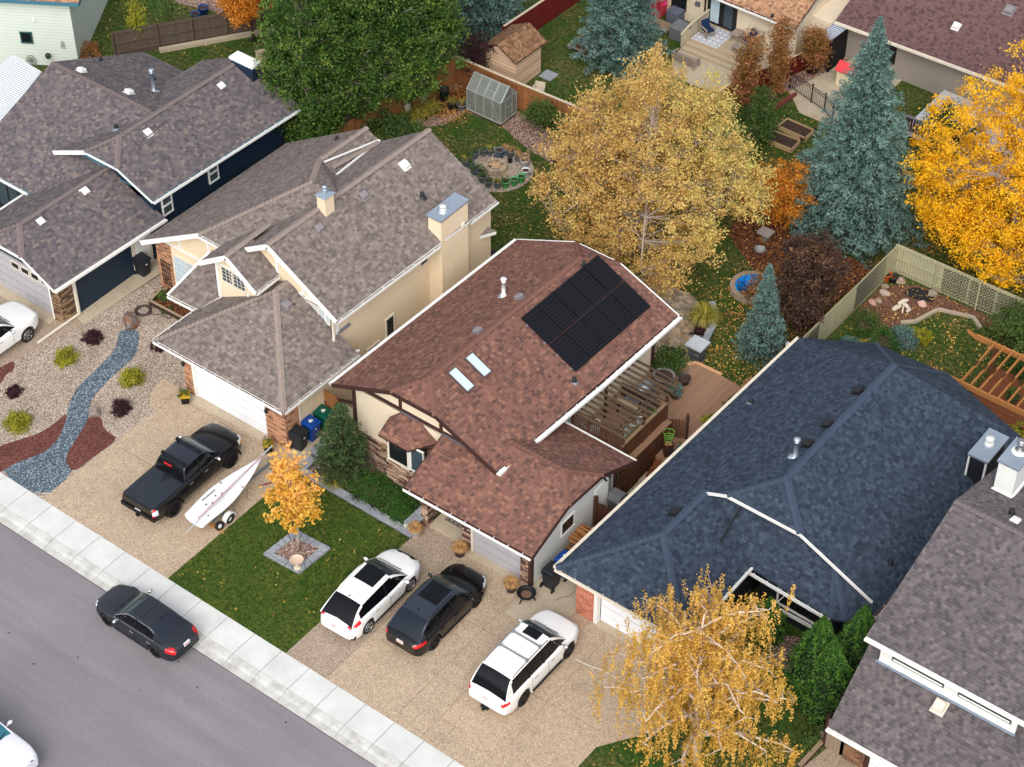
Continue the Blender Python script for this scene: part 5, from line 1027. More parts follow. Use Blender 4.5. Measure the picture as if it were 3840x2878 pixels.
def fence(name, label, pts, h, mat, rail=None, cap=None, z0=0, board=.14, posts=2.4, both=True, cat='fence', group=None, side=1, th=.03):
    """board fence: a thin panel between posts, rails on one side, cap rail on top"""
    r = empty(name, pts[0] if len(pts[0]) == 3 else (*pts[0], 0), 0, label, cat, group); pan = MB(); ps = []; rl = MB(); cp = MB()
    for a, c in zip(pts[:-1], pts[1:]):
        a = Vector((a[0], a[1], 0)); c = Vector((c[0], c[1], 0)); L = (c-a).length; d = (c-a)/L; n = Vector((-d.y, d.x, 0))*side
        pan.slab([a+Vector((0, 0, z0+.05)), c+Vector((0, 0, z0+.05)), c+Vector((0, 0, z0+h)), a+Vector((0, 0, z0+h))], n*th)
        for z in (.35, h*.55, h-.12): rl.bar(a-n*.04+Vector((0, 0, z0+z)), c-n*.04+Vector((0, 0, z0+z)), .05, .09)
        k = max(1, round(L/posts))
        for i in range(k+1): ps.append(a+d*L*i/k-n*.05)
        if cap: cp.bar(a+Vector((0, 0, z0+h+.02)), c+Vector((0, 0, z0+h+.02)), .14, .04)
    pan.build('fence_panel', mat, r); rl.build('rail', rail or mat, r)
    for p in ps: MB().box(p.x-.05, p.y-.05, z0, p.x+.05, p.y+.05, z0+h-.02).build('post', rail or mat, r)
    if cap: cp.build('cap_rail', cap, r)
    return r
fence('fence', 'brown cedar board fence running behind the pots and poplar trunks', [(-13.95, 24.5), (-13.4, 31.5), (-12.95, 35.9)], 1.75, M['cedar'], M['cedar'], side=-1)
fence('fence', 'cedar board fence with pale cap rail between greenhouse and shed', [(-12.95, 36.05), (-8.9, 36.1), (-6.2, 36.2), (-3, 36.3), (.5, 36.4), (4.5, 36.6), (8.9, 36.6)], 1.75, M['cedar'], M['cedar'], P('cap_pale', (196, 180, 158), .8), side=1)
fence('fence', 'oxblood red board fence behind the shed', [(-12.65, 40.0), (-12.5, 43.4), (-12.3, 49.5)], 1.75, M['redfence'], M['redfence'], P('cap_pale', (196, 180, 158), .8), side=-1)
fence('fence', 'charcoal brown board fence with concrete footing at the back left', [(-29.6, 26.3), (-28.2, 28.4), (-26.0, 31.6), (-24.5, 33.9), (-22, 37.6)], 1.7, M['darkfence'], M['darkfence'], side=1)
tag(MB().bar((-28.05, 28.2, .12), (-21.9, 37.3, .12), .25, .24).build('footing', M['conc']), 'grey concrete footing strip along the charcoal fence', 'kerb')
fence('fence', 'oxblood fence with pale top end near the purple flower garden', [(-.05, 42.5), (.1, 44.2), (1.3, 47.5), (2.2, 50.5)], 1.3, M['redfence'], M['redfence'], P('cap_pale', (196, 180, 158), .8))
# pale olive fence with lattice
def lattice(name, parent, a, c, h0, h1, mat, step=.13, w=.018):
    a = Vector(a); c = Vector(c); L = (c-a).length; d = (c-a)/L; b = MB(); H = h1-h0; k = int((L+H)/step)
    for s_ in (1, -1):
        for i in range(k+1):
            t0 = i*step-H; x0, x1 = max(0, t0), min(L, t0+H)
            if x1 <= x0: continue
            z0, z1 = h0+(x0-t0), h0+(x1-t0)
            if s_ < 0: z0, z1 = h1-(x0-t0), h1-(x1-t0)
            b.bar(a+d*x0+Vector((0, 0, z0)), a+d*x1+Vector((0, 0, z1)), .012, w, up=(d.y, -d.x, 0.001))
    return b.build(name, mat, parent)
fo = fence('fence', 'pale olive board fence with dark diamond trellis across the back', [(14.35, 36.5), (23.5, 36.5)], 1.8, M['olivefence'], M['olivefence'], side=1)
for i in range(4): lattice('trellis', fo, (17.0+i*1.45, 36.42, 0), (18.35+i*1.45, 36.42, 0), .2, 1.7, M['black'], .2, .022)
fo = fence('fence', 'pale olive board fence between the purple bush and the rock garden', [(14.25, 26.2), (14.25, 29.5), (14.3, 33), (14.35, 36.5)], 1.75, M['olivefence'], M['olivefence'], side=-1)
lattice('trellis', fo, (14.33, 28.2, 0), (14.33, 29.2, 0), .2, 1.7, M['black'], .2, .02); lattice('trellis', fo, (14.36, 32.6, 0), (14.36, 35.5, 0), .2, 1.7, M['black'], .2, .02)
fence('fence', 'narrow grey side fence along the blue roof eave', [(14.45, 13.2), (14.5, 17.5), (14.25, 26.0)], 1.5, M['greywood'], M['greywood'], side=-1)
# wrought iron fence
ir = empty('fence', (2.2, 46.4, 0), 0, 'black wrought iron fence beside the stone planter', 'fence'); b = MB(); pts = [Vector((1.9, 46.9, 0)), Vector((3.6, 46.4, 0)), Vector((4.6, 46.1, 0)), Vector((5.4, 45.6, 0))]
for a, c in zip(pts[:-1], pts[1:]):
    L = (c-a).length; n_ = int(L/.12)
    for i in range(n_+1): p = a+(c-a)*i/n_; b.tube([p, p+Vector((0, 0, 1.15))], .01, 4)
    for z in (.15, .9, 1.05): b.bar(a+Vector((0, 0, z)), c+Vector((0, 0, z)), .03, .02)
b.build('railing', M['black'], ir)
for p in pts: MB().box(p.x-.03, p.y-.03, 0, p.x+.03, p.y+.03, 1.25).build('post', M['black'], ir)
# gate between the beige houses
g_ = empty('gate', (-1.05, 11.4, 0), 0, 'brown board gate between the two beige houses', 'gate'); MB().box(-1.05, 11.42, .1, -.15, 11.48, 1.85).build('gate_panel', M['cedar'], g_); MB().ell((-.95, 11.38, 1.2), (.05, .03, .05)).build('latch', M['black'], g_); MB().box(-.1, 11.44, 0, 1.25, 11.5, 1.6).build('fence_panel', M['olivefence'], g_); MB().bar((-.1, 11.3, 1.9), (1.2, 11.3, 2.4), .05, .16).build('brace', M['brown_trim'], g_)
# front block planter wall
pw = empty('planter_wall', (3.5, 8.1, 0), 0, 'low charcoal block wall with grey caps along the front garden bed', 'garden wall')
b = MB(); b.box(.35, 8.02, 0, 6.72, 8.3, .16); b.box(6.2, 8.3, 0, 6.62, 9.5, .42); b.box(.12, 8.1, 0, .45, 9.1, .1); b.box(.1, 9.1, 0, .5, 10.5, .4); b.build('block_course', M['block'], pw)
b = MB(); x = .3
while x < 6.7: b.box(x+.005, 7.98, .16, min(x+.6, 6.78)-.005, 8.36, .24); x += .6
for i in range(3): b.box(6.14, 8.3+i*.4+.005, .42, 6.7, 8.7+i*.4-.005, .5)
for i in range(3): b.box(.04, 9.1+i*.47+.005, .4, .5, 9.57+i*.47-.005, .48)
b.box(.04, 8.36, .1, .45, 9.1, .18); b.build('wall_cap', M['cap'], pw)
np_ = MB().box(6.2, 8.235, .25, 6.6, 8.29, .43).build('house_number_plate', P('plate_pale', (200, 196, 188)), pw); text(np_, '157', (6.4, 8.23, .34), (PI/2, 0, 0), .17, M['dark'], 'numeral')
# square tree planter
sq = empty('tree_planter', (3.35, 4.45, 0), .0, 'square grey block planter ring around the little orange maple', 'planter')
b = MB(); c = [(2.33,3.45,0.15), (4.29,3.56,0.15), (4.40,5.47,0.15), (2.46,5.36,0.15)]; ci = [(2.70,3.73,0.15), (4.00,3.90,0.15), (4.05,5.16,0.15), (2.77,4.97,0.15)]
for i in range(4):
    for t in range(5):
        A_, B_ = Vector(c[i]), Vector(c[(i+1) % 4]); a_, b_ = Vector(ci[i]), Vector(ci[(i+1) % 4]); g = .01
        lo, hi = t/5+g, (t+1)/5-g; q = [A_.lerp(B_, lo), A_.lerp(B_, hi), a_.lerp(b_, hi), a_.lerp(b_, lo)]; b.slab(q, (0, 0, -.13))
b.build('block_ring', M['cap'], sq); MB().prism([p[:2] for p in ci], 0, .09).build('rock_mulch', M['pinkrock'], sq)
bb = empty('bird_bath', (4.06, 3.72, 0), 0, 'pale stone bird bath on the corner of the square planter', 'bird bath'); MB().lathe((4.06, 3.72, .15), [(.16, 0), (.17, .06), (.08, .1), (.06, .35), (.1, .42)], 14).build('pedestal', P('bath_stone', (196, 184, 160)), bb); MB().lathe((4.06, 3.72, .55), [(.08, 0), (.2, .04), (.29, .11), (.3, .14), (.26, .14), (.2, .09), (0, .07)], 20).build('basin', P('bath_bowl', (206, 178, 158)), bb)
# raised vegetable beds
def rbed(c4, lab):
    r = empty('raised_bed', c4[0], 0, lab, 'raised bed', 'raised vegetable beds'); b = MB()
    for i in range(4): b.slab([(*c4[i][:2], .02), (*c4[(i+1) % 4][:2], .02), (*c4[(i+1) % 4][:2], .3), (*c4[i][:2], .3)], Vector((c4[(i+2) % 4][0]-c4[(i+1) % 4][0], c4[(i+2) % 4][1]-c4[(i+1) % 4][1], 0)).normalized()*.04)
    b.build('plank_frame', P('pine_plank', (182, 154, 114), .8), r); MB().prism([(p[0]*.98+sum(q[0] for q in c4)/4*.02, p[1]*.999+sum(q[1] for q in c4)/4*.001) for p in c4], 0, .2).build('soil', M['soil'], r)
    for p in (c4[1], c4[2]): MB().lathe((p[0], p[1], .28), [(.03, 0), (.03, .08), (.07, .1), (.06, .14), (0, .16)], 8).build('solar_light', M['black'], r)
rbed([(3.46,43.15,0.30), (3.50,44.08,0.30), (5.23,44.03,0.30), (5.24,43.08,0.30)], 'wooden raised bed of bare soil farther from the camera beside the lawn')
rbed([(3.45,41.77,0.30), (3.46,42.67,0.30), (5.12,42.79,0.30), (5.19,41.76,0.30)], 'wooden raised bed of bare soil nearer to the camera with cut stalks')
tag(MB().bar((2.27,43.87,0.12), (2.59,46.46,0.12), .14, .22).build('landscape_timber', P('red_timber', (118, 60, 54), .9)), 'reddish landscape timber edging the back lawn', 'edging')

# ---------------- vehicles ----------------
def cr(xs, ys, x):
    """smooth interpolation (monotone-ish cubic) through control points"""
    xs = np.array(xs, float); ys = np.array(ys, float); m = np.gradient(ys, xs); i = np.clip(np.searchsorted(xs, x)-1, 0, len(xs)-2)
    h = xs[i+1]-xs[i]; t = np.clip((x-xs[i])/h, 0, 1); return (2*t**3-3*t**2+1)*ys[i]+(t**3-2*t**2+t)*h*m[i]+(-2*t**3+3*t**2)*ys[i+1]+(t**3-t**2)*h*m[i+1]
def sel_mesh(V, F, keep, off, name, mat, root, smooth=True):
    """copy a set of faces of a shell, lifted along their normals"""
    me = bpy.data.meshes.new('tmp'); me.from_pydata([tuple(v) for v in V], [], F); nr = [v.normal.copy() for v in me.vertices]; bpy.data.meshes.remove(me)
    idx = {}; vs = []; fs = []
    for f in keep:
        g = []
        for v in f:
            if v not in idx: idx[v] = len(vs); vs.append(Vector(V[v])+nr[v]*off)
            g.append(idx[v])
        fs.append(g)
    if not fs: return None
    n = len(vs); o = newobj(name, vs, fs, mat, None, None, smooth); local(o, root); return o
BLK = None
def vehicle(name, label, cat, loc, rz, p):
    """p: L W wb fo R gc zs(list x,z) zt(list x,z) green=(x1,x2,x3,x4,zr) etc.; x forward, origin mid wheelbase on the ground"""
    root = empty(name, loc, rz, label, cat, p.get('group')); L, W = p['L'], p['W']; wb, fo, R = p['wb'], p['fo'], p['R']
    xf = wb/2+fo; xr = xf-L; ra = R*1.12; axs = (wb/2, -wb/2)
    xs = sorted(set([round(v, 3) for v in np.linspace(xr, xf, 46)]+[round(a+ra*math.cos(t*PI/12), 3) for a in axs for t in range(13)]+[round(xf-d, 3) for d in (.03, .09, .17)]+[round(xr+d, 3) for d in (.03, .09, .17)]))
    zsx, zsz = zip(*p['zs']); ztx, ztz = zip(*p['zt']); V = []; J = 18
    for x in xs:
        dF = max(0, 1-(xf-x)/.75); dR = max(0, 1-(x-xr)/.7); w = W/2*(1-p.get('tf', .2)*dF**2.2-p.get('tr', .14)*dR**2.2)
        zs_, zt_ = float(cr(zsx, zsz, x)), float(cr(ztx, ztz, x)); sill = p['gc']+.12*dF**3+.14*dR**3; mid = .5*zs_+.5*sill+.08
        bulge = 1+.012*max(math.exp(-((x-axs[0])/.5)**2), math.exp(-((x-axs[1])/.5)**2))
        arch = 0
        for a in axs:
            if abs(x-a) < ra: arch = math.sqrt(ra*ra-(x-a)**2)+R
        s = max(sill, arch)
        key = [(0, s), (.8*w, s), (.965*w*bulge, s+.02), (.99*w*bulge, max(s+.04, sill+.16) if not arch else s+.05), (w*bulge, max(mid, s+.07)), (.985*w, max(zs_-.12, s+.1)), (.945*w, max(zs_-.03, s+.12)), (.86*w, max(zs_+.01, s+.13)), (.55*w, max(zt_-.0, s+.14)), (0, max(zt_+.03, s+.15))]
        t = np.linspace(0, len(key)-1, J); kx = range(len(key)); yy = np.interp(t, kx, [k[0] for k in key]); zz = np.interp(t, kx, [k[1] for k in key])
        e = max(max(0, 1-(xf-x)/.17), max(0, 1-(x-xr)/.17)); sq = 1-.16*e**1.8; zc = (zs_+sill)/2
        V += [(x, y*(1-.06*e**1.8), zc+(z-zc)*sq) for y, z in zip(yy, zz)]
    n = len(xs); nV = len(V); V += [(x, -y, z) for x, y, z in V]; F = []
    for i in range(n-1):
        for j in range(J-1): a = i*J+j; F.append((a, a+J, a+J+1, a+1)); a += nV; F.append((a, a+1, a+J+1, a+J))
    F.append(tuple(range(J))+tuple(nV+j for j in range(J-1, -1, -1))); k_ = (n-1)*J; F.append(tuple(k_+j for j in range(J-1, -1, -1))+tuple(nV+k_+j for j in range(J)))
    F = [f[::-1] for f in F]
    pm = p['paint']; body = local(newobj('body', V, F, [pm], None, None, True), root); bm = bmesh.new(); bm.from_mesh(body.data); bmesh.ops.remove_doubles(bm, verts=bm.verts, dist=.0005); bmesh.ops.recalc_face_normals(bm, faces=bm.faces); bm.to_mesh(body.data); bm.free(); body.data.set_sharp_from_angle(angle=math.radians(38))
    cen = [sum((Vector(V[i]) for i in f), Vector())/len(f) for f in F]
    def patch(nm, cond, mat, off=.008):
        """lamp or trim: the body faces inside a region, raised; mirrored sides become separate parts"""
        k = [f for f, c in zip(F, cen) if len(f) == 4 and cond(c)]; return sel_mesh(V, F, k, off, nm, mat, root)
    # greenhouse
    x1, x2, x3, x4, zr = p['green']; wr = p.get('wr', .68)*W/2; gx = sorted(set(list(np.linspace(x4, x3, 7))+list(np.linspace(x3, x2, 9))+list(np.linspace(x2, x1, 8)))); GV = []; K = 9
    for x in gx:
        zb = float(cr(zsx, zsz, x))-.01; zc_ = float(cr(ztx, ztz, x))+.0
        if x > x2: u = (x1-x)/(x1-x2); uz = 1-(1-u)**1.3
        elif x < x3: u = (x-x4)/(x3-x4); uz = 1-(1-u)**1.5
        else: u = 1; uz = 1
        rz_ = zr-p.get('rdrop', .05)*max(0, (x2-x)/(x2-x4))**1.5 if x < x2 else zr; bow = .035*math.sin(PI*min(1, max(0, (x-x4)/(x1-x4))))
        zt_ = zb+(rz_-zb)*uz+bow*uz; yb = W/2*.9; yr_ = wr+(yb-wr)*(1-uz)*1; yb2 = yb*(1-.06*(1-u))
        GV += [(x, yb2, zb-.03), (x, yb2-(yb2-yr_)*.35, zb+(zt_-zb)*.4), (x, yr_+(yb2-yr_)*.18, zb+(zt_-zb)*.82), (x, yr_, zb+(zt_-zb)*.94), (x, yr_*.94, zt_-.012), (x, yr_*.8, zt_+.004), (x, yr_*.5, zt_+.022), (x, yr_*.25, zt_+.03), (x, 0, zt_+.032)]
    m = len(gx); gV = len(GV); GV += [(x, -y, z) for x, y, z in GV]; GF = []; info = []
    for i in range(m-1):
        xm = (gx[i]+gx[i+1])/2
        for j in range(K-1):
            a = i*K+j; GF.append((a+1, a+K+1, a+K, a)); info.append((xm, j, 1)); a += gV; GF.append((a, a+K, a+K+1, a+1)); info.append((xm, j, -1))
    e0, e1 = p.get('side', (x4+.1, x1-.12)); so_ = p.get('cpil', .22)
    def zone(f): return [g for g, i in zip(GF, info) if f(*i)]
    def G(nm, f, mat, off=0): return sel_mesh(GV, GF, zone(f), off, nm, mat, root)
    rf = G('roof', lambda x, j, s: (x3-.02 < x < x2+.02 and j >= 3) or (x <= x3 and j in (2, 3)) or (x >= x2 and j in (2, 3)) or (x < x3-so_*0 and j < 2 and x < e0), p.get('roofpaint', pm)); rf.data.set_sharp_from_angle(angle=math.radians(40))
    G('windscreen', lambda x, j, s: x >= x2+.02 and j >= 4, p.get('wglass', M['cglass'])); G('rear_window', lambda x, j, s: x <= x3-.02 and j >= 4, p.get('rglass', M['tint']))
    for sd in (1, -1): G('side_window', lambda x, j, s: s == sd and e0 < x and ((j < 2) or (x3 < x < x2 and j < 3)), M['tint'])
    for sd in (1, -1):
        for xb in p.get('pillars', (0.0,)):
            i = int(np.argmin(np.abs(np.array(gx)-xb))); q = [Vector((c[0], c[1]*sd, c[2]))+Vector((0, sd*.012, .0)) for c in GV[i*K:i*K+4]]; b = MB()
            for a, c in zip(q[:-1], q[1:]): b.bar(a, c, .07, .02, up=(0, sd, .3))
            local(b.build('pillar', M['carblack'], None), root)
    if p.get('chrome'):
        for sd in (1, -1):
            b = MB(); q = [Vector((x, W/2*.9*sd+.012*sd, float(cr(zsx, zsz, x))+.0)) for x in np.linspace(e0, x1-.12, 9)]
            for a, c in zip(q[:-1], q[1:]): b.bar(a, c, .02, .03)
            q = [Vector((GV[i*K+3][0], (GV[i*K+3][1]+.012)*sd, GV[i*K+3][2]-.02)) for i in range(m) if e0-.05 < GV[i*K+3][0] < x1-.1]
            for a, c in zip(q[:-1], q[1:]): b.bar(a, c, .02, .025)
            local(b.build('window_trim', M['chrome'], None), root)
    # wheels
    for ax in axs:
        for sd in (1, -1):
            yo = (W/2-.01)*sd; wv = empty('wheel'); local(wv, root); wv.matrix_local = Matrix.Translation((ax, yo, R)); wv.location = (ax, yo, R)
            b = MB(); prof = [(R*.66, -.02), (R*.9, 0), (R*.985, -.035), (R, -.09), (R, -.15), (R*.96, -.22), (R*.7, -.235)]; vs = []; N_ = 28
            for r, d in prof:
                for t in range(N_): vs.append((r*math.cos(2*PI*t/N_), d*sd, r*math.sin(2*PI*t/N_)))
            b.add(vs, [((i*N_+t), (i*N_+(t+1) % N_), ((i+1)*N_+(t+1) % N_), ((i+1)*N_+t)) for i in range(len(prof)-1) for t in range(N_)]); local(b.build('tyre', M['rubber'], None, True), wv)
            b = MB(); rr = R*.68; vs = [(0, -.09*sd, 0)]+[(rr*math.cos(2*PI*t/N_), -.1*sd, rr*math.sin(2*PI*t/N_)) for t in range(N_)]; b.add(vs, [(0, 1+t, 1+(t+1) % N_) for t in range(N_)]); local(b.build('brake_disc', M['carblack'], None), wv)
            b = MB(); ns = p.get('spokes', 5)
            for t in range(ns):
                a = 2*PI*t/ns+.3; w2 = rr*(.2 if ns < 8 else .1); dx, dz = math.cos(a), math.sin(a); b.slab([(dx*rr*.12-dz*w2*.6, -.03*sd, dz*rr*.12+dx*w2*.6), (dx*rr*.12+dz*w2*.6, -.03*sd, dz*rr*.12-dx*w2*.6), (dx*rr+dz*w2*.75, -.012*sd, dz*rr-dx*w2*.75), (dx*rr-dz*w2*.75, -.012*sd, dz*rr+dx*w2*.75)], (0, -.035*sd, 0))
            vs = [(r*math.cos(2*PI*t/N_), d*sd, r*math.sin(2*PI*t/N_)) for r, d in ((rr, -.02), (rr*.93, -.0), (rr*.9, -.03)) for t in range(N_)]; b.add(vs, [((i*N_+t), (i*N_+(t+1) % N_), ((i+1)*N_+(t+1) % N_), ((i+1)*N_+t)) for i in range(2) for t in range(N_)]); b.ell((0, -.02*sd, 0), (rr*.16, .02, rr*.16), 8, 4); local(b.build('rim', p['rim'], None), wv)
    # lamps, plates, mirrors, handles
    zL = p.get('zl', .7); hl = p.get('hl', (.55, .62, .84)); tl_ = p.get('tl', (.4, .6, .98))
    for sd in (1, -1):
        patch('headlight', lambda c: c.x > xf-hl[0] and hl[1] < c.z < hl[2] and c.y*sd > W*.27, M['lamp'])
        patch('taillight', lambda c: c.x < xr+tl_[0] and tl_[1] < c.z < tl_[2] and c.y*sd > W*p.get('tly', .3), M['tail'])
        if p.get('tail_clear'): patch('reverse_light', lambda c: c.x < xr+.25 and tl_[1]+.1 < c.z < tl_[2]-.1 and c.y*sd > W*.4, M['lamp'], .012)
        xm, zm = x1-.42, float(cr(zsx, zsz, x1-.4))+.06; b = MB(); b.ell((xm, (W/2+.13)*sd, zm+.03), (.075, .13, .085), 10, 6); b.bar((xm, W/2*.88*sd, zm-.02), (xm, (W/2+.05)*sd, zm), .06, .05); local(b.build('wing_mirror', p.get('mirror', pm), None, True), root)
        for xh in p.get('handles', (.15, -.8)): z_ = float(cr(zsx, zsz, xh))-.2; local(MB().bar((xh-.11, (W/2*.995+.012)*sd, z_), (xh+.11, (W/2*.995+.012)*sd, z_+.01), .03, .035).build('door_handle', p.get('handle', M['chrome']), None), root)
        for xd in p.get('seams', (.1, -.95, 1.05)):
            b = MB(); zz_ = np.linspace(p['gc']+.14, float(cr(zsx, zsz, xd))-.02, 6); q = [Vector((xd, (W/2*(1.003 if .55 < z < .9 else .995))*sd, z)) for z in zz_]
            for a, c in zip(q[:-1], q[1:]): b.bar(a, c, .008, .01)
            local(b.build('door_seam', M['carblack'], None), root)
    patch('grille', lambda c: c.x > xf-.2 and .38 < c.z < hl[2]-.02 and abs(c.y) < W*.25, M['carblack'])
    if p.get('lower', True):
        patch('lower_bumper', lambda c: (c.x > xf-.3 or c.x < xr+.3) and c.z < p['gc']+.2, p.get('lowmat', M['carblack']), .006)
        b = MB()
        for sd in (1, -1): b.box(-wb/2+ra+.03, W/2*.93*sd, p['gc']-.02, wb/2-ra-.03, W/2*1.0*sd, p['gc']+.07)
        local(b.build('side_sill', p.get('lowmat', M['carblack']), None), root)
    zp = p.get('zp', .78); pl_ = MB().box(xr-.03, -.16, zp-.08, xr+.03, .16, zp+.08).build('number_plate', M['white'], None); local(pl_, root); local(MB().box(xr-.034, -.12, zp-.03, xr-.03, .12, zp+.035).build('plate_marks', P('plate_red', (206, 120, 118)), None), pl_)
    wp = MB()
    for y0 in (-.5, .1): wp.bar((x1-.03, y0, float(cr(ztx, ztz, x1-.05))+.05), (x1-.12, y0+.55, float(cr(ztx, ztz, x1-.1))+.13), .025, .02)
    local(wp.build('wiper', M['carblack'], None), root)
    gxa = np.array(gx)
    def rz_at(x, yf=0):
        i = int(np.argmin(np.abs(gxa-x))); return GV[i*K+(8 if yf < .3 else 6 if yf < .65 else 5)][2]
    if p.get('sunroof'):
        a, c, w_ = p['sunroof']; b = MB(); q0_ = rz_at(a)+.006; q1_ = rz_at(c)+.006; b.slab([(a, -w_, q0_-.012), (c, -w_, q1_-.012), (c, 0, q1_+.006), (a, 0, q0_+.006)], (0, 0, .008)); b.slab([(a, 0, q0_+.006), (c, 0, q1_+.006), (c, w_, q1_-.012), (a, w_, q0_-.012)], (0, 0, .008)); local(b.build('sunroof', p.get('sunmat', M['tint']), None), root)
    if p.get('rails'):
        for sd in (1, -1):
            b = MB(); q = [Vector((x, wr*.95*sd, rz_at(x, .9)+(.05 if i not in (0, 6) else .0))) for i, x in enumerate(np.linspace(x3+.1, x2-.15, 7))]; b.tube(q, .018, 6); local(b.build('roof_rail', p['rails'], None, True), root)
    for xb in p.get('bars', ()):
        b = MB(); z = rz_at(xb)+p.get('barz', .05); b.bar((xb, -wr*.98, z), (xb, wr*.98, z), .07, .035)
        for sd in (1, -1): b.box(xb-.06, wr*.9*sd-.05, z-.1, xb+.06, wr*.9*sd+.05, z+.03)
        local(b.build('roof_bar', p.get('barmat', M['carblack']), None), root)
    if p.get('antenna'): local(MB().add([(p['antenna'], 0, rz_at(p['antenna'])), (p['antenna']-.16, .02, rz_at(p['antenna'])), (p['antenna']-.16, -.02, rz_at(p['antenna'])), (p['antenna']-.14, 0, rz_at(p['antenna'])+.07)], [(0, 1, 3), (0, 3, 2), (1, 2, 3)]).build('antenna', M['carblack'], None), root)
    return root, dict(patch=patch, xf=xf, xr=xr, wr=wr, rz=rz_at)
M['chrome'] = plain('chrome_trim', (214, 218, 222), .15, .9, var=.03); M['tint'] = glassy('tinted_glass', (14, 16, 20)); M['cglass'] = glassy('windscreen_glass', (54, 70, 72), .05)
M['carblack'] = plain('black_trim', (20, 20, 22), .5); M['lamp'] = plain('lamp_lens', (206, 212, 218), .1); k = N('tail_lens', .12, 0, .6); k.col(k.mix(k.noise(12, 1), srgb(176, 14, 22), srgb(210, 30, 34))); M['tail'] = k.m
M['amber'] = plain('amber_lens', (226, 140, 40), .2)
PW, PB, PMB, PWP = paint('white_paint', (230, 230, 230), .3), paint('gloss_black_paint', (12, 13, 16), .2, .15), paint('satin_black_paint', (30, 34, 41), .45, .05), paint('pearl_white_paint', (236, 236, 234), .25)
RB, RS = plain('black_rim', (28, 28, 30), .35, .3), plain('silver_rim', (170, 172, 174), .25, .8)
# black saloon on the road
vehicle('parked_car', 'satin black four door saloon parked at the kerb on the road', 'car', (1.16, -2.45, -.1), PI, dict(L=4.66, W=1.8, wb=2.765, fo=.86, R=.335, gc=.2, tf=.26, tr=.2,
    zs=[(-2.45, .86), (-1.9, .93), (-1, .94), (0, .92), (1, .86), (1.6, .78), (2.25, .66)], zt=[(-2.45, .9), (-2.0, 1.0), (-1.3, 1.03), (0, 1.0), (1.0, .95), (1.7, .87), (2.25, .72)],
    green=(1.05, .15, -1.0, -1.85, 1.40), wr=.7, side=(-1.35, 1.0), paint=PMB, rim=RB, spokes=10, chrome=True, tail_clear=True, pillars=(-.32,), handles=(-.15, -1.12), seams=(-.3, .72), zp=.84, tl=(.38, .72, .92), tly=.33, hl=(.2, .6, .7), sunroof=(-.45, .12, .45), sunmat=PMB, mirror=M['chrome'], antenna=-.98, rglass=glassy('dark_rear_glass', (40, 46, 56), .2), lower=True, lowmat=PMB))
# white crossover with the large panorama roof
vehicle('parked_car', 'white crossover with dark panoramic roof nearest the front lawn', 'car', (7.74, 4.32, .02), PI/2+.025, dict(L=4.9, W=1.92, wb=2.825, fo=.98, R=.365, gc=.24, tf=.3, tr=.22,
    zs=[(-2.5, 1.0), (-1.6, 1.13), (-.9, 1.1), (0, 1.04), (.9, 1.0), (1.6, .94), (2.4, .78)], zt=[(-2.5, 1.05), (-2, 1.14), (-1, 1.14), (0, 1.1), (1.0, 1.07), (1.7, 1.0), (2.4, .84)],
    green=(1.38, .35, -1.5, -2.35, 1.69), wr=.72, side=(-1.75, 1.2), paint=PWP, rim=RS, spokes=5, rails=PW, sunroof=(-.55, .38, .5), pillars=(-.1,), handles=(.1, -.85), seams=(-.0, 1.1), tl=(.6, .98, 1.13), tly=.34, hl=(.75, .74, .9), zp=.86, mirror=PW, rdrop=.14, chrome=False, antenna=-1.3))
# black crossover
vehicle('parked_car', 'gloss black crossover with black wheels parked between two white vehicles', 'car', (10.45, 5.32, .02), PI/2+.01, dict(L=4.86, W=1.95, wb=2.863, fo=.93, R=.375, gc=.24, tf=.24, tr=.2,
    zs=[(-2.45, 1.0), (-1.6, 1.1), (-.9, 1.08), (0, 1.04), (.9, 1.0), (1.6, .97), (2.36, .84)], zt=[(-2.45, 1.04), (-2, 1.13), (-1, 1.13), (0, 1.1), (1.0, 1.08), (1.7, 1.04), (2.36, .9)],
    green=(1.3, .3, -1.5, -2.3, 1.68), wr=.72, side=(-1.85, 1.1), paint=PB, rim=RB, spokes=6, rails=M['carblack'], sunroof=(-.7, .3, .48), sunmat=M['tint'], roofpaint=paint('black_roof_paint', (38, 46, 58), .3, .3), pillars=(-.15, -1.1), handles=(.05, -.9), handle=PB, seams=(-.05, 1.05), tl=(.5, .86, 1.0), tly=.34, hl=(.5, .76, .88), zp=.84, mirror=PB, rdrop=.12, antenna=-1.15, rglass=glassy('blue_rear_glass', (30, 38, 48), .12)))
# large white SUV
r_, _i = vehicle('parked_car', 'large white full size SUV with roof bars and running boards on the wide driveway', 'car', (15.05, 5.36, .02), PI/2+.005, dict(L=5.28, W=2.03, wb=3.075, fo=.95, R=.41, gc=.3, tf=.24, tr=.13,
    zs=[(-2.8, 1.08), (-1.9, 1.22), (-.9, 1.22), (0, 1.2), (.9, 1.18), (1.6, 1.12), (2.48, .95)], zt=[(-2.8, 1.12), (-2.2, 1.22), (-1, 1.26), (0, 1.26), (1.0, 1.24), (1.8, 1.16), (2.48, 1.0)],
    green=(1.45, .55, -2.05, -2.6, 1.92), wr=.74, side=(-2.1, 1.2), paint=PWP, rim=RB, spokes=7, rails=P('silver_rail', (120, 118, 120), .3, .6), bars=(-.1, -.95), barz=.045, barmat=P('silver_bar', (150, 148, 150), .35, .5), sunroof=(.1, .55, .36), pillars=(.0, -1.12), handles=(.35, -.75), seams=(.1, 1.15, -1.0), tl=(.35, .92, 1.08), tly=.36, hl=(.5, .8, 1.0), zp=.98, lowmat=PW, mirror=M['chrome'], rdrop=.05))
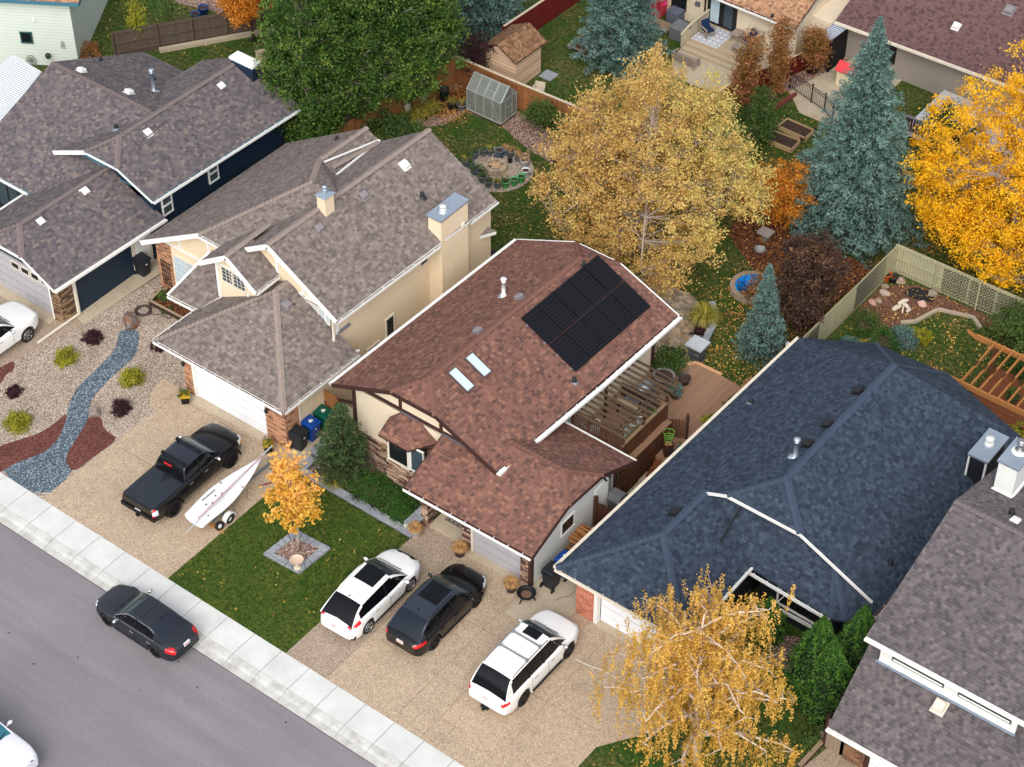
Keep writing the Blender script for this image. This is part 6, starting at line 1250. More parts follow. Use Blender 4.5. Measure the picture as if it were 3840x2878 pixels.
b = MB(); b.box(-2.78, -.75, .66, -2.62, .75, .7); local(b.build('bumper_step', M['chrome'], None), r_); b = MB(); b.box(-2.9, -.18, .38, -2.7, .18, .46); b.box(-3.0, -.06, .36, -2.85, .06, .42); local(b.build('tow_hitch', M['carblack'], None), r_)
for sd in (1, -1): local(MB().box(-1.0, .92*sd, .36, 1.0, 1.07*sd, .41).build('running_board', M['carblack'], None), r_)
# black pickup
def pickup(label, loc, rz, pm, rim, R, extra, group=None):
    lift = R-.4
    q = dict(L=5.85, W=2.03, wb=3.72, fo=.93, R=R, gc=.42+lift, tf=.2, tr=.07,
        zs=[(-3.1, 1.22+lift), (-1, 1.25+lift), (0, 1.27+lift), (1, 1.25+lift), (1.9, 1.2+lift), (2.8, 1.05+lift)], zt=[(-3.1, 1.22+lift), (-1.2, 1.25+lift), (0, 1.3+lift), (1.2, 1.32+lift), (2.0, 1.26+lift), (2.8, 1.1+lift)],
        green=(1.35, .45, -.72, -1.0, 1.88+lift), wr=.72, side=(-.85, 1.1), paint=pm, rim=rim, spokes=8, pillars=(-.0,), handles=(.25, -.7), seams=(.0, 1.0, -1.02), tl=(.16, .8+lift, 1.2+lift), tly=.42, hl=(.4, .92+lift, 1.08+lift), zp=.72+lift, mirror=M['chrome'], lower=False)
    q.update(extra); return vehicle('parked_pickup', label, 'pickup truck', loc, rz, q)
r_, _i = pickup('black crew cab pickup with bed cover and roof bars beside the sailboat', (-3.28, 4.68, .02), PI/2+.02, PB, RB, .44, dict(bars=(.32, -.62), barz=.09, tail_clear=True, roofpaint=paint('black_cab_paint', (30, 36, 46), .25, .4)))
b = MB(); b.box(-2.98, -.88, 1.25, -1.08, .88, 1.31); local(b.build('bed_cover', P('vinyl_cover', (38, 44, 52), .6), None), r_)
b = MB(); b.box(-3.12, -.98, .62, -2.9, .98, .82); b.box(-3.18, -.08, .5, -3.0, .08, .6); local(b.build('rear_bumper', M['carblack'], None), r_)
b = MB(); b.box(-1.04, -.22, 1.9, -.98, .22, 1.95); local(b.build('brake_light', M['tail'], None), r_)
for sd in (1, -1): local(MB().box(2.3, .82*sd-.1, .95, 2.62, .82*sd+.1, 1.05).build('indicator', M['amber'], None), r_)
for sd in (1, -1):
    for ax in (1.86, -1.86):
        b = MB(); q = [Vector((ax+.53*math.cos(t*PI/10), 1.02*sd, .44+.53*math.sin(t*PI/10))) for t in range(11)]
        for a, c in zip(q[:-1], q[1:]): b.bar(a, c, .06, .1, up=(0, 1, 0))
        local(b.build('wheel_arch', M['carblack'], None), r_)
# white pickup at the left edge and silver pickup in the lower left corner
pickup('white pickup parked at the left edge on the dark aggregate driveway', (-16.75, 5.0, .02), PI/2, PWP, RS, .4, dict(spokes=6, wb=3.7))
pickup('silver white pickup on the road in the lower left corner', (.3, -10.95, -.1), 0.0, paint('silver_white_paint', (222, 222, 230), .3), RS, .4, dict(wglass=glassy('blue_windscreen', (56, 112, 128), .1), mirror=paint('silver_white_paint_b', (222, 222, 230), .3)))
# sailing dinghy on its trailer
bt = empty('sailboat', (-.82, 4.8, 0), 0, 'white sailing dinghy with its mast laid along the deck', 'sailboat')
ax0 = Vector((-.98, 7.1, .93)); ax1 = Vector((-.78, 2.6, .93)); d = (ax1-ax0); Lb = d.length; d.normalize(); sd = Vector((-d.y, d.x, 0)); b = MB(); V = []; n_ = 21
wid = lambda t: .69*(math.sin(min(t*1.28, 1)*PI/2)**.9)*(1-.2*max(0, t-.6)/.4*1.0) if t > 0 else .0
for i in range(n_):
    t = i/(n_-1); w = wid(t)+.012; c = ax0+d*Lb*t; sh = .1*(1-t)**2
    for k, (a, z) in enumerate([(0, -.34+.2*(1-t)**3), (.55, -.3+.2*(1-t)**3), (.9, -.16+.1*(1-t)**3), (1, 0), (1.0, .02), (.86, .05), (.4, .085), (0, .095)]): V.append(c+sd*w*a+Vector((0, 0, z+sh)))
F = []; nV = len(V); V2 = [v-sd*2*((v-(ax0+d*(v-ax0).dot(d))).dot(sd)) for v in V]; V += V2
for i in range(n_-1):
    for j in range(7): a = i*8+j; F.append((a, a+1, a+9, a+8)); a += nV; F.append((a, a+8, a+9, a+1))
k_ = (n_-1)*8; F.append(tuple(k_+j for j in range(8))+tuple(nV+k_+j for j in range(7, -1, -1)))
hull = newobj('hull', V, F, paint('gelcoat_white', (238, 238, 238), .3, .3), bt, None, True); hull.data.set_sharp_from_angle(angle=math.radians(50))
ck = [ax0+d*Lb*t+sd*w+Vector((0, 0, .12)) for t, w in ((.44, .1), (.5, .3), (.7, .33), (.82, .2), (.82, -.2), (.7, -.33), (.5, -.3), (.44, -.1))]
MB().slab([q-Vector((0, 0, .03)) for q in ck], (0, 0, .008)).build('cockpit', P('cockpit_grey', (212, 212, 214), .4), bt); ins = [ck[0].lerp(q, .86) if 0 else (sum(ck, Vector())/8).lerp(q, .85) for q in ck]  # cockpit colour slightly greyer than hull and floor
MB().slab([q-Vector((0, 0, .02)) for q in ins], (0, 0, .002)).build('cockpit_floor', P('cockpit_floor', (226, 226, 226), .4), bt)
b = MB(); 
for t, w in ((.42, .5), (.55, .1), (.6, .02), (.66, -.12), (.5, -.45), (.75, .05), (.8, -.1), (.62, .12), (.9, .4)): p = ax0+d*Lb*t+sd*w+Vector((0, 0, .14)); b.box(p.x-.03, p.y-.02, p.z-.03, p.x+.03, p.y+.02, p.z+.02)
b.bar(ax0+d*Lb*.6-sd*.38+Vector((0, 0, .12)), ax0+d*Lb*.78-sd*.42+Vector((0, 0, .11)), .03, .02); b.build('deck_fitting', M['black'], bt)
mast = MB(); mast.tube([Vector((-1.02,7.85,1.15)), Vector((-0.98,7.12,1.12)), Vector((-0.63,4.02,1.12)), Vector((-0.51,1.86,1.00))], [.032, .035, .035, .028], 8); mast.build('mast', P('alloy_mast', (206, 208, 212), .35, .4), bt)
b = MB(); rr_ = [Vector((-0.95,7.10,1.16)), Vector((-0.84,5.30,1.14)), Vector((-0.68,3.50,1.12)), Vector((-0.64,2.64,1.06))]; b.tube(rr_, .012, 4); b.tube([v+sd*.04 for v in rr_], .008, 4); b.build('rope', P('pink_rope', (196, 130, 136)), bt)
tr_ = empty('boat_trailer', (-.8, 4.6, 0), 0, 'grey boat trailer carrying the white dinghy', 'trailer')
b = MB(); tn = Vector((-0.88,7.44,0.45)); bk_ = ax0+d*Lb*.75+Vector((0, 0, -.45)); b.bar(tn, bk_, .08, .08); axl = Vector((-.75, 4.05, .3)); b.bar(axl+Vector((-.62, 0, 0)), axl+Vector((.6, 0, 0)), .06, .06)
for s_ in (-.4, .4): b.bar(ax0+d*Lb*.35+Vector((s_*.5, 0, -.5)), ax0+d*Lb*.85+Vector((s_, 0, -.45)), .05, .05)
b.bar(tn+Vector((-.1, .1, 0)), tn+Vector((.05, -.1, .45)), .06, .06); b.bar(tn, tn+Vector((0, 0, -.43)), .05, .05, (0, 1, 0)); b.build('frame', P('galvanised_blue', (112, 126, 134), .5, .5), tr_)
def smallwheel(parent, c, r, w, axis=(1, 0, 0), name='wheel', tm=None, rm=None):
    a = Vector(axis).normalized(); u = a.orthogonal().normalized(); v = a.cross(u); c = Vector(c); N_ = 18
    def ring(prof):
        vs = [c+a*d_+(u*math.cos(2*PI*t/N_)+v*math.sin(2*PI*t/N_))*r_2 for r_2, d_ in prof for t in range(N_)]
        fs = [((i*N_+t), (i*N_+(t+1) % N_), ((i+1)*N_+(t+1) % N_), ((i+1)*N_+t)) for i in range(len(prof)-1) for t in range(N_)]; return vs, fs
    o = MB().add(*ring([(r*.5, -w/2), (r*.9, -w/2), (r, -w/3), (r, w/3), (r*.9, w/2), (r*.5, w/2)])).build(name, tm or M['rubber'], parent, True)
    MB().add(*ring([(.01, -w*.3), (r*.52, -w*.35), (r*.52, w*.35), (.01, w*.3)])).build('rim', rm or M['white'], o, True); return o
smallwheel(tr_, (-.14, 4.02, .24), .24, .14); smallwheel(tr_, (-1.38, 4.05, .24), .24, .14)
for x in (-.16, -1.38):
    b = MB(); q = [Vector((x, 4.03-.32*math.cos(t*PI/8), .26+.3*math.sin(t*PI/8))) for t in range(9)]
    for a, c in zip(q[:-1], q[1:]): b.bar(a, c, .24, .02, up=(0, 0, 1) if 0 else (0, .01, 1))
    b.build('mudguard', M['white'], tr_)
sw = empty('spare_wheel', (-.2, 3.45, 0), 0, 'loose small trailer wheel with white rim lying against the trailer', 'wheel'); smallwheel(sw, (-.2, 3.45, .22), .22, .13, (1, -.2, .25), 'tyre')
tag(MB().box(-.75, 3.3, .02, -.05, 3.55, .05).build('plank', P('plank', (176, 124, 70), .8)), 'short wooden plank under the trailer wheels', 'plank')
b = MB(); rnd = random.Random(3); pts = []
for i in range(60): t = i/59*9; pts.append(Vector((-.35+.28*math.cos(t)+.2*math.sin(t*.7), 6.9+.22*math.sin(t*1.3)-.1*t*.3, .05+.03*math.sin(i))))
tag(MB().tube(pts, .014, 5).build('rope', P('crimson_rope', (150, 44, 66), .8)), 'crimson rope coiled loosely on the driveway at the trailer tongue', 'rope')
tag(MB().tube([(-0.89,5.93,0.03), (-0.71,5.77,0.03), (-0.65,5.62,0.03), (-0.52,5.52,0.03), (-0.37,5.48,0.03)], .012, 4).build('strap', M['black']), 'black hooked strap lying beside the dinghy', 'strap')

# ---------------- trees ----------------
def T(name, base, label, cat='tree', group=None): return empty(name, (*base[:2], base[2] if len(base) > 2 else 0), 0, label, cat, group)
# row of poplars
for i, (x, y, h, r, lab, k_) in enumerate([(-14.9, 26.1, 12.5, 2.1, 'leftmost green poplar with leaves down to the navy house roof', 0), (-14.4, 28.6, 13, 2.1, 'green poplar behind the peak of the beige house roof', 0), (-13.6, 30.84, 13, 1.9, 'green poplar with a bare white trunk nearest the bushy shrub', .7),
        (-13.1, 31.95, 12.5, 1.8, 'green poplar with a smooth white trunk behind the grey pots', .7), (-13.15, 33.42, 12.5, 2.3, 'green poplar with a rough trunk beside the fence corner', .9), (-15.9, 34.3, 12, 2.3, 'green poplar behind the cedar fence left of the blue spruce', 1.5), (-17.0, 29.5, 12.5, 2.2, 'green poplar farthest from the camera behind the navy house', 1)]):
    t = T('poplar_tree', (x, y), lab, 'tree', 'green poplars along the fence'); z0 = 2.0+k_*.35 if i < 2 else 1.3+k_
    E_ = [(x, y, (z0+h)/2+.2, r, r, (h-z0)/2)]+[(x+.5*math.cos(a), y+.5*math.sin(a), z0+(h-z0)*q, r*.85, r*.85, 2.2) for a, q in ((0, .17), (2.2, .4), (4.1, .65))]
    if i == 0: E_ = [(x, y, 5.5, 2.2, 2.0, 5.0), (x+.3, y-.2, 3.0, 1.9, 1.7, 2.4), (x, y, 8, 2, 2, 4)]
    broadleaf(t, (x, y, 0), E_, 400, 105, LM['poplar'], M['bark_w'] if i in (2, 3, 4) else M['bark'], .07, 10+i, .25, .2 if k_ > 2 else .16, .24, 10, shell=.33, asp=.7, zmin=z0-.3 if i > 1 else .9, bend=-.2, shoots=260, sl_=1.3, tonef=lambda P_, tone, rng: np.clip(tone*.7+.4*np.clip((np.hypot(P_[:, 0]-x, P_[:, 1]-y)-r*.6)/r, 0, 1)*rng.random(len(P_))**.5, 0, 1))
t = T('golden_tree', (3.4, 30.4), 'large spreading tree with pale gold leaves behind the solar panel house')
ge = [(2.9, 31.0, 6.1, 3.9, 3.8, 3.8), (4.6, 29.0, 4.6, 3.6, 3.4, 3.1), (.8, 28.7, 4.4, 2.6, 2.7, 2.5), (6.3, 32.3, 5.2, 2.6, 2.6, 2.9), (7.0, 26.5, 2.9, 1.5, 1.5, 1.6), (2.0, 33.4, 5.4, 2.8, 2.4, 3.2), (4.8, 33.4, 5.9, 1.9, 1.7, 3.0), (-.5, 31, 4.8, 1.6, 2.0, 2.2), (3.0, 26.6, 3.4, 2.4, 1.6, 1.8), (1.4, 33.2, 8.3, .9, .9, 1.6), (4.9, 33.8, 8.0, .8, .8, 1.5), (8.5, 31.6, 5.0, 1.2, 1.2, 1.5), (7.9, 28.6, 3.9, 1.2, 1.2, 1.2), (3.2, 30.6, 10.0, .9, .9, 1.2)]
def gt(P_, tone, rng):
    # one-sided colour: riper orange leaves on the street side, paler green ones to the back right
    s = np.clip((P_[:, 0]*.5+P_[:, 1]*.5-16)/4.5, 0, 1); return np.clip(tone*.75+s*.35-.05, 0, 1)
broadleaf(t, (3.4, 30.4, 0), ge, 1150, 84, LM['yellow'], M['bark'], .062, 31, .18, .3, .25, 16, gt, .42, .6, .5, .5, shoots=420, sl_=1.25)
t = T('ash_tree', (18.3, 40.4), 'large bright yellow tree overhanging the olive fence at the right edge')
ae = [(16.8, 40.8, 5.3, 4.3, 4.3, 4.6), (20.4, 39.6, 4.6, 3.8, 3.6, 4.0), (14.6, 40.4, 4.0, 2.2, 2.2, 2.6), (18.2, 37.6, 3.0, 2.9, 1.9, 2.0), (18.6, 43.6, 8.0, 3.6, 3.4, 3.6), (22, 42, 7, 3.5, 3.5, 4), (16.0, 38.6, 2.9, 2.0, 1.4, 1.5)]
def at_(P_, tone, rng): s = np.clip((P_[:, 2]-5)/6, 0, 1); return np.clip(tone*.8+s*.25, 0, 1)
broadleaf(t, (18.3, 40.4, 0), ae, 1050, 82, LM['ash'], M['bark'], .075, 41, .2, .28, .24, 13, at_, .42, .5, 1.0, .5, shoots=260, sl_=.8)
# birch in the right front lawn: arching limbs, hanging strands
t = T('birch_tree', (23.0, 5.6), 'weeping birch with white limbs and orange yellow leaves on the front lawn')
rng = np.random.default_rng(7); b = MB(); base = np.array([23.0, 5.6, 0]); top = np.array([22.6, 6.0, 8.2])
Tp = [base+(top-base)*u+np.array([math.sin(u*6)*.1, math.cos(u*5)*.08, 0]) for u in np.linspace(0, 1, 9)]; b.tube([Vector(p) for p in Tp], [.2, .19, .17, .15, .13, .1, .08, .05, .02], 8)
LP = []; TP = []
limbs = []
for i in range(30):
    u = .2+.75*(i/30); s = base+(top-base)*u; a = i*2.4+rng.random()*.5; L = (3.9-2.4*max(0, u-.3))*rng.uniform(.75, 1.05); d = np.array([math.cos(a), math.sin(a), 0]); pts = [s]
    for q in np.linspace(.2, 1, 6): pts.append(s+d*L*q+np.array([0, 0, L*(.62*q-.42*q*q)])+rng.normal(size=3)*.06)
    r0 = .1*(1.1-u*.6); b.tube([Vector(p) for p in pts], [r0*(1-.8*k/6)+.004 for k in range(7)], 5); limbs.append(pts)
    for k in range(1, 7):
        for _ in range(2):
            e = pts[k]+np.array([rng.normal()*.4, rng.normal()*.4, rng.uniform(-.05, .35)]); b.tube([Vector(pts[k]), Vector(e)], [.02, .009], 3, False); TP.append((e, rng.uniform(.5, 1.9)))
        TP.append((pts[k], rng.uniform(.3, 1.2)))
for e, l in list(TP):
    for _ in range(3 if rng.random() < .55 else 2):
        o = e+np.array([rng.normal()*.22, rng.normal()*.22, rng.normal()*.1]); n_ = int(15+l*24); z = np.linspace(.25, -l*rng.uniform(.5, 1.1), n_); sway = rng.normal(size=2)*.12
        q = np.column_stack([o[0]+sway[0]*(-z)+rng.normal(size=n_)*.045, o[1]+sway[1]*(-z)+rng.normal(size=n_)*.045, o[2]+z]); LP.append(q)
LP = np.concatenate(LP); LP = LP[LP[:, 2] > .3]; b.build('trunk', M['bark_b'], t, True)
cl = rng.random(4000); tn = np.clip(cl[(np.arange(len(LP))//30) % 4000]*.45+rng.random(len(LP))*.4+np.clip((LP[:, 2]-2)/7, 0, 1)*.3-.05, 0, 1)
leafcloud('crown', LP, LM['birch'], t, .045, .7, 8, tn, .1)
t = T('young_maple', (3.37, 4.55), 'young maple with orange yellow leaves in the square planter')
me_ = [(3.37, 4.6, 4.2, .85, .85, 2.2), (3.3, 4.5, 3.0, 1.25, 1.2, 1.1), (3.9, 4.7, 3.6, .8, .8, .7), (2.9, 4.7, 4.4, .75, .75, .9)]
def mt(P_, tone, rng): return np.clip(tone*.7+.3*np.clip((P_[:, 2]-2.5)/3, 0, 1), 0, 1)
broadleaf(t, (3.37, 4.55, 0), me_, 120, 34, LM['maple'], M['bark'], .085, 51, .3, .055, .15, 9, mt, .45, .65, 1.5, .3, shoots=40, sl_=.5)
# conifers
for base, h, r, s_, lv, lab in [((10.85, 38.2, 0), 12.4, 3.4, 61, 40, 'tall blue spruce with a pointed top left of the yellow tree'), ((12.3, 27.4, 0), 5.3, 1.25, 62, 26, 'small slender blue spruce in front of the purple leaved tree'), ((-7.1, 43.4, 0), 12.5, 2.5, 63, 36, 'blue spruce beside the back deck and the pink slide'), ((-15.6, 41.6, 0), 12, 2.7, 64, 34, 'blue spruce behind the red fence at the top centre')]:
    t = T('blue_spruce', base, lab, 'tree', 'blue spruces'); spruce(t, base, h, r, LM['bspruce'], s_, lv, .085 if h > 6 else .06, 0, 40 if h > 6 else 40, M['bark_d'], .5 if h > 6 else .2, .16, .86)
t = T('pine_tree', (1.9, 9.3), 'small dark green pine beside the front garden bed'); spruce(t, (1.9, 9.3, .05), 4.1, 1.3, LM['pine'], 71, 17, .085, 0, 34, M['bark_d'], .3, -.1, .6, .75)
# clipped cedars by the blue roofed house
rng = np.random.default_rng(3)
def cedar(base, h, r, label, seed):
    t = T('cedar_tree', base, label, 'tree', 'upright cedars'); rng = np.random.default_rng(seed); n = int(9500*r*h/5)
    u = rng.random(n)**.8; a = rng.random(n)*2*PI; prof = np.where(u < .25, .82+.18*(u/.25), np.clip(1-((u-.25)/.75)**1.55, 0, 1)); lump = 1+.1*np.sin(a*5+u*9)+.06*np.sin(a*11+u*23)+.07*np.sin(a*3-u*31)
    rr = r*prof*lump*rng.uniform(.86, 1.03, n); P_ = np.column_stack([base[0]+rr*np.cos(a), base[1]+rr*np.sin(a), .05+u*h]); ax = np.column_stack([np.cos(a)*.5, np.sin(a)*.5, np.ones(n)])
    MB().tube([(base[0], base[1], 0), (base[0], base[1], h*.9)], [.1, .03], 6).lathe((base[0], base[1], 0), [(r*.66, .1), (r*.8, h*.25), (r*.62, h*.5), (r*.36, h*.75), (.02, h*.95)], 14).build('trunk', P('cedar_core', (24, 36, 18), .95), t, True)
    leafcloud('crown', P_, LM['cedar'], t, .055, .45, seed, np.clip(rng.random(n)*.75+.25*np.sin(a*7+u*17), 0, 1), .3, ax)
cedar((25.0, 11.15), 5.0, 1.2, 'tallest front cedar left of the pair of joined tips', 81); cedar((25.75, 10.75), 4.6, 1.05, 'front cedar with the right hand tip beside the grey roof', 82); cedar((26.0, 12.6), 5.0, 1.1, 'rear cedar standing against the black siding', 83); cedar((21.9, 12.6), 2.6, .8, 'dark green round topped cedar under the birch left of the front window', 84)
# columnar and small trees in the back gardens
def small(name, label, base, ells, nt_, per, mat, size=.06, seed=1, r0=.05, bark=None, cat='tree', spread=.2, zmin=.15):
    t = T(name, base, label, cat); broadleaf(t, base if len(base) > 2 else (*base, 0), ells, nt_, per, mat, bark or M['bark_d'], size, seed, .15, r0, spread, 7, None, .5, .6, zmin, .35, bend=-.1); return t
small('serviceberry', 'tall narrow tree with rust and pink leaves left of the brown bush', (1.0, 43.9), [(1.0, 43.9, 2.6, .7, .7, 2.5), (.9, 43.6, 1.8, .7, .7, 1.5)], 120, 56, LM['rust'], .06, 91)
small('serviceberry', 'second narrow rusty tree beside the sand stucco house corner', (1.9, 45.4), [(1.9, 45.4, 3.0, .6, .6, 2.8)], 110, 56, LM['rust'], .06, 92)
small('serviceberry', 'bushy brown red tree in a pot below the metal lean-to', (2.3, 48.7), [(2.3, 48.7, 1.9, .75, .75, 1.4)], 100, 50, LM['rust'], .06, 93)
small('evergreen', 'soft lime green conifer in front of the narrow rusty trees', (3.0, 41.9), [(3.0, 41.9, 1.5, .85, .85, 1.7), (3.3, 41.4, .9, 1.0, .9, .9)], 110, 60, LM['greenmix'], .06, 94)
small('small_tree', 'small orange leaved tree right of the big golden tree', (8.0, 36.1), [(8.0, 36.1, 2.2, 1.7, 1.6, 1.7), (7.0, 35.6, 2.6, 1.1, 1.0, 1.0)], 190, 62, LM['orange'], .06, 95)
small('shrub', 'crimson shrub squeezed beside the tall blue spruce', (8.9, 38.2), [(8.9, 38.2, 1.3, .9, .9, 1.0)], 70, 50, LM['red'], .06, 96, cat='shrub')
small('plum_tree', 'dark bronze purple leaved tree by the olive fence', (12.8, 30.9), [(12.6, 31.0, 2.6, 1.7, 1.8, 1.9), (13.0, 29.6, 2.0, 1.2, 1.3, 1.6), (11.9, 32.0, 2.8, 1.3, 1.3, 1.3)], 330, 72, LM['purple'], .065, 97, .1)
small('shrub', 'rust brown leaved shrub between the blue pool and the small spruce', (11.0, 30.9), [(11.0, 30.8, 1.0, 1.3, 1.3, .9), (10.4, 30.2, .7, 1, 1, .6)], 110, 60, LM['rust'], .065, 98, cat='shrub')
small('plum_tree', 'sparse dark plum tree between the cedar fence and the shed', (-12.2, 36.9), [(-12.2, 36.7, 2.0, 1.0, 1.1, 1.3)], 70, 34, LM['barberry'], .06, 99)
small('shrub', 'leafy green shrub at the foot of the white trunked poplars', (-12.5, 29.4), [(-12.5, 29.5, .8, 1.5, 1.3, .8), (-11.9, 30.3, .6, 1.0, 1.0, .6)], 120, 60, LM['greenmix'], .06, 100, cat='shrub')
small('yellow_tree', 'small yellow green tree at the left of the poplars by the charcoal fence', (-24.6, 32.2), [(-24.4, 32.0, 3.6, 1.7, 1.7, 1.7), (-24.0, 31.0, 3.0, 1.0, 1.0, 1.0)], 200, 60, LM['orange'], .065, 101, .1)
small('small_tree', 'leafy yellow green tree above the charcoal fence at the top', (-26.0, 34.0), [(-26.2, 34.2, 3.4, 1.2, 1.2, 1.4)], 90, 60, LM['greenmix'], .065, 102, .08)
small('sapling', 'thin yellow green sapling on the lawn beside the white sided house', (-29.1, 27.7), [(-29.1, 27.7, 2.2, .45, .45, 2.0)], 70, 30, LM['lime'], .055, 103, .03)
small('sapling', 'thin green sapling nearer to the charcoal fence end', (-28.3, 29.4), [(-28.3, 29.4, 2.0, .45, .45, 1.9)], 60, 30, LM['greenmix'], .055, 104, .03)
small('shrub', 'leafy shrub with reddish leaves right of the greenhouse', (-6.6, 35.5), [(-6.6, 35.4, 1.0, 1.2, .6, .9), (-5.2, 35.5, .8, 1.0, .6, .7)], 90, 50, LM['greenmix'], .06, 105, cat='shrub')
small('shrub', 'broad green shrub behind the timber pergola at the right edge', (21.9, 35.2), [(22.0, 35.2, 1.2, 1.6, 1.6, 1.3), (23.4, 33.9, 1.0, 1.3, 1.3, 1.2)], 200, 66, LM['greenmix'], .065, 106, cat='shrub')
small('shrub', 'dark green shrub among the leaves beside the tall spruce and grey house', (11.6, 46.2), [(11.8, 46.5, 1.8, 1.4, 1.2, 1.7)], 110, 56, LM['greenmix'], .06, 107, cat='shrub')
small('shrub', 'green bushy conifer at the end of the concrete patio', (-.1, 41.9), [(-.1, 41.7, .7, .9, .8, .8)], 60, 56, LM['pine'], .055, 108, cat='shrub')
small('shrub', 'golden leaved shrub right of the slate blue roof beside the deck', (25.2, 28.6), [(25.3, 28.7, .9, .8, .8, .9)], 60, 52, LM['lime'], .055, 109, cat='shrub')
small('shrub', 'dark green shrub behind the white chimney at the right edge', (26.6, 27.6), [(26.8, 27.6, 1.3, .9, 1.2, 1.1)], 90, 56, LM['cedar'], .055, 110, cat='shrub')
small('plum_tree', 'purple flowering bush with green leaves on the paved patio by the beige wall', (9.75, 23.3), [(9.75, 23.4, .8, .75, .9, .8)], 60, 56, LM['greenmix'], .055, 111)
def low(label, c, r, key, n, seed, size=.05, cat='shrub', name='shrub', fl=.8, group=None, asp=.45, up=.3):
    t = T(name, (c[0], c[1]), label, cat, group); b = MB(); b.ell((c[0], c[1], .05), ((r[0] if hasattr(r, '__len__') else r)*.55, (r[1] if hasattr(r, '__len__') else r)*.55, (r[2] if hasattr(r, '__len__') else r*fl)*.5), 9, 6, .1, seed); b.build('stems', M['bark_d'], t)
    shrub(t, (c[0], c[1], .02), r, LM[key], n, size, seed, asp, up, fl); return t
G1 = 'round shrubs in the pebble yard'
low('lime green shrub farther up left of the blue stone stream', (-13.42,7.04,0.00), .58, 'lime', 2600, 1, .05, group=G1, fl=.9); low('lime green shrub with orange tips right of the blue stone stream', (-9.92,7.89,0.00), .6, 'lime', 2600, 2, .05, group=G1, fl=.9); low('lime green shrub nearest the left edge above the red shale', (-11.97,2.60,0.00), .68, 'lime', 3000, 3, .05, group=G1, fl=.85)
low('dark purple shrub near the white downspout', (-13.51,8.78,0.00), .5, 'barberry', 2000, 4, .045, group=G1, fl=.75); low('small dark purple shrub at the left edge of the pebbles', (-13.69,3.96,0.00), .42, 'barberry', 1600, 5, .045, group=G1, fl=.75); low('dark purple shrub below the brown rock beside the driveway', (-8.95,6.17,0.00), .52, 'barberry', 2000, 6, .045, group=G1, fl=.8); low('dark purple shrub under the garage eave corner', (-10.62,10.35,0.00), .4, 'barberry', 1300, 7, .045, group=G1, fl=.6)
low('rusty orange round bush beside the white sided house', (-31.0, 25.3), .95, 'rust', 3400, 8, .05, fl=.85)
for i, (c, r, k_, lab) in enumerate([((3.55, 9.15), (1.35, 1.05, .65), 'juniper', 'spreading green juniper left part of the front garden bed'), ((5.0, 9.15), (1.25, .95, .6), 'juniper', 'spreading green juniper in the middle of the front garden bed'), ((5.65, 8.75), (.8, .6, .5), 'juniper', 'low green juniper beside the stone porch pier')]): low(lab, c, r, k_, 8500, 20+i, .05, group='junipers in the front bed', fl=.5, asp=.3)
low('small blue green shrub under the porch eave', (6.1, 9.8), .35, 'bluegreen', 900, 24)
low('green shrub in the timber planter by the brick pier', (-12.9, 13.0), .45, 'greenmix', 1400, 25); low('small green plant with red flowers in the timber planter', (-12.0, 12.4), .3, 'greenmix', 700, 26)
for i, (c, r, k_, lab) in enumerate([((15.3, 32.0), (.7, .9, .8), 'greenmix', 'green bush against the olive fence in the rock garden'), ((16.6, 31.5), (.9, .9, .7), 'juniper', 'dark green bush left of the blue green bush'), ((17.3, 32.3), (.8, .7, .65), 'bluegreen', 'blue green bush at the edge of the rock garden lawn'), ((15.5, 30.2), (.5, .6, .5), 'bluegreen', 'small grey green plant by the olive fence'), ((17.9, 33.0), (.6, .5, .4), 'lime', 'yellow green plant behind the blue green bush'),
        ((14.9, 29.3), (.4, .8, .5), 'greenmix', 'low green plants along the olive fence near the roof'), ((22.6, 7.5), (1.0, .8, .5), 'cedar', 'low green ground plants under the birch'), ((24.1, 11.2), (.9, .4, .3), 'greenmix', 'low green plants edging the gravel bed by the cedars'), ((26.1, 9.2), (.35, .9, .35), 'greenmix', 'low green plants beside the brown board wall'),
        ((21.4, 13.2), (.6, .7, 1.2), 'cedar', 'green cedar shrub left of the front window under the birch'), ((22.0, 11.6), (.7, .8, .9), 'greenmix', 'bright green shrub under the birch next to the gravel bed'), ((1.8, 43.0), (.7, .7, .8), 'greenmix', 'bright green shrub at the foot of the rusty trees'), ((13.1, 25.1), (.25, .5, .3), 'dry', 'dry plants along the olive fence near the white downspout')]): low(lab, c, r, k_, 2600, 40+i, .05)
t = T('daylily', (1.9, 8.6), 'yellowing long bladed plant beside the low block wall', 'plant'); tuft(t, 'blades', (1.95, 8.55, .05), 130, .75, LM['daylily'], 3, 1.1, 1, .016)
t = T('grass_clump', (16.0, 30.9), 'clump of yellow ornamental grass in the rock garden', 'plant'); tuft(t, 'blades', (16.1, 30.6, 0), 90, .6, LM['daylily'], 4)
t = T('grass_clump', (8.95, 27.7), 'feathery yellow ornamental grass by the curved block wall', 'plant'); tuft(t, 'blades', (9.05, 27.5, .1), 420, 1.0, LM['daylily'], 5, 1.0, 1.2, .014)
low('dark red shrub beside the feathery grass', (9.2, 26.8), .35, 'barberry', 900, 60)
# creeper with red leaves along the side fence
low('scarlet leaved creeper on the side fence by the deck', (14.15, 21.3), (.3, 1.2, .9), 'vred', 1500, 61, .06, cat='creeper', name='creeper')

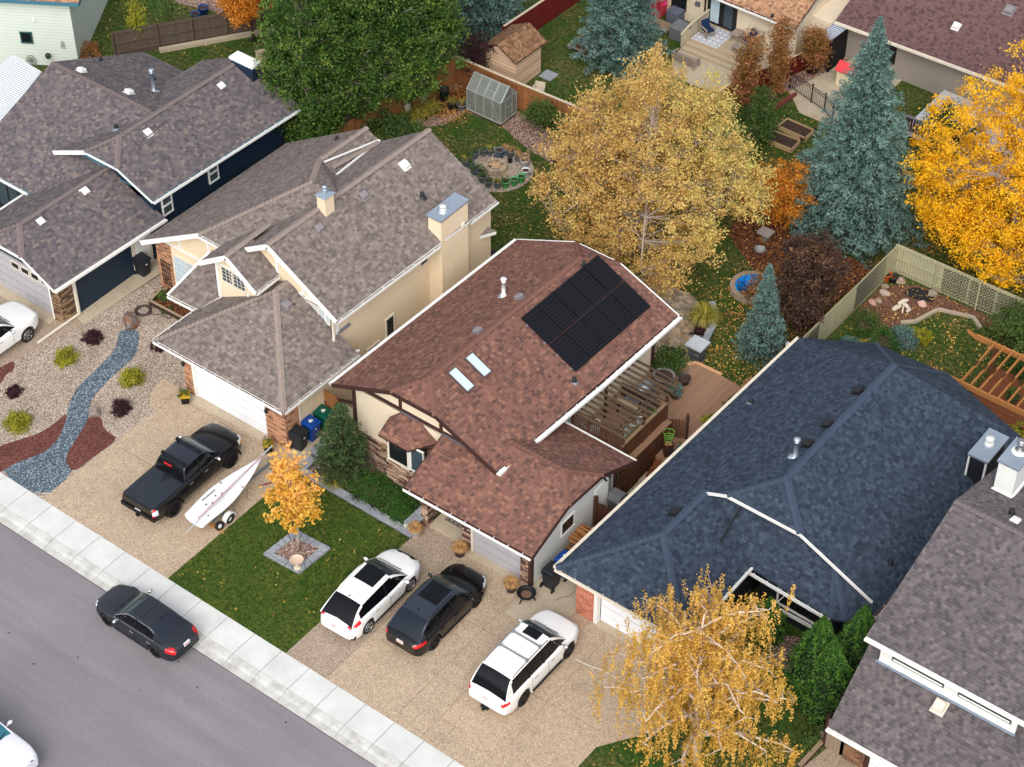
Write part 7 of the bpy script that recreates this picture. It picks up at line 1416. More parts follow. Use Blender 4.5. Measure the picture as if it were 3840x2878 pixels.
# ---------------- small things ----------------
def bin_(label, loc, rz, key, lidkey, group=None, marks=True):
    r = empty('wheelie_bin', loc, rz, label, 'bin', group); b = MB(); n_ = 4
    bt_, tp = [(-.22, -.24), (.22, -.24), (.22, .26), (-.22, .26)], [(-.29, -.34), (.29, -.34), (.29, .36), (-.29, .36)]
    vs = [(x, y, .03) for x, y in bt_]+[(x, y, .95) for x, y in tp]; b.add(vs, [(3, 2, 1, 0), (0, 1, 5, 4), (1, 2, 6, 5), (2, 3, 7, 6), (3, 0, 4, 7)]); b.box(-.31, -.36, .93, .31, .38, .98); local(b.build('body', M[key], None), r)
    b = MB(); b.add([(-.32, -.4, .98), (.32, -.4, .98), (.32, .34, 1.03), (-.32, .34, 1.03), (-.3, -.38, 1.03), (.3, -.38, 1.03), (.3, .3, 1.1), (-.3, .3, 1.1)], [(0, 1, 5, 4), (1, 2, 6, 5), (2, 3, 7, 6), (3, 0, 4, 7), (4, 5, 6, 7), (3, 2, 1, 0)]); b.box(-.2, -.28, 1.035, .2, .2, 1.09); o = local(b.build('lid', M[lidkey], None), r)
    b = MB(); b.tube([(-.22, .44, 1.0), (.22, .44, 1.0)], .018, 6); b.box(-.24, .34, .97, -.2, .45, 1.02); b.box(.2, .34, .97, .24, .45, 1.02); local(b.build('handle', M[key], None), r)
    for s_ in (-1, 1): w_ = smallwheel(None, (s_*.29, .33, .12), .13, .06, (1, 0, 0), 'wheel', M['black'], M['black']); local(w_, r)
    if marks:
        b = MB(); b.box(-.1, -.1, 1.088, .1, .02, 1.094); b.box(-.03, .02, 1.088, .03, .09, 1.096); 
        if lidkey != 'binblack': local(b.build('lid_emblem', M['white'], None), r)
        b = MB(); b.slab([(.283, -.08, .72), (.283, .1, .72), (.288, .1, .78), (.288, -.08, .78)], (.01, 0, 0)); b.slab([(-.06, -.325, .72), (.04, -.325, .72), (.04, -.33, .8), (-.06, -.33, .8)], (0, -.01, 0)); local(b.build('sticker', M['white'], None), r)
    return r
M['binblack'] = plain('bin_black', (34, 38, 42), .5); M['binblue'] = plain('bin_blue', (18, 66, 140), .45); M['bingreen'] = plain('bin_green', (10, 84, 66), .45)
BG = 'wheeled bins beside the garages'
bin_('black wheeled bin nearest the brick pier in a row of three', (-.78, 9.3, .04), PI/2*0+.1-PI/2+PI, 'binblack', 'binblack', BG); bin_('blue wheeled bin in the middle of a row of three', (-.76, 10.1, .04), PI/2, 'binblue', 'binblue', BG); bin_('green wheeled bin closest to the board gate', (-.75, 10.95, .04), PI/2+.05, 'bingreen', 'bingreen', BG)
bin_('black wheeled bin in front of the navy wall and white side door', (-15.0, 13.75, .03), PI/2, 'binblack', 'binblack', BG); bin_('green wheeled bin half hidden by the brick pier of the beige house', (-14.4, 15.4, .03), PI/2+.2, 'bingreen', 'bingreen', BG)
bin_('black wheeled bin beside the steel fire bowl', (13.15, 9.6, .04), PI, 'binblack', 'binblack', BG); bin_('blue wheeled bin behind a black one near the woodpile', (13.2, 10.45, .04), PI, 'binblue', 'binblue', BG)
tb = empty('rubbish_bin', (12.95, 14.7, 0), 0, 'tall grey rectangular rubbish bin behind the arched gate', 'bin'); k_ = P('bin_grey', (104, 104, 108), .5); MB().add([(12.75, 14.45, 0), (13.1, 14.45, 0), (13.1, 14.95, 0), (12.75, 14.95, 0), (12.65, 14.35, 1.0), (13.2, 14.35, 1.0), (13.2, 15.05, 1.0), (12.65, 15.05, 1.0)], [(3, 2, 1, 0), (0, 1, 5, 4), (1, 2, 6, 5), (2, 3, 7, 6), (3, 0, 4, 7)]).build('body', k_, tb); MB().box(12.62, 14.32, 1.0, 13.23, 15.08, 1.06).add([(12.62, 14.32, 1.06), (13.23, 14.32, 1.06), (13.23, 14.5, 1.32), (12.62, 14.5, 1.32), (12.62, 15.08, 1.06), (13.23, 15.08, 1.06), (13.23, 14.9, 1.32), (12.62, 14.9, 1.32)], [(0, 1, 2, 3), (5, 4, 7, 6), (3, 2, 6, 7), (0, 3, 7, 4), (1, 5, 6, 2)]).build('lid', k_, tb)
def pot(label, c, r, h, mat, plant=None, seed=0, group=None, n=60, L=.35, soil='soil', square=False, name='plant_pot', size=.045, spread=1., rim=True):
    t = empty(name, (c[0], c[1], c[2] if len(c) > 2 else 0), 0, label, 'plant pot', group); c = (c[0], c[1], c[2] if len(c) > 2 else 0); nn = 4 if square else 18; b = MB()
    b.lathe(c, [(r*.72, 0), (r*.76, .02), (r*.97, h*.86), (r*1.06, h*.88), (r*1.08, h), (r*.94, h), (r*.9, h*.84)] if rim else [(r*.8, 0), (r, h), (r*.92, h), (r*.9, h*.85)], nn); b.build('pot', mat, t, not square)
    MB().lathe((c[0], c[1], c[2]+h*.84), [(r*.9, 0), (0, .015)], nn).build('soil', M[soil], t)
    if plant:
        if plant[0] == 'tuft': tuft(t, 'plant', (c[0], c[1], c[2]+h*.8), n, L, LM[plant[1]], seed, spread, 1.0, .012)
        else: shrub(t, (c[0], c[1], c[2]+h*.85), (r*plant[2], r*plant[2], L), LM[plant[1]], n*6, size, seed, .4, .3, 1, 'plant')
    return t
gp = P('pot_grey', (104, 116, 128), .6); bp_ = M['black']; gr = P('pot_green', (74, 166, 92), .5); wp_ = P('pot_white', (206, 208, 210), .6); yb = P('pot_ochre', (60, 52, 24), .35); terr = P('terracotta', (156, 92, 70), .8); blu = P('pot_blue', (26, 62, 120), .3)
pot('round white ribbed pot of dry grass beside the porch pier', (6.75, 8.35), .27, .42, P('pot_cream', (200, 194, 186), .6), ('tuft', 'dry'), 1, None, 420, .4, spread=1.0)
pot('dark pot of dry grass beside the garage door pier', (8.98, 8.62), .27, .42, P('pot_charcoal', (56, 50, 52), .5), ('tuft', 'dry'), 2, None, 420, .42)
pot('charcoal pot of dry grass near the steel fire bowl', (11.95, 8.35), .27, .42, P('pot_charcoal', (56, 50, 52), .5), ('tuft', 'dry'), 3, None, 420, .42)
YG = 'ochre rimmed square pots beside the white garage door'
for i, (x, y, lab) in enumerate([(-6.95, 8.35, 'square black pot with ochre rim left of the white garage door'), (-1.75, 8.3, 'square black pot with ochre rim right of the white garage door')]):
    t = pot(lab, (x, y), .3, .55, P('pot_gloss_black', (26, 24, 22), .25), ('shrub', 'greenmix', 1.0), 5+i, YG, 50, .3, square=True); MB().lathe((x, y, .42), [(.31, 0), (.335, .02), (.335, .12), (.3, .14), (.28, .1)], 4).build('ochre_rim', P('ochre_glaze', (178, 144, 20), .3), t)
# ring of pots round the fire pit
RG = 'pots around the fire pit'
ring = [(760, 1060, gp, 'dull green plant'), (870, 1060, gp, 'wilted plant'), (1030, 1068, gp, 'large and bare'), (1130, 1050, gp, 'dead stalks'), (1215, 1080, gp, 'brown stalks'), (1345, 1150, gp, 'pale dead leaves'), (1455, 1170, wp_, 'dry stems'), (1445, 1260, wp_, 'dry soil'), (1465, 1430, wp_, 'brown soil'), (1390, 1510, gr, 'empty'), (1270, 1560, gr, 'bare soil'), (1125, 1600, gr, 'green leaves'), (990, 1605, gp, 'few leaves'), (840, 1590, gp, 'tomato plant'), (730, 1510, gp, 'reddish plant'), (690, 1420, gp, 'bushy plant'), (590, 1380, gp, 'green stalks'), (540, 1270, gp, 'tangled plant'), (455, 1240, gp, 'wild stems'), (540, 1165, gp, 'leafy plant'), (620, 1095, gp, 'dark leaves')]
RC = [(-7.66,31.61,0.00), (-7.39,31.83,0.00), (-6.96,32.10,0.00), (-6.77,32.37,0.00), (-6.46,32.41,0.00), (-5.92,32.36,0.00), (-5.58,32.49,0.00), (-5.32,32.10,0.00), (-4.75,31.44,0.00), (-4.69,30.98,0.00), (-4.83,30.55,0.00), (-5.07,30.11,0.00), (-5.38,29.84,0.00), (-5.80,29.62,0.00), (-6.31,29.73,0.00), (-6.69,30.01,0.00), (-7.07,29.99,0.00), (-7.54,30.33,0.00), (-7.84,30.29,0.00), (-7.87,30.76,0.00), (-7.90,31.20,0.00)]
where = ['at the back left of the ring', 'at the back of the ring', 'at the back of the ring, widest of all', 'behind the black nursery pot', 'just behind the black nursery pot', 'at the back right of the ring', 'at the right of the ring', 'right of the fire pit, second white rim', 'right of the fire pit, tallest white pot', 'rightmost of three green pots', 'middle of three green pots', 'leftmost of three green pots', 'right of the tomato plant pot', 'at the front of the ring', 'at the front left by the roof edge', 'left front, second from the roof edge', 'left of the fire pit', 'left of the fire pit, tangled', 'leftmost by the roof edge', 'at the left back of the ring', 'between the left back pots']
for i, ((_, _, m_, d_), c) in enumerate(zip(ring, RC)):
    nm = 'green' if m_ is gr else 'white rimmed' if m_ is wp_ else 'grey'; R_ = (.25 if i == 2 else .2) if m_ is not wp_ else .22; pl_ = None
    if i in (0, 13, 15, 16, 17, 19, 20, 11, 14): pl_ = ('shrub', 'greenmix', 1.2)
    elif i in (3, 4, 5, 6, 7): pl_ = ('tuft', 'dry')
    elif i in (1, 12, 18): pl_ = ('tuft', 'daylily')
    pot('%s pot with %s %s' % (nm, d_, where[i]), (c[0], c[1]+.1, 0), R_, .42 if m_ is not wp_ or i == 6 else .5, m_, pl_, 100+i, RG, 34, .42 if pl_ and pl_[0] == 'shrub' else .4)
pot('slim black nursery pot inside the ring behind the fire pit', (-6.16,32.05,0.00), .13, .36, bp_, None, 3)
fp = empty('fire_pit', (-6.4, 31.1, 0), 0, 'round tan block fire pit filled with dry branches', 'fire pit')
for i in range(16):
    a0, a1 = 2*PI*i/16+.015, 2*PI*(i+1)/16-.015; MB().prism([(-6.4+r*math.cos(a), 31.1+r*math.sin(a)) for r, a in ((.62, a0), (.62, a1), (.4, a1), (.4, a0))], .02, .34).build('block', P('tan_block_%d' % (i % 3), [(178, 158, 132), (160, 144, 122), (148, 134, 118)][i % 3], .9), fp)
MB().lathe((-6.4, 31.1, .05), [(.4, 0), (0, .03)], 16).build('ash_bed', M['dark'], fp)
rnd = random.Random(8); b = MB()
for i in range(26): a = rnd.uniform(0, 6.28); r = rnd.uniform(.1, .36); x, y = -6.35+rnd.uniform(-.15, .15), 31.1+rnd.uniform(-.15, .15); b.tube([(x-r*math.cos(a), y-r*math.sin(a), .15+rnd.random()*.2), (x+r*math.cos(a), y+r*math.sin(a), .2+rnd.random()*.2)], rnd.uniform(.015, .035), 5)
b.tube([(-6.9, 31.5, .55), (-6.4, 31.0, .35)], .018, 5); b.tube([(-6.75, 30.75, .4), (-6.2, 31.35, .4)], .018, 5); tag(b.build('firewood', P('pale_sticks', (206, 172, 140), .9)), 'pile of pale dry sticks inside the round fire pit', 'firewood')
tag(MB().box(-7.0, 31.75, .02, -6.6, 32.0, .3).box(-6.95, 31.6, .3, -6.65, 31.95, .36).build('box', P('dark_crate', (58, 66, 74))), 'small dark crate standing behind the fire pit', 'crate')
# pots along the cedar fence
FG = 'pots along the cedar fence'
for i, (c, m_, r, lab) in enumerate([((-12.41,31.15,0.00), gp, .24, 'grey wide pot nearest the leafy shrub'), ((-12.25,31.49,0.00), gp, .24, 'grey pot second in the row along the fence'), ((-12.26,31.93,0.00), gp, .22, 'grey pot partly hidden behind another grey pot'), ((-12.17,32.30,0.00), bp_, .22, 'black fabric pot third from the fence corner'), ((-12.17,32.77,0.00), bp_, .2, 'black fabric pot second from the fence corner'), ((-12.11,33.19,0.00), bp_, .21, 'black fabric pot at the corner end of the row'), ((-11.68,33.97,0.00), bp_, .2, 'wide black fabric pot left of the greenhouse'), ((-11.45,34.18,0.00), bp_, .15, 'slim black fabric pot left of the greenhouse'), ((-11.16,34.27,0.00), gp, .25, 'large grey pot touching the greenhouse'), ((-12.96,31.70,0.00), gp, .2, 'grey pot behind the dead stalks at the fence')]): pot(lab, c, r, .36, m_, ('tuft', 'daylily') if i not in (7,) else None, 200+i, FG, 60 if i < 6 else 24, .55)
for i, p in enumerate([(-12.7, 31.2), (-12.5, 32.2), (-12.4, 33.0)]):
    t = T('dead_plant', p, ['dry tangled stalks beside the nearest white trunk', 'dry tangled stalks between the white trunks', 'dry tangled stalks near the fence corner'][i], 'plant', 'dry stalks along the cedar fence'); tuft(t, 'stalks', (*p, 0), 160, .9, LM['daylily'], 300+i, 1.1, .9, .008)
pot('dark green barrel in the fence corner', (-12.5, 34.4), .28, .7, P('barrel_green', (26, 44, 36), .6), None, 2)
# garden cart
gc = empty('garden_cart', (-3.9, 33.9, 0), .35, 'black four wheeled garden cart carrying soil', 'cart'); b = MB(); b.add([(-.5, -.32, .32), (.5, -.32, .32), (.5, .32, .32), (-.5, .32, .32), (-.62, -.42, .58), (.62, -.42, .58), (.62, .42, .58), (-.62, .42, .58)], [(3, 2, 1, 0), (0, 1, 5, 4), (1, 2, 6, 5), (2, 3, 7, 6), (3, 0, 4, 7)]); b.bar((-.62, -.42, .58), (.62, -.42, .58), .04, .04); b.bar((-.62, .42, .58), (.62, .42, .58), .04, .04); b.bar((.62, -.42, .58), (.62, .42, .58), .04, .04); b.bar((-.62, -.42, .58), (-.62, .42, .58), .04, .04); local(b.build('tub', M['black'], None), gc)
local(MB().box(-.56, -.37, .42, .56, .37, .52).build('soil', M['soil'], None), gc); local(MB().tube([(.5, 0, .3), (1.0, .1, .7), (1.05, .1, .75)], .02, 6).build('handle', M['black'], None), gc)
for x in (-.4, .4):
    for y in (-.38, .38): local(smallwheel(None, (x, y, .16), .16, .09, (0, 1, 0), 'wheel', M['black'], M['black']), gc)
# boulders
def rock(label, c, r, mat, seed, cat='boulder', rz=0, h=None):
    rnd = random.Random(seed); bm = bmesh.new(); bmesh.ops.create_icosphere(bm, subdivisions=3, radius=1); pl_ = [(Vector((rnd.gauss(0, 1), rnd.gauss(0, 1), rnd.gauss(0, .8))).normalized(), rnd.uniform(.62, .9)) for _ in range(13)]
    for v in bm.verts:
        for n, d_ in pl_:
            e = v.co.dot(n)-d_
            if e > 0: v.co -= n*e
        v.co *= 1+rnd.uniform(-.012, .012); v.co = Vector((v.co.x*r[0], v.co.y*r[1], v.co.z*r[2])); v.co.rotate(Matrix.Rotation(rz, 3, 'Z')); v.co += Vector((c[0], c[1], r[2]*.45))
    me = bpy.data.meshes.new('boulder'); bm.to_mesh(me); bm.free(); me.materials.append(mat); o = bpy.data.objects.new('boulder', me); COL.objects.link(o); return tag(o, label, cat)
k = N('banded_rock', .8, spec=.2); mp = k.n('ShaderNodeMapping'); mp.inputs['Rotation'].default_value = (.3, .2, .6); mp.inputs['Scale'].default_value = (1, 5, 2); k.l(k.co(), mp.inputs[0]); a = k.noise(1.4, 4, .6, vec=mp.outputs[0]); k.col(k.ramp(a, [(.3, srgb(96, 62, 44)), (.45, srgb(132, 90, 62)), (.55, srgb(104, 110, 118)), (.65, srgb(140, 100, 74)), (.8, srgb(82, 66, 58))])); k.bump(a, .4, .05)
rock('large brown boulder with grey bands at the head of the stone stream', (-12.83,10.68,0.00), (.62, .42, .42), k.m, 3, rz=-.5); rock('grey brown boulder at the tip of the red shale', (-9.67,5.22,0.00), (.36, .3, .3), P('rock_grey', (132, 120, 112), .9, var=.25), 5); rock('small pale upright stone in the front garden bed', (1.0, 8.9), (.12, .08, .2), P('rock_buff', (206, 176, 150), .9), 6)
for i, (c, r, m_, lab) in enumerate([((14.73,33.80,0.00), .24, (176, 140, 126), 'pink boulder left of a grey one in the rock garden'), ((14.88,34.08,0.00), .22, (150, 132, 112), 'tan boulder touching the pink one'), ((14.86,34.76,0.00), .3, (166, 152, 136), 'flat tan boulder in the rock garden'), ((16.71,35.16,0.00), .28, (196, 160, 150), 'pink rounded boulder beside the black soil patch'), ((16.74,36.14,0.00), .3, (140, 128, 112), 'brown boulder by the trellis foot'), ((14.97,36.05,0.00), .34, (156, 136, 116), 'tan boulder at the fence corner'), ((14.59,35.18,0.00), .26, (136, 118, 100), 'brown boulder beside the corner of the fence'), ((8.19,33.91,0.00), .32, (146, 148, 148), 'grey carved garden stone near the bird bath')]): rock(lab, c, (r, r*.75, r*.7), P('rock_c%d' % i, m_, .9, var=.2), 20+i)
dl = empty('driftwood', (17.6, 33.9, 0), 0, 'pale weathered driftwood logs lying in the rock garden', 'driftwood'); b = MB()
for p, q, r in [((15.80,33.86,0.10), (16.01,34.27,0.20), .13), ((16.28,33.95,0.10), (16.09,34.42,0.25), .05), ((15.97,34.43,0.30), (16.52,34.35,0.10), .11), ((15.85,34.32,0.20), (16.14,34.71,0.35), .12), ((16.42,34.17,0.10), (16.49,34.30,0.20), .1)]: b.tube([p, Vector(p).lerp(Vector(q), .5)+Vector((0, 0, .05)), q], [r*.8, r, r*.6], 8)
b.build('log', P('driftwood_grey', (196, 184, 164), .9, var=.25), dl)
fr_ = empty('roots', (23.2, 12.5, 0), 0, 'grey twisted driftwood root on the gravel by the black siding', 'driftwood'); b = MB(); b.tube([(22.84,12.98,0.15), (23.19,12.94,0.30), (23.41,13.17,0.20), (23.74,13.07,0.35), (23.84,13.24,0.10)], [.03, .05, .06, .05, .02], 6); b.tube([(23.41,13.17,0.20), (23.42,13.25,0.40), (23.59,13.28,0.30)], .03, 5); b.tube([(23.38,13.03,0.20), (23.50,12.90,0.10), (23.65,12.91,0.05)], .03, 5); b.build('root', P('root_grey', (140, 126, 110), .9), fr_)
# steel fire bowl
fb = empty('fire_bowl', (12.75, 8.35, 0), 0, 'black round steel fire bowl standing on the driveway', 'fire bowl'); MB().lathe((12.75, 8.35, .2), [(.12, 0), (.3, .06), (.4, .18), (.42, .22), (.36, .22), (.3, .12), (0, .07)], 22).build('bowl', M['black'], fb); MB().lathe((12.75, 8.35, .3), [(.33, 0), (0, .02)], 16).build('ash_bed', P('rust', (112, 84, 66), .9), fb); b = MB()
for t in range(3): a = t*2.1+.4; b.bar((12.75+.25*math.cos(a), 8.35+.25*math.sin(a), .3), (12.75+.42*math.cos(a), 8.35+.42*math.sin(a), 0), .05, .04)
b.build('leg', M['black'], fb)
# firewood stack
wp = empty('woodpile', (13.05, 12.4, 0), 0, 'stacked split firewood against the white garage wall', 'woodpile'); rnd = random.Random(12); ms = [P('wood_%d' % i, c, .9, var=.3) for i, c in enumerate([(150, 98, 56), (176, 124, 78), (104, 76, 58)])]
for lay in range(5):
    for i in range(6):
        y = 11.35+i*.24+rnd.uniform(-.04, .04); z = .1+lay*.17; x0 = 12.6+rnd.uniform(0, .08)
        if abs(y-12.0) > .95-lay*.09: continue
        MB().tube([(x0, y, z), (x0+.45+rnd.uniform(0, .1), y+rnd.uniform(-.05, .05), z+rnd.uniform(-.02, .02))], rnd.uniform(.07, .105), 6).build('log', ms[rnd.randrange(3)], wp)
for i in range(9): y = 11.5+i*.12; MB().bar((12.6, y, .98+rnd.random()*.05), (13.15+rnd.random()*.1, y+rnd.uniform(-.1, .1), .95+rnd.random()*.08), .09, .03).build('split_board', ms[i % 2], wp)
# hose
b = MB(); pts = [Vector((-13.41,13.56,0.15)), Vector((-13.52,13.09,0.10)), Vector((-13.09,12.23,0.06))]; c = Vector((-13.03,11.74,0.00)); rnd = random.Random(2)
for i in range(120): t = i/12*2*PI/1.0*.9; pts.append(Vector((c.x+(.36+.07*math.sin(i*.37))*math.cos(t)+rnd.uniform(-.015, .015), c.y+(.36+.07*math.cos(i*.29))*math.sin(t), .05+.03*math.sin(i*.8))))
pts += [Vector((-12.17,12.04,0.06)), Vector((-11.63,12.06,0.06)), Vector((-11.69,12.29,0.06)), Vector((-12.19,12.14,0.06)), Vector((-12.89,12.61,0.06)), Vector((-13.19,13.00,0.10))]
tag(b.tube(pts, .022, 6).build('garden_hose', P('hose', (74, 62, 60), .6)), 'brown garden hose lying in loose coils on the pebbles', 'hose')
tp = empty('timber_planter', (-12.5, 12.4, 0), 0, 'low landscape timber planter of bark below the beige house front', 'planter'); b = MB(); p0, p1, p2 = (-13.07,12.27,0.20), (-10.89,12.32,0.20), (-13.26,13.26,0.20); b.bar(p0, p1, .14, .25); b.bar(p0, p2, .14, .25); b.build('timber', M['greywood'], tp); MB().prism([p0[:2], p1[:2], (-10.2, 13.7), (-13.2, 13.7)], 0, .14).build('bark_mulch', M['litter'], tp)
# small stands on the block wall
for i, c in enumerate([(3.55, 8.2, .24), (4.45, 8.2, .24)]):
    t = empty('lantern_stand', c, 0, ['small black three legged candle stand on the wall cap, left one', 'small black three legged candle stand on the wall cap, right one'][i], 'stand', 'candle stands on the block wall'); b = MB(); b.lathe((c[0], c[1], c[2]+.2), [(.05, 0), (.08, .1), (.07, .1), (0, .05)], 10)
    for k_ in range(3): a = k_*2.1; b.bar((c[0]+.05*math.cos(a), c[1]+.05*math.sin(a), c[2]+.22), (c[0]+.16*math.cos(a), c[1]+.16*math.sin(a), c[2]+.01), .015, .015)
    b.build('stand', M['black'], t)
dm = empty('door_mat', (7.7, 10.3, .13), 0, 'patterned brown rug under the porch roof', 'mat'); MB().box(7.25, 9.75, .125, 8.35, 10.5, .14).build('rug', P('rug_brown', (104, 92, 88), .95), dm); b = MB()
for i in range(4): x = 7.3+i*.25; b.bar((x, 9.8, .143), (x+.12, 10.1, .143), .03, .006); b.bar((x+.12, 10.1, .143), (x+.24, 9.8, .143), .03, .006)
b.build('pattern', P('rug_pale', (176, 164, 156), .95), dm); tag(MB().box(8.4, 9.9, .125, 8.9, 10.4, .145).build('door_mat', M['dark']), 'plain black door mat on the porch floor', 'mat'); pt = pot('small white bowl on the patterned rug', (7.7, 10.15, .14), .1, .08, M['white'], None)
# ---------------- deck, pergola and patio of the solar panel house ----------------
dk = empty('deck', (11, 20, 0), 0, 'red cedar deck beside the solar panel house', 'deck'); DZ = .6
MB().prism([(9.25, 17.3), (12.5, 17.3), (12.45, 18.2), (14.1, 18.2), (14.1, 24.2), (11.95, 24.4), (10.55, 24.35), (10.3, 23.95), (9.25, 23.6)], DZ-.25, DZ).build('deck_boards', M['deckwood'], dk)
MB().bar((10.3, 24.0, DZ+.01), (10.6, 24.42, DZ+.01), .16, .05).bar((10.6, 24.42, DZ+.01), (12.0, 24.45, DZ+.01), .16, .05).build('edge_board', P('new_cedar', (200, 152, 112), .8), dk)
for i in range(3): MB().box(12.65, 18.2-(i+1)*.3, 0, 14.1, 18.2-i*.3, .45-i*.15).build('step', M['deckdark'], dk)
def screen(name, parent, a, c, z0, z1, mat, w=.09):
    a = Vector((a[0], a[1], 0)); c = Vector((c[0], c[1], 0)); L = (c-a).length; n = int(L/w); b = MB(); d = (c-a)/L
    for i in range(n): p = a+d*(L*(i+.5)/n); q = d*w*.38; b.slab([p-q+Vector((0, 0, z0)), p+q+Vector((0, 0, z0)), p+q+Vector((0, 0, z1)), p-q+Vector((0, 0, z1))], Vector((-d.y, d.x, 0))*.025)
    return b.build(name, mat, parent)
MB().box(9.25, 16.0, 0, 12.28, 20.0, 1.3).build('upper_deck', M['deckwood'], dk)
sf = empty('privacy_fence', (12.3, 18, 0), 0, 'brown stained privacy screen with ledge along the deck edge', 'fence'); DB = P('stain_brown', (74, 48, 34), .85, var=.3)
MB().box(12.28, 15.8, 1.9, 12.32, 19.2, 2.92).build('slat_panel', M['cedar2'], sf); MB().bar((12.3, 15.75, 2.96), (12.32, 19.25, 2.96), .15, .06).build('cap_rail', P('rail_tan', (134, 112, 84), .8), sf)
MB().box(12.5, 15.6, .1, 12.56, 19.2, 1.86).build('lower_screen', M['cedar2'], sf); MB().box(12.26, 15.6, 1.86, 12.62, 19.25, 1.91).build('ledge', P('ledge_wood', (128, 98, 76), .8), sf); screen('slat_panel', sf, (12.35, 19.5), (13.05, 19.9), .6, 1.75, M['cedar2']); b = MB(); b.box(12.98, 19.85, .6, 13.1, 19.97, 2.0); b.ell((13.04, 19.91, 2.08), (.06, .06, .09), 8, 5); b.build('post', DB, sf)
lf = empty('lattice_screen', (11, 15.8, 0), 0, 'dark brown lattice screen behind the red brown garage roof', 'lattice'); LY = 15.78
MB().box(9.6, LY-.02, 2.58, 12.28, LY+.05, 2.68).box(9.6, LY-.02, 3.55, 12.28, LY+.05, 3.63).build('rail', DB, lf); b = MB()
for i in range(27): x = 9.65+i*.1; b.bar((x, LY, 1.4), (x, LY, 3.58), .04, .012, (0, 1, 0))
for i in range(22): z = 1.45+i*.1; b.bar((9.6, LY+.015, z), (12.28, LY+.015, z), .012, .04)
b.build('lattice', DB, lf)
for x in (9.65, 10.5, 11.4, 12.26): MB().box(x-.05, LY-.05, 1.2, x+.05, LY+.06, 3.66).build('post', DB, lf)
pg = empty('pergola', (11, 18, 0), 0, 'brown timber pergola with thin rafters above the cedar deck', 'pergola')
for i in range(14): y = 15.66+i*(20.0-15.66)/13; MB().bar((9.6, y, 3.66), (12.55, y+.02, 3.6), .05, .13).build('rafter', M['pergwood'], pg)
for dx in (0, .16): MB().bar((11.85+dx, 15.6, 3.48), (11.9+dx, 20.1, 3.48), .045, .14).build('beam', M['pergwood'], pg)
for x, y in ((12.3, 15.84), (12.3, 17.4), (12.32, 19.22), (9.75, 18.2)): MB().box(x-.06, y-.06, .6, x+.06, y+.06, 3.42).build('post', DB, pg)
UZ = 1.3
# furniture under the pergola
bq = empty('barbecue', (10.2, 20.9, DZ), 0, 'grey barbecue under a cover beside the house wall below the pergola', 'barbecue'); MB().box(9.85, 20.1, DZ, 10.5, 21.2, DZ+.85).build('cart', P('grill_grey', (96, 102, 106), .4, .5), bq); b = MB(); b.tube([(10.18, 20.2, DZ+.95), (10.18, 21.1, DZ+.95)], .3, 14); b.build('hood', P('grill_hood', (168, 176, 182), .3, .6), bq, True); MB().box(9.8, 19.4, DZ+.85, 10.55, 20.08, DZ+.9).build('shelf', P('grill_shelf', (104, 112, 118), .4), bq)
def chairx(root_label, loc, rz, mat, cush=None, back_h=.85, group=None, name='garden_chair', w=.62, arms=True, mesh=False):
    r = empty(name, loc, rz, root_label, 'chair', group); b = MB(); b.box(-w/2, -.3, .3, w/2, .3, .38); local(b.build('seat', mat, None), r); b = MB(); b.slab([(-w/2, .28, .36), (w/2, .28, .36), (w/2*.9, .42, back_h), (-w/2*.9, .42, back_h)], (0, .05, .01)); local(b.build('backrest', mat, None), r)
    for x in (-w/2+.03, w/2-.03):
        for y in (-.27, .27): local(MB().bar((x, y, 0), (x, y, .34), .05, .05, (0, 1, 0)).build('leg', mat, None), r)
        if arms: b = MB(); b.bar((x, -.3, .58), (x, .34, .62), .09, .04); b.bar((x, -.29, .3), (x, -.29, .58), .05, .06, (0, 1, 0)); local(b.build('armrest', mat, None), r)
    if cush: b = MB(); b.box(-w/2+.06, -.28, .38, w/2-.06, .26, .49); b.slab([(-w/2+.06, .22, .48), (w/2-.06, .22, .48), (w/2-.06, .36, back_h-.03), (-w/2+.06, .36, back_h-.03)], (0, -.08, -.01)); local(b.build('cushion', cush, None), r)
    return r
WK = P('wicker_grey', (146, 132, 122), .8, var=.3); NV = P('navy_cushion', (18, 42, 76), .9)
for i, (p, a, m_, lab) in enumerate([((11.75, 18.6, UZ), 2.2, 'white', 'white resin chair by the pergola beam'), ((11.7, 17.7, UZ), 1.4, 'white', 'second white chair near the flower boxes'), ((9.9, 16.8, UZ), -.6, 'white', 'white folding chair under the roof edge')]): chairx(lab, p, a, M[m_])
pt = empty('patio_table', (10.4, 18.6, UZ), 0, 'tan bench topped table under the pergola rafters', 'table'); MB().box(9.9, 18.7, UZ+.68, 11.2, 19.05, UZ+.73).build('table_top', P('tan_top', (170, 150, 120), .8), pt)
for x in (10.0, 11.3): MB().box(x-.04, 18.8, UZ, x+.04, 18.95, UZ+.68).build('leg', M['black'], pt)
rl = empty('railing', (10.4, 19.8, UZ), 0, 'brown slatted railing section under the pergola', 'railing'); screen('slat_panel', rl, (9.5, 19.8), (11.6, 19.8), UZ, UZ+.85, DB, .14)
DG = 'plants on the cedar deck'
pot('half barrel of bright green grassy plants on the deck', (13.55, 21.2, DZ), .36, .36, P('barrel_wood', (100, 72, 52), .8, var=.3), ('shrub', 'lime', 1.35), 401, DG, 220, .35)
pot('brown tub with blue green cabbage like plant at the deck corner', (11.15, 21.9, DZ), .3, .38, P('barrel_wood', (100, 72, 52), .8, var=.3), ('shrub', 'bluegreen', 1.2), 402, DG, 130, .3)
pot('tub of dark green plants beside the grey round planter', (10.75, 21.9, DZ), .26, .36, P('barrel_wood', (100, 72, 52), .8, var=.3), ('shrub', 'pine', 1.3), 403, DG, 120, .3)
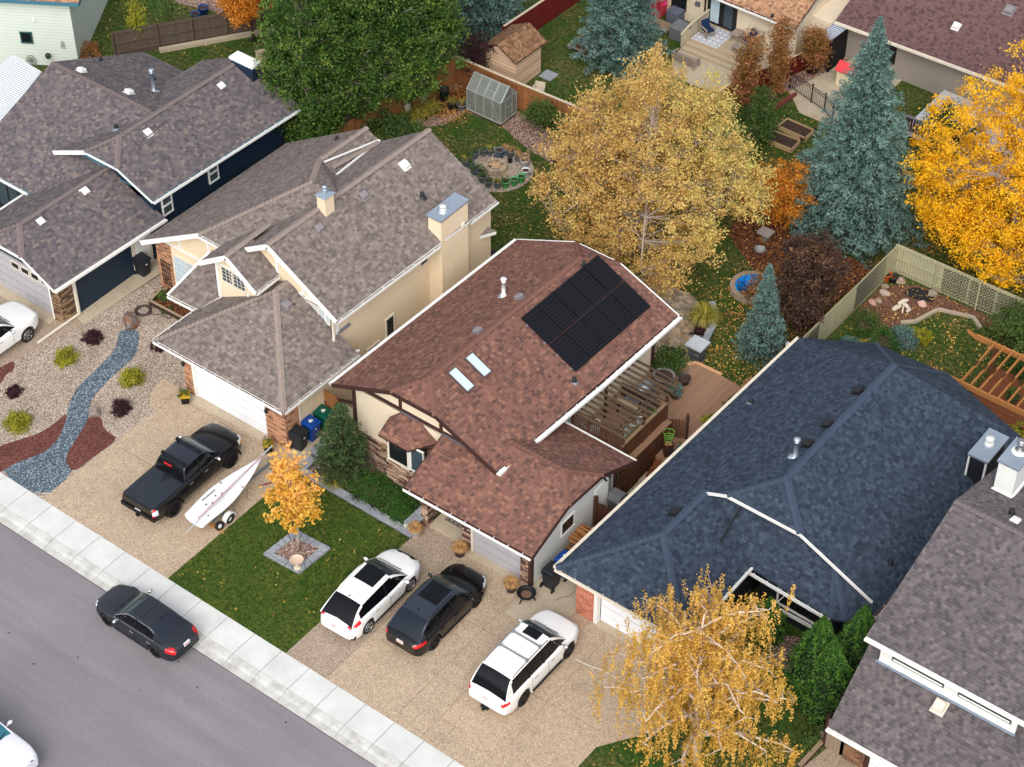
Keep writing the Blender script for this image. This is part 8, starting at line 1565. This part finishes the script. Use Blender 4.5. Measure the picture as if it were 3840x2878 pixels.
pot('wide grey planter of bare soil beside the wall', (10.15, 22.35, DZ), .48, .5, P('planter_grey', (124, 124, 126), .6), None, 404, DG); pot('round charcoal planter of bare soil behind the tub', (10.95, 22.9, DZ), .28, .36, P('pot_charcoal', (56, 50, 52), .5), None, 405, DG)
pot('round pot of bare soil beside the bright green barrel', (13.7, 21.85, DZ), .27, .35, P('pot_charcoal', (56, 50, 52), .5), None, 406, DG); pot('small black pot in front of the bright green barrel', (13.95, 20.75, DZ), .2, .35, P('pot_charcoal', (56, 50, 52), .5), None, 407, DG)
for i, (x, y, lab) in enumerate([(14.0, 22.4, 'pot with yellowing staked plant at the fence'), (13.6, 22.7, 'pot with tall straggly plant at the fence'), (14.0, 23.2, 'dark pot with wilted tomato plant'), (13.7, 23.8, 'pot with leggy green plant at the deck end')]): pot(lab, (x, y, DZ), .24, .34, P('pot_charcoal', (56, 50, 52), .5), ('shrub', 'greenmix', 1.5), 410+i, DG, 46, .55)
t = pot('tall dark brown square planter with wire plant cage', (12.95, 18.55, DZ), .3, .75, P('planter_bronze', (62, 40, 32), .5), ('tuft', 'dry'), 420, DG, 40, .25, square=True, rim=False); b = MB()
for z, r in ((.95, .16), (1.15, .2), (1.4, .24)): b.tube([(12.95+r*math.cos(k*PI/8), 18.55+r*math.sin(k*PI/8), DZ+z) for k in range(17)], .01, 4, False)
for k_ in range(3): a = k_*2.1; b.tube([(12.95+.1*math.cos(a), 18.55+.1*math.sin(a), DZ+.7), (12.95+.24*math.cos(a), 18.55+.24*math.sin(a), DZ+1.4)], .008, 4)
b.build('wire_cage', P('green_wire', (110, 180, 70), .5), t)
pot('blue glazed pot in front of the tall brown planter', (13.35, 18.55, DZ), .2, .34, blu, None, 421, DG); pot('blue glazed pot with leafy stem behind the other blue pot', (13.45, 18.95, DZ), .22, .36, blu, ('shrub', 'greenmix', 1.1), 422, DG, 20, .5)
fx = empty('flower_box', (12.1, 17.5, UZ), 0, 'flower boxes with red and green plants along the privacy screen', 'flower box'); MB().box(12.04, 16.1, 2.5, 12.24, 19.1, 2.72).build('box', DB, fx); shrub(fx, (12.15, 18.4, 2.7), (.22, .5, .4), LM['greenmix'], 500, .05, 5, name='plant'); shrub(fx, (12.1, 16.9, 2.7), (.25, .6, .3), LM['greenmix'], 500, .05, 6, name='plant')
# garden wall pillar, curved wall, blue pool
bw = empty('garden_wall', (9.5, 26.5, 0), 0, 'curved grey block wall ending in a square capped pillar', 'garden wall'); MB().box(9.85, 24.9, 0, 10.45, 25.45, .95).build('pillar', M['block'], bw); MB().box(9.72, 24.75, .95, 10.6, 25.6, 1.05).build('pillar_cap', P('pillar_cap', (176, 182, 186), .7), bw)
q = [(10.1, 25.5), (9.95, 26.3), (9.7, 27.2), (9.3, 28.0), (8.7, 28.7)]; b = MB(); b2 = MB()
for a, c in zip(q[:-1], q[1:]): b.bar((*a, .2), (*c, .2), .26, .4); b2.bar((*a, .44), (*c, .44), .32, .07)
b.build('wall_course', M['block'], bw); b2.build('wall_cap', M['cap'], bw)
pp = empty('pond', (9.55, 31.1, 0), 0, 'round paved ring holding a bright blue tarp covered in fallen leaves', 'pond'); 
for i in range(20): a0, a1 = 2*PI*i/20+.012, 2*PI*(i+1)/20-.012; MB().prism([(9.55+r*math.cos(a), 31.1+r*math.sin(a)) for r, a in ((1.15, a0), (1.15, a1), (.9, a1), (.9, a0))], .0, .28).build('ring_block', P('ring_tan', (150, 134, 116), .9), pp)
k = N('blue_tarp', .4, spec=.4); a = k.noise(3.5, 4); k.col(k.ramp(a, [(.35, srgb(14, 98, 176)), (.5, srgb(22, 130, 216)), (.7, srgb(30, 150, 232))])); k.bump(a, .6, .08); MB().lathe((9.55, 31.1, .06), [(.91, .16), (.88, .2), (.6, .02), (.3, .05), (0, .02)], 24).build('tarp', k.m, pp, True)
rng = np.random.default_rng(5); n_ = 1500; a = rng.random(n_)*6.28; r = .85*np.sqrt(rng.random(n_)); q = np.column_stack([9.75+r*np.cos(a), 30.95+r*np.sin(a), .14+rng.random(n_)*.05]); q = q[(q[:, 0]-9.3)**2*.9+(q[:, 1]-31.6)**2 > .32]; tag(leafcloud('leaf_pile', q, LM['litter_b'], None, .07, .6, 6, None, 1.6), 'brown leaves lying on the blue tarp', 'leaves', None, 'stuff')
b2_ = empty('bird_bath', (7.98,34.71,0.00), 0, 'square grey stone bird bath among brown leaves', 'bird bath'); c = (7.98,34.71,0.00); MB().box(c[0]-.12, c[1]-.12, 0, c[0]+.12, c[1]+.12, .5).build('pedestal', P('stone_grey', (120, 112, 104), .9), b2_); MB().box(c[0]-.35, c[1]-.3, .5, c[0]+.35, c[1]+.3, .62).build('basin', P('stone_grey2', (150, 142, 134), .9), b2_)
for i, c in enumerate([(8.3, 24.4), (8.7, 24.6)]): pot(['black pot under the roof corner on the pavers', 'second black pot under the roof corner'][i], (c[0]+.7, c[1]+.3), .25, .3, bp_, None)
pot('orange plastic tub at the rock garden corner', (14.36,35.76,0.00), .25, .4, P('tub_orange', (190, 92, 30), .6), None); pot('black plastic tub beside the orange one', (14.69,35.83,0.00), .24, .35, bp_, None)
bt_ = empty('potting_table', (-1.0, 25.3, 0), 0, 'black potting table with terracotta pots behind the tall stucco chimney', 'table'); c = (-2.03,24.62,0.70); MB().box(c[0]-.55, c[1]-.9, .66, c[0]+.45, c[1]+.5, .72).build('table_top', M['black'], bt_)
for i, (x, y) in enumerate(((-.5, -.85), (.4, -.85), (-.5, .45), (.4, .45))): MB().box(c[0]+x-.03, c[1]+y-.03, 0, c[0]+x+.03, c[1]+y+.03, .66).build('leg', M['black'], bt_)
for i, (x, y, lab) in enumerate(((-.3, -.3, 'terracotta pot at the near end of the potting table'), (0, .15, 'terracotta bowl in the middle of the potting table'))): pot(lab, (c[0]+x, c[1]+y, .72), .2, .2, terr, None)
# ---------------- amber pergola and deck of the blue roofed house ----------------
d2 = empty('deck', (24, 30, 0), 0, 'brown stained deck behind the slate blue roof', 'deck'); MB().prism([(21.8, 26.9), (30, 26.9), (30, 33), (21.8, 33)], .1, .35).build('deck_boards', M['deckdark'], d2)
p2 = empty('pergola', (24, 30.5, 0), 0, 'amber timber pergola with shaped beam ends behind the slate blue roof', 'pergola'); H_ = 2.55
for y in (28.8, 32.05): MB().bar((20.9, y, H_-.12), (30, y-.1, H_-.12), .1, .28).add([(20.9, y-.05, H_-.1), (20.9, y+.05, H_-.1), (20.4, y+.05, H_+.06), (20.4, y-.05, H_+.06), (20.9, y-.05, H_-.26), (20.9, y+.05, H_-.26), (20.55, y+.05, H_-.12), (20.55, y-.05, H_-.12)], [(0, 1, 2, 3), (7, 6, 5, 4), (0, 3, 7, 4), (1, 5, 6, 2), (3, 2, 6, 7)]).build('beam', M['pergwood2'], p2)
for i in range(18): x = 21.85+i*.46; MB().bar((x, 28.75, H_), (x, 32.1, H_), .06, .16).build('rafter', M['pergwood2'], p2)
for x, y in ((21.95, 32.0), (21.95, 28.85), (28, 32), (28, 28.8)): MB().box(x-.09, y-.09, 0, x+.09, y+.09, H_-.2).build('post', P('post_brown', (96, 62, 40), .8), p2)
cb = tag(MB().add([(22.3, 27.7, .35), (23.1, 27.7, .35), (23.1, 28.5, .35), (22.3, 28.5, .35), (22.35, 27.75, 1.25), (23.05, 27.75, 1.15), (23.05, 28.45, 1.2), (22.35, 28.45, 1.3)], [(0, 1, 5, 4), (1, 2, 6, 5), (2, 3, 7, 6), (3, 0, 4, 7), (4, 5, 6, 7)]).build('covered_barbecue', P('canvas_cover', (206, 202, 196), .9)), 'bulky off white fabric cover over a barbecue on the brown deck', 'covered barbecue')
RD = P('red_cushion', (206, 20, 44), .9)
for p, a, lab in [((23.9, 27.4, .35), .6, 'black chair with red cushions beside the small black table'), ((25.3, 29.4, .35), 2.6, 'black lounge chair with red cushions under the amber pergola'), ((26.3, 29.6, .35), 2.6, 'black lounge chair with red cushions at the right edge')]: chairx(lab, p, a, M['black'], RD)
ct = empty('side_table', (24.5, 28.1, .35), 0, 'small square black table between the red cushioned chairs', 'table'); MB().box(24.2, 27.9, .8, 24.75, 28.4, .84).build('table_top', M['black'], ct)
for x in (24.25, 24.7):
    for y in (27.95, 28.35): MB().box(x-.03, y-.03, .35, x+.03, y+.03, .8).build('leg', M['black'], ct)
pot('fern in a pot on the brown deck under the pergola', (23.5, 31.4, .35), .25, .3, bp_, ('shrub', 'greenmix', 1.6), 501, None, 160, .5); pot('black square pot of golden leaves by the pergola end', (25.3, 28.0, .35), .28, .5, bp_, ('shrub', 'lime', 1.4), 502, None, 90, .5, square=True)
# ---------------- back deck and toys of the sand stucco house ----------------
d3 = empty('deck', (-3, 47.5, 0), 0, 'pale timber deck with three wide steps and slatted railings', 'deck'); Z3 = .5
MB().box(-4.75, 46.95, 0, -1.1, 48.95, Z3).build('deck_boards', M['deckwood2'], d3); MB().box(-4.85, 46.6, 0, -.95, 46.94, Z3-.17).box(-4.9, 46.25, 0, -.8, 46.59, Z3-.34).build('step', M['deckwood2'], d3)
for a, c in (((-4.78, 48.9), (-4.8, 47.1)), ((-1.15, 48.9), (-1.1, 47.5))):
    screen('balusters', d3, a, c, Z3, Z3+.85, M['palewood'], .13); MB().bar((*a, Z3+.9), (*c, Z3+.9), .14, .05).build('hand_rail', M['palewood'], d3)
screen('balusters', d3, (-4.8, 47.1), (-4.95, 46.3), Z3-.3, Z3+.6, M['palewood'], .13); MB().bar((-4.8, 47.1, Z3+.9), (-4.95, 46.3, Z3+.5), .12, .05).build('hand_rail', M['palewood'], d3)
rg = empty('outdoor_rug', (-3.9, 47.9, Z3), 0, 'blue and white diamond patterned rug on the pale deck', 'rug'); MB().box(-4.7, 47.0, Z3, -3.0, 48.8, Z3+.01).build('rug', P('rug_white', (200, 200, 204), .95), rg); b = MB()
for i in range(5):
    for j in range(5):
        cx, cy = -4.53+i*.34, 47.18+j*.36; w_ = .13
        for a, c in (((-w_, 0), (0, w_)), ((0, w_), (w_, 0)), ((w_, 0), (0, -w_)), ((0, -w_), (-w_, 0))): b.bar((cx+a[0], cy+a[1], Z3+.012), (cx+c[0], cy+c[1], Z3+.012), .03, .004)
b.build('pattern', P('rug_navy', (50, 70, 104), .95), rg)
chairx('grey wicker armchair with navy cushion on the patterned rug', (-4.1, 47.75, Z3), 1.2, WK, NV, .95); chairx('grey wicker armchair with honeycomb cushion right of the small table', (-1.75, 48.35, Z3), -.5, WK, NV, .95)
t = empty('side_table', (-2.5, 48.45, Z3), 0, 'grey slatted side table between the wicker chairs', 'table'); MB().box(-2.85, 48.1, Z3+.45, -2.3, 48.8, Z3+.5).build('table_top', WK, t)
for x in (-2.8, -2.35):
    for y in (48.15, 48.75): MB().box(x-.025, y-.025, Z3, x+.025, y+.025, Z3+.45).build('leg', WK, t)
t = empty('footstool', (-1.85, 47.5, Z3), 0, 'grey wicker footstool in front of the honeycomb chair', 'footstool'); MB().box(-2.2, 47.25, Z3+.28, -1.5, 47.7, Z3+.36).build('seat', WK, t)
for x in (-2.15, -1.55):
    for y in (47.3, 47.65): MB().box(x-.025, y-.025, Z3, x+.025, y+.025, Z3+.28).build('leg', WK, t)
chairx('grey wicker loveseat with its back to the camera on the concrete patio', (-3.9, 45.3, .02), PI, WK, None, .8, None, 'garden_bench', 1.5)
sl_ = empty('toy_slide', (-8.4, 48.9, 0), 0, 'pink plastic play house slide against the stucco wall', 'play slide'); PK = P('pink_plastic', (222, 60, 120), .5); MB().box(-8.6, 48.2, 0, -7.7, 48.3, 1.25).box(-7.75, 48.2, 0, -7.65, 48.95, 1.1).build('panel', P('coral_plastic', (206, 68, 84), .5), sl_); MB().tube([(-8.6, 48.8, 1.2), (-8.0, 48.75, .95), (-7.7, 48.6, .6)], [.3, .3, .28], 12).build('tube', PK, sl_, True)
tag(MB().box(-7.2, 48.2, 0, -6.4, 48.9, .75).build('covered_table', P('slate_cover', (96, 102, 116), .8)), 'table under a slate grey cover beside the pale deck', 'covered table')
tag(MB().add([(-6.1, 46.9, 0), (-5.1, 46.9, 0), (-5.1, 47.8, 0), (-6.1, 47.8, 0), (-6.15, 46.85, .75), (-5.05, 46.85, .75), (-5.05, 47.85, .8), (-6.15, 47.85, .8)], [(0, 1, 5, 4), (1, 2, 6, 5), (2, 3, 7, 6), (3, 0, 4, 7), (4, 5, 6, 7)]).build('storage_box', P('storage_grey', (108, 110, 112), .7)), 'dark storage box with pale lid left of the deck steps', 'storage box')
tag(MB().box(-8.3, 47.2, 0, -6.5, 48.1, .08).build('stepping_boards', M['greywood']), 'weathered boards lying below the stucco wall', 'boards')
sbx = empty('sandbox', (-9.64,43.05,0.00), 0, 'square timber edged bed of leaves beside the blue spruce', 'raised bed'); p = [(-10.06,42.52,0.15), (-8.98,42.60,0.15), (-9.07,44.13,0.15), (-9.99,44.35,0.15)]; b = MB()
for i in range(4): b.bar((*p[i][:2], .1), (*p[(i+1) % 4][:2], .1), .12, .2)
b.build('timber', M['greywood'], sbx); MB().prism([q[:2] for q in p], 0, .08).build('leaf_fill', M['litter'], sbx)
t = chairx('pale folding garden chair behind the cedar fence by the shed', (-8.5, 37.6, 0), .3, P('fabric_beige', (190, 178, 158), .9), None, .8)
fbw = empty('fire_bowl', (-5.8, 38.6, 0), 0, 'dark metal fire bowl behind the golden tree', 'fire bowl'); MB().lathe((-5.8, 38.6, .25), [(.15, 0), (.4, .12), (.45, .3), (.38, .3), (0, .1)], 16).build('bowl', M['black'], fbw); MB().lathe((-5.8, 38.6, 0), [(.5, 0), (.5, .2), (.4, .25)], 14).build('base', P('base_dark', (60, 62, 66)), fbw)
for i, (x, y, a, lab) in enumerate([(-23.1, 29.3, .4, 'tan sling garden chair nearest the navy roof valley'), (-22.3, 30.5, .9, 'tan sling garden chair in the middle behind the roof'), (-20.7, 32.0, .3, 'tan sling garden chair nearest the white capped chimney')]): chairx(lab, (x, y, 0), a, P('sling_tan', (176, 158, 134), .9), None, 1.0, 'tan chairs behind the navy house')
pot('tall blue glazed pot beyond the charcoal fence', (-28.75,32.54,0.00), .3, .5, blu, None); pot('shorter blue glazed pot beside the tall one', (-28.80,31.94,0.00), .28, .35, blu, None)
pot('terracotta pot at the foot of the rusty trees', (1.72,45.01,0.00), .3, .4, terr, None, 3); pot('large black pot under the brown red tree', (2.11,48.94,0.00), .36, .45, bp_, None, 3)
ph = empty('play_house', (4.25,49.12,0.00), 0, 'toy play house with red roof half hidden by the tall spruce', 'play house'); c = (4.25,49.12,0.00); MB().box(c[0]-.5, c[1]-.4, 0, c[0]+.5, c[1]+.4, 1.0).build('wall', P('play_cream', (214, 202, 170)), ph); MB().slab([(c[0]-.6, c[1]-.5, .95), (c[0]+.6, c[1]-.5, .95), (c[0]+.6, c[1], 1.35), (c[0]-.6, c[1], 1.35)], (0, 0, .04)).slab([(c[0]-.6, c[1]+.5, .95), (c[0]+.6, c[1]+.5, .95), (c[0]+.6, c[1], 1.35), (c[0]-.6, c[1], 1.35)], (0, 0, .04)).build('roof', P('play_red', (214, 66, 72), .6), ph)
hd = empty('deck', (12, 46.5, 0), 0, 'raised grey deck with dark railing behind the yellow tree', 'deck'); MB().box(9.2, 46.6, .3, 15, 51, .7).build('deck_boards', P('pale_grey_boards', (186, 186, 190), .7), hd); screen('balusters', hd, (9.2, 46.5), (15, 46.5), .7, 1.5, DB, .16); MB().bar((9.2, 46.5, 1.55), (15, 46.5, 1.55), .14, .05).build('hand_rail', M['flash'], hd)
tag(MB().box(2.8, 34.2, 0, 3.9, 36.2, .9).box(2.7, 34.1, .9, 4.0, 36.3, .98).build('covered_hot_tub', P('tub_pale', (196, 202, 210), .6)), 'pale covered hot tub glimpsed through the golden tree', 'hot tub')
ag = empty('arched_gate', (13.1, 13.6, 0), 0, 'dark brown arched board gate beside the white garage wall', 'gate'); MB().slab([(12.65, 13.5, .1), (14.1, 13.55, .1), (14.1, 13.55, 1.1), (13.8, 13.54, 1.35), (13.4, 13.53, 1.5), (13.0, 13.52, 1.55), (12.65, 13.5, 1.5)], (0, .04, 0)).build('gate_panel', wood('dark_gate_boards', (72, 46, 32), .15), ag); MB().box(12.53, 13.42, 0, 12.68, 13.58, 1.85).build('gate_post', DB, ag)
bwl = empty('board_wall', (26.9, 9.4, 0), 0, 'grey brown board fence beside the brown brick pier', 'fence'); MB().box(26.65, 9.4, 0, 27.5, 9.46, 1.7).build('fence_panel', siding('taupe_boards', (142, 126, 108), .18, True), bwl); MB().box(26.55, 9.36, 0, 26.66, 9.5, 1.9).build('post', M['brown_trim'], bwl)
tag(MB().bar((26.42,7.85,0.10), (26.52,9.49,0.10), .2, .2).build('landscape_timber', M['greywood']), 'weathered landscape timber along the lower right driveway', 'edging')
q = [(26.50,9.54,0.06), (26.18,9.97,0.06), (25.72,10.60,0.06), (25.36,10.93,0.06), (24.56,11.40,0.06), (24.08,11.45,0.06)]; b = MB()
for a, c in zip(q[:-1], q[1:]): b.bar(a, c, .16, .12)
tag(b.build('lawn_edging', P('edging_concrete', (150, 140, 124), .9)), 'curved concrete lawn edging in front of the cedars', 'edging')
for pts_, lab in (([(16.57,33.31,0.08), (17.08,33.83,0.08), (17.53,35.27,0.08)], 'grey concrete edging around the rock garden'), ([(15.94,31.07,0.08), (16.07,31.87,0.08)], 'short grey concrete edging near the slate blue roof'), ([(17.52,35.31,0.05), (19.14,35.83,0.05), (19.78,35.37,0.05)], 'curved dark edging between lawn and fence bed')):
    b = MB()
    for a, c in zip(pts_[:-1], pts_[1:]): b.bar(a, c, .17, .14)
    tag(b.build('garden_edging', P('edging_tan', (166, 152, 132), .9)), lab, 'edging')
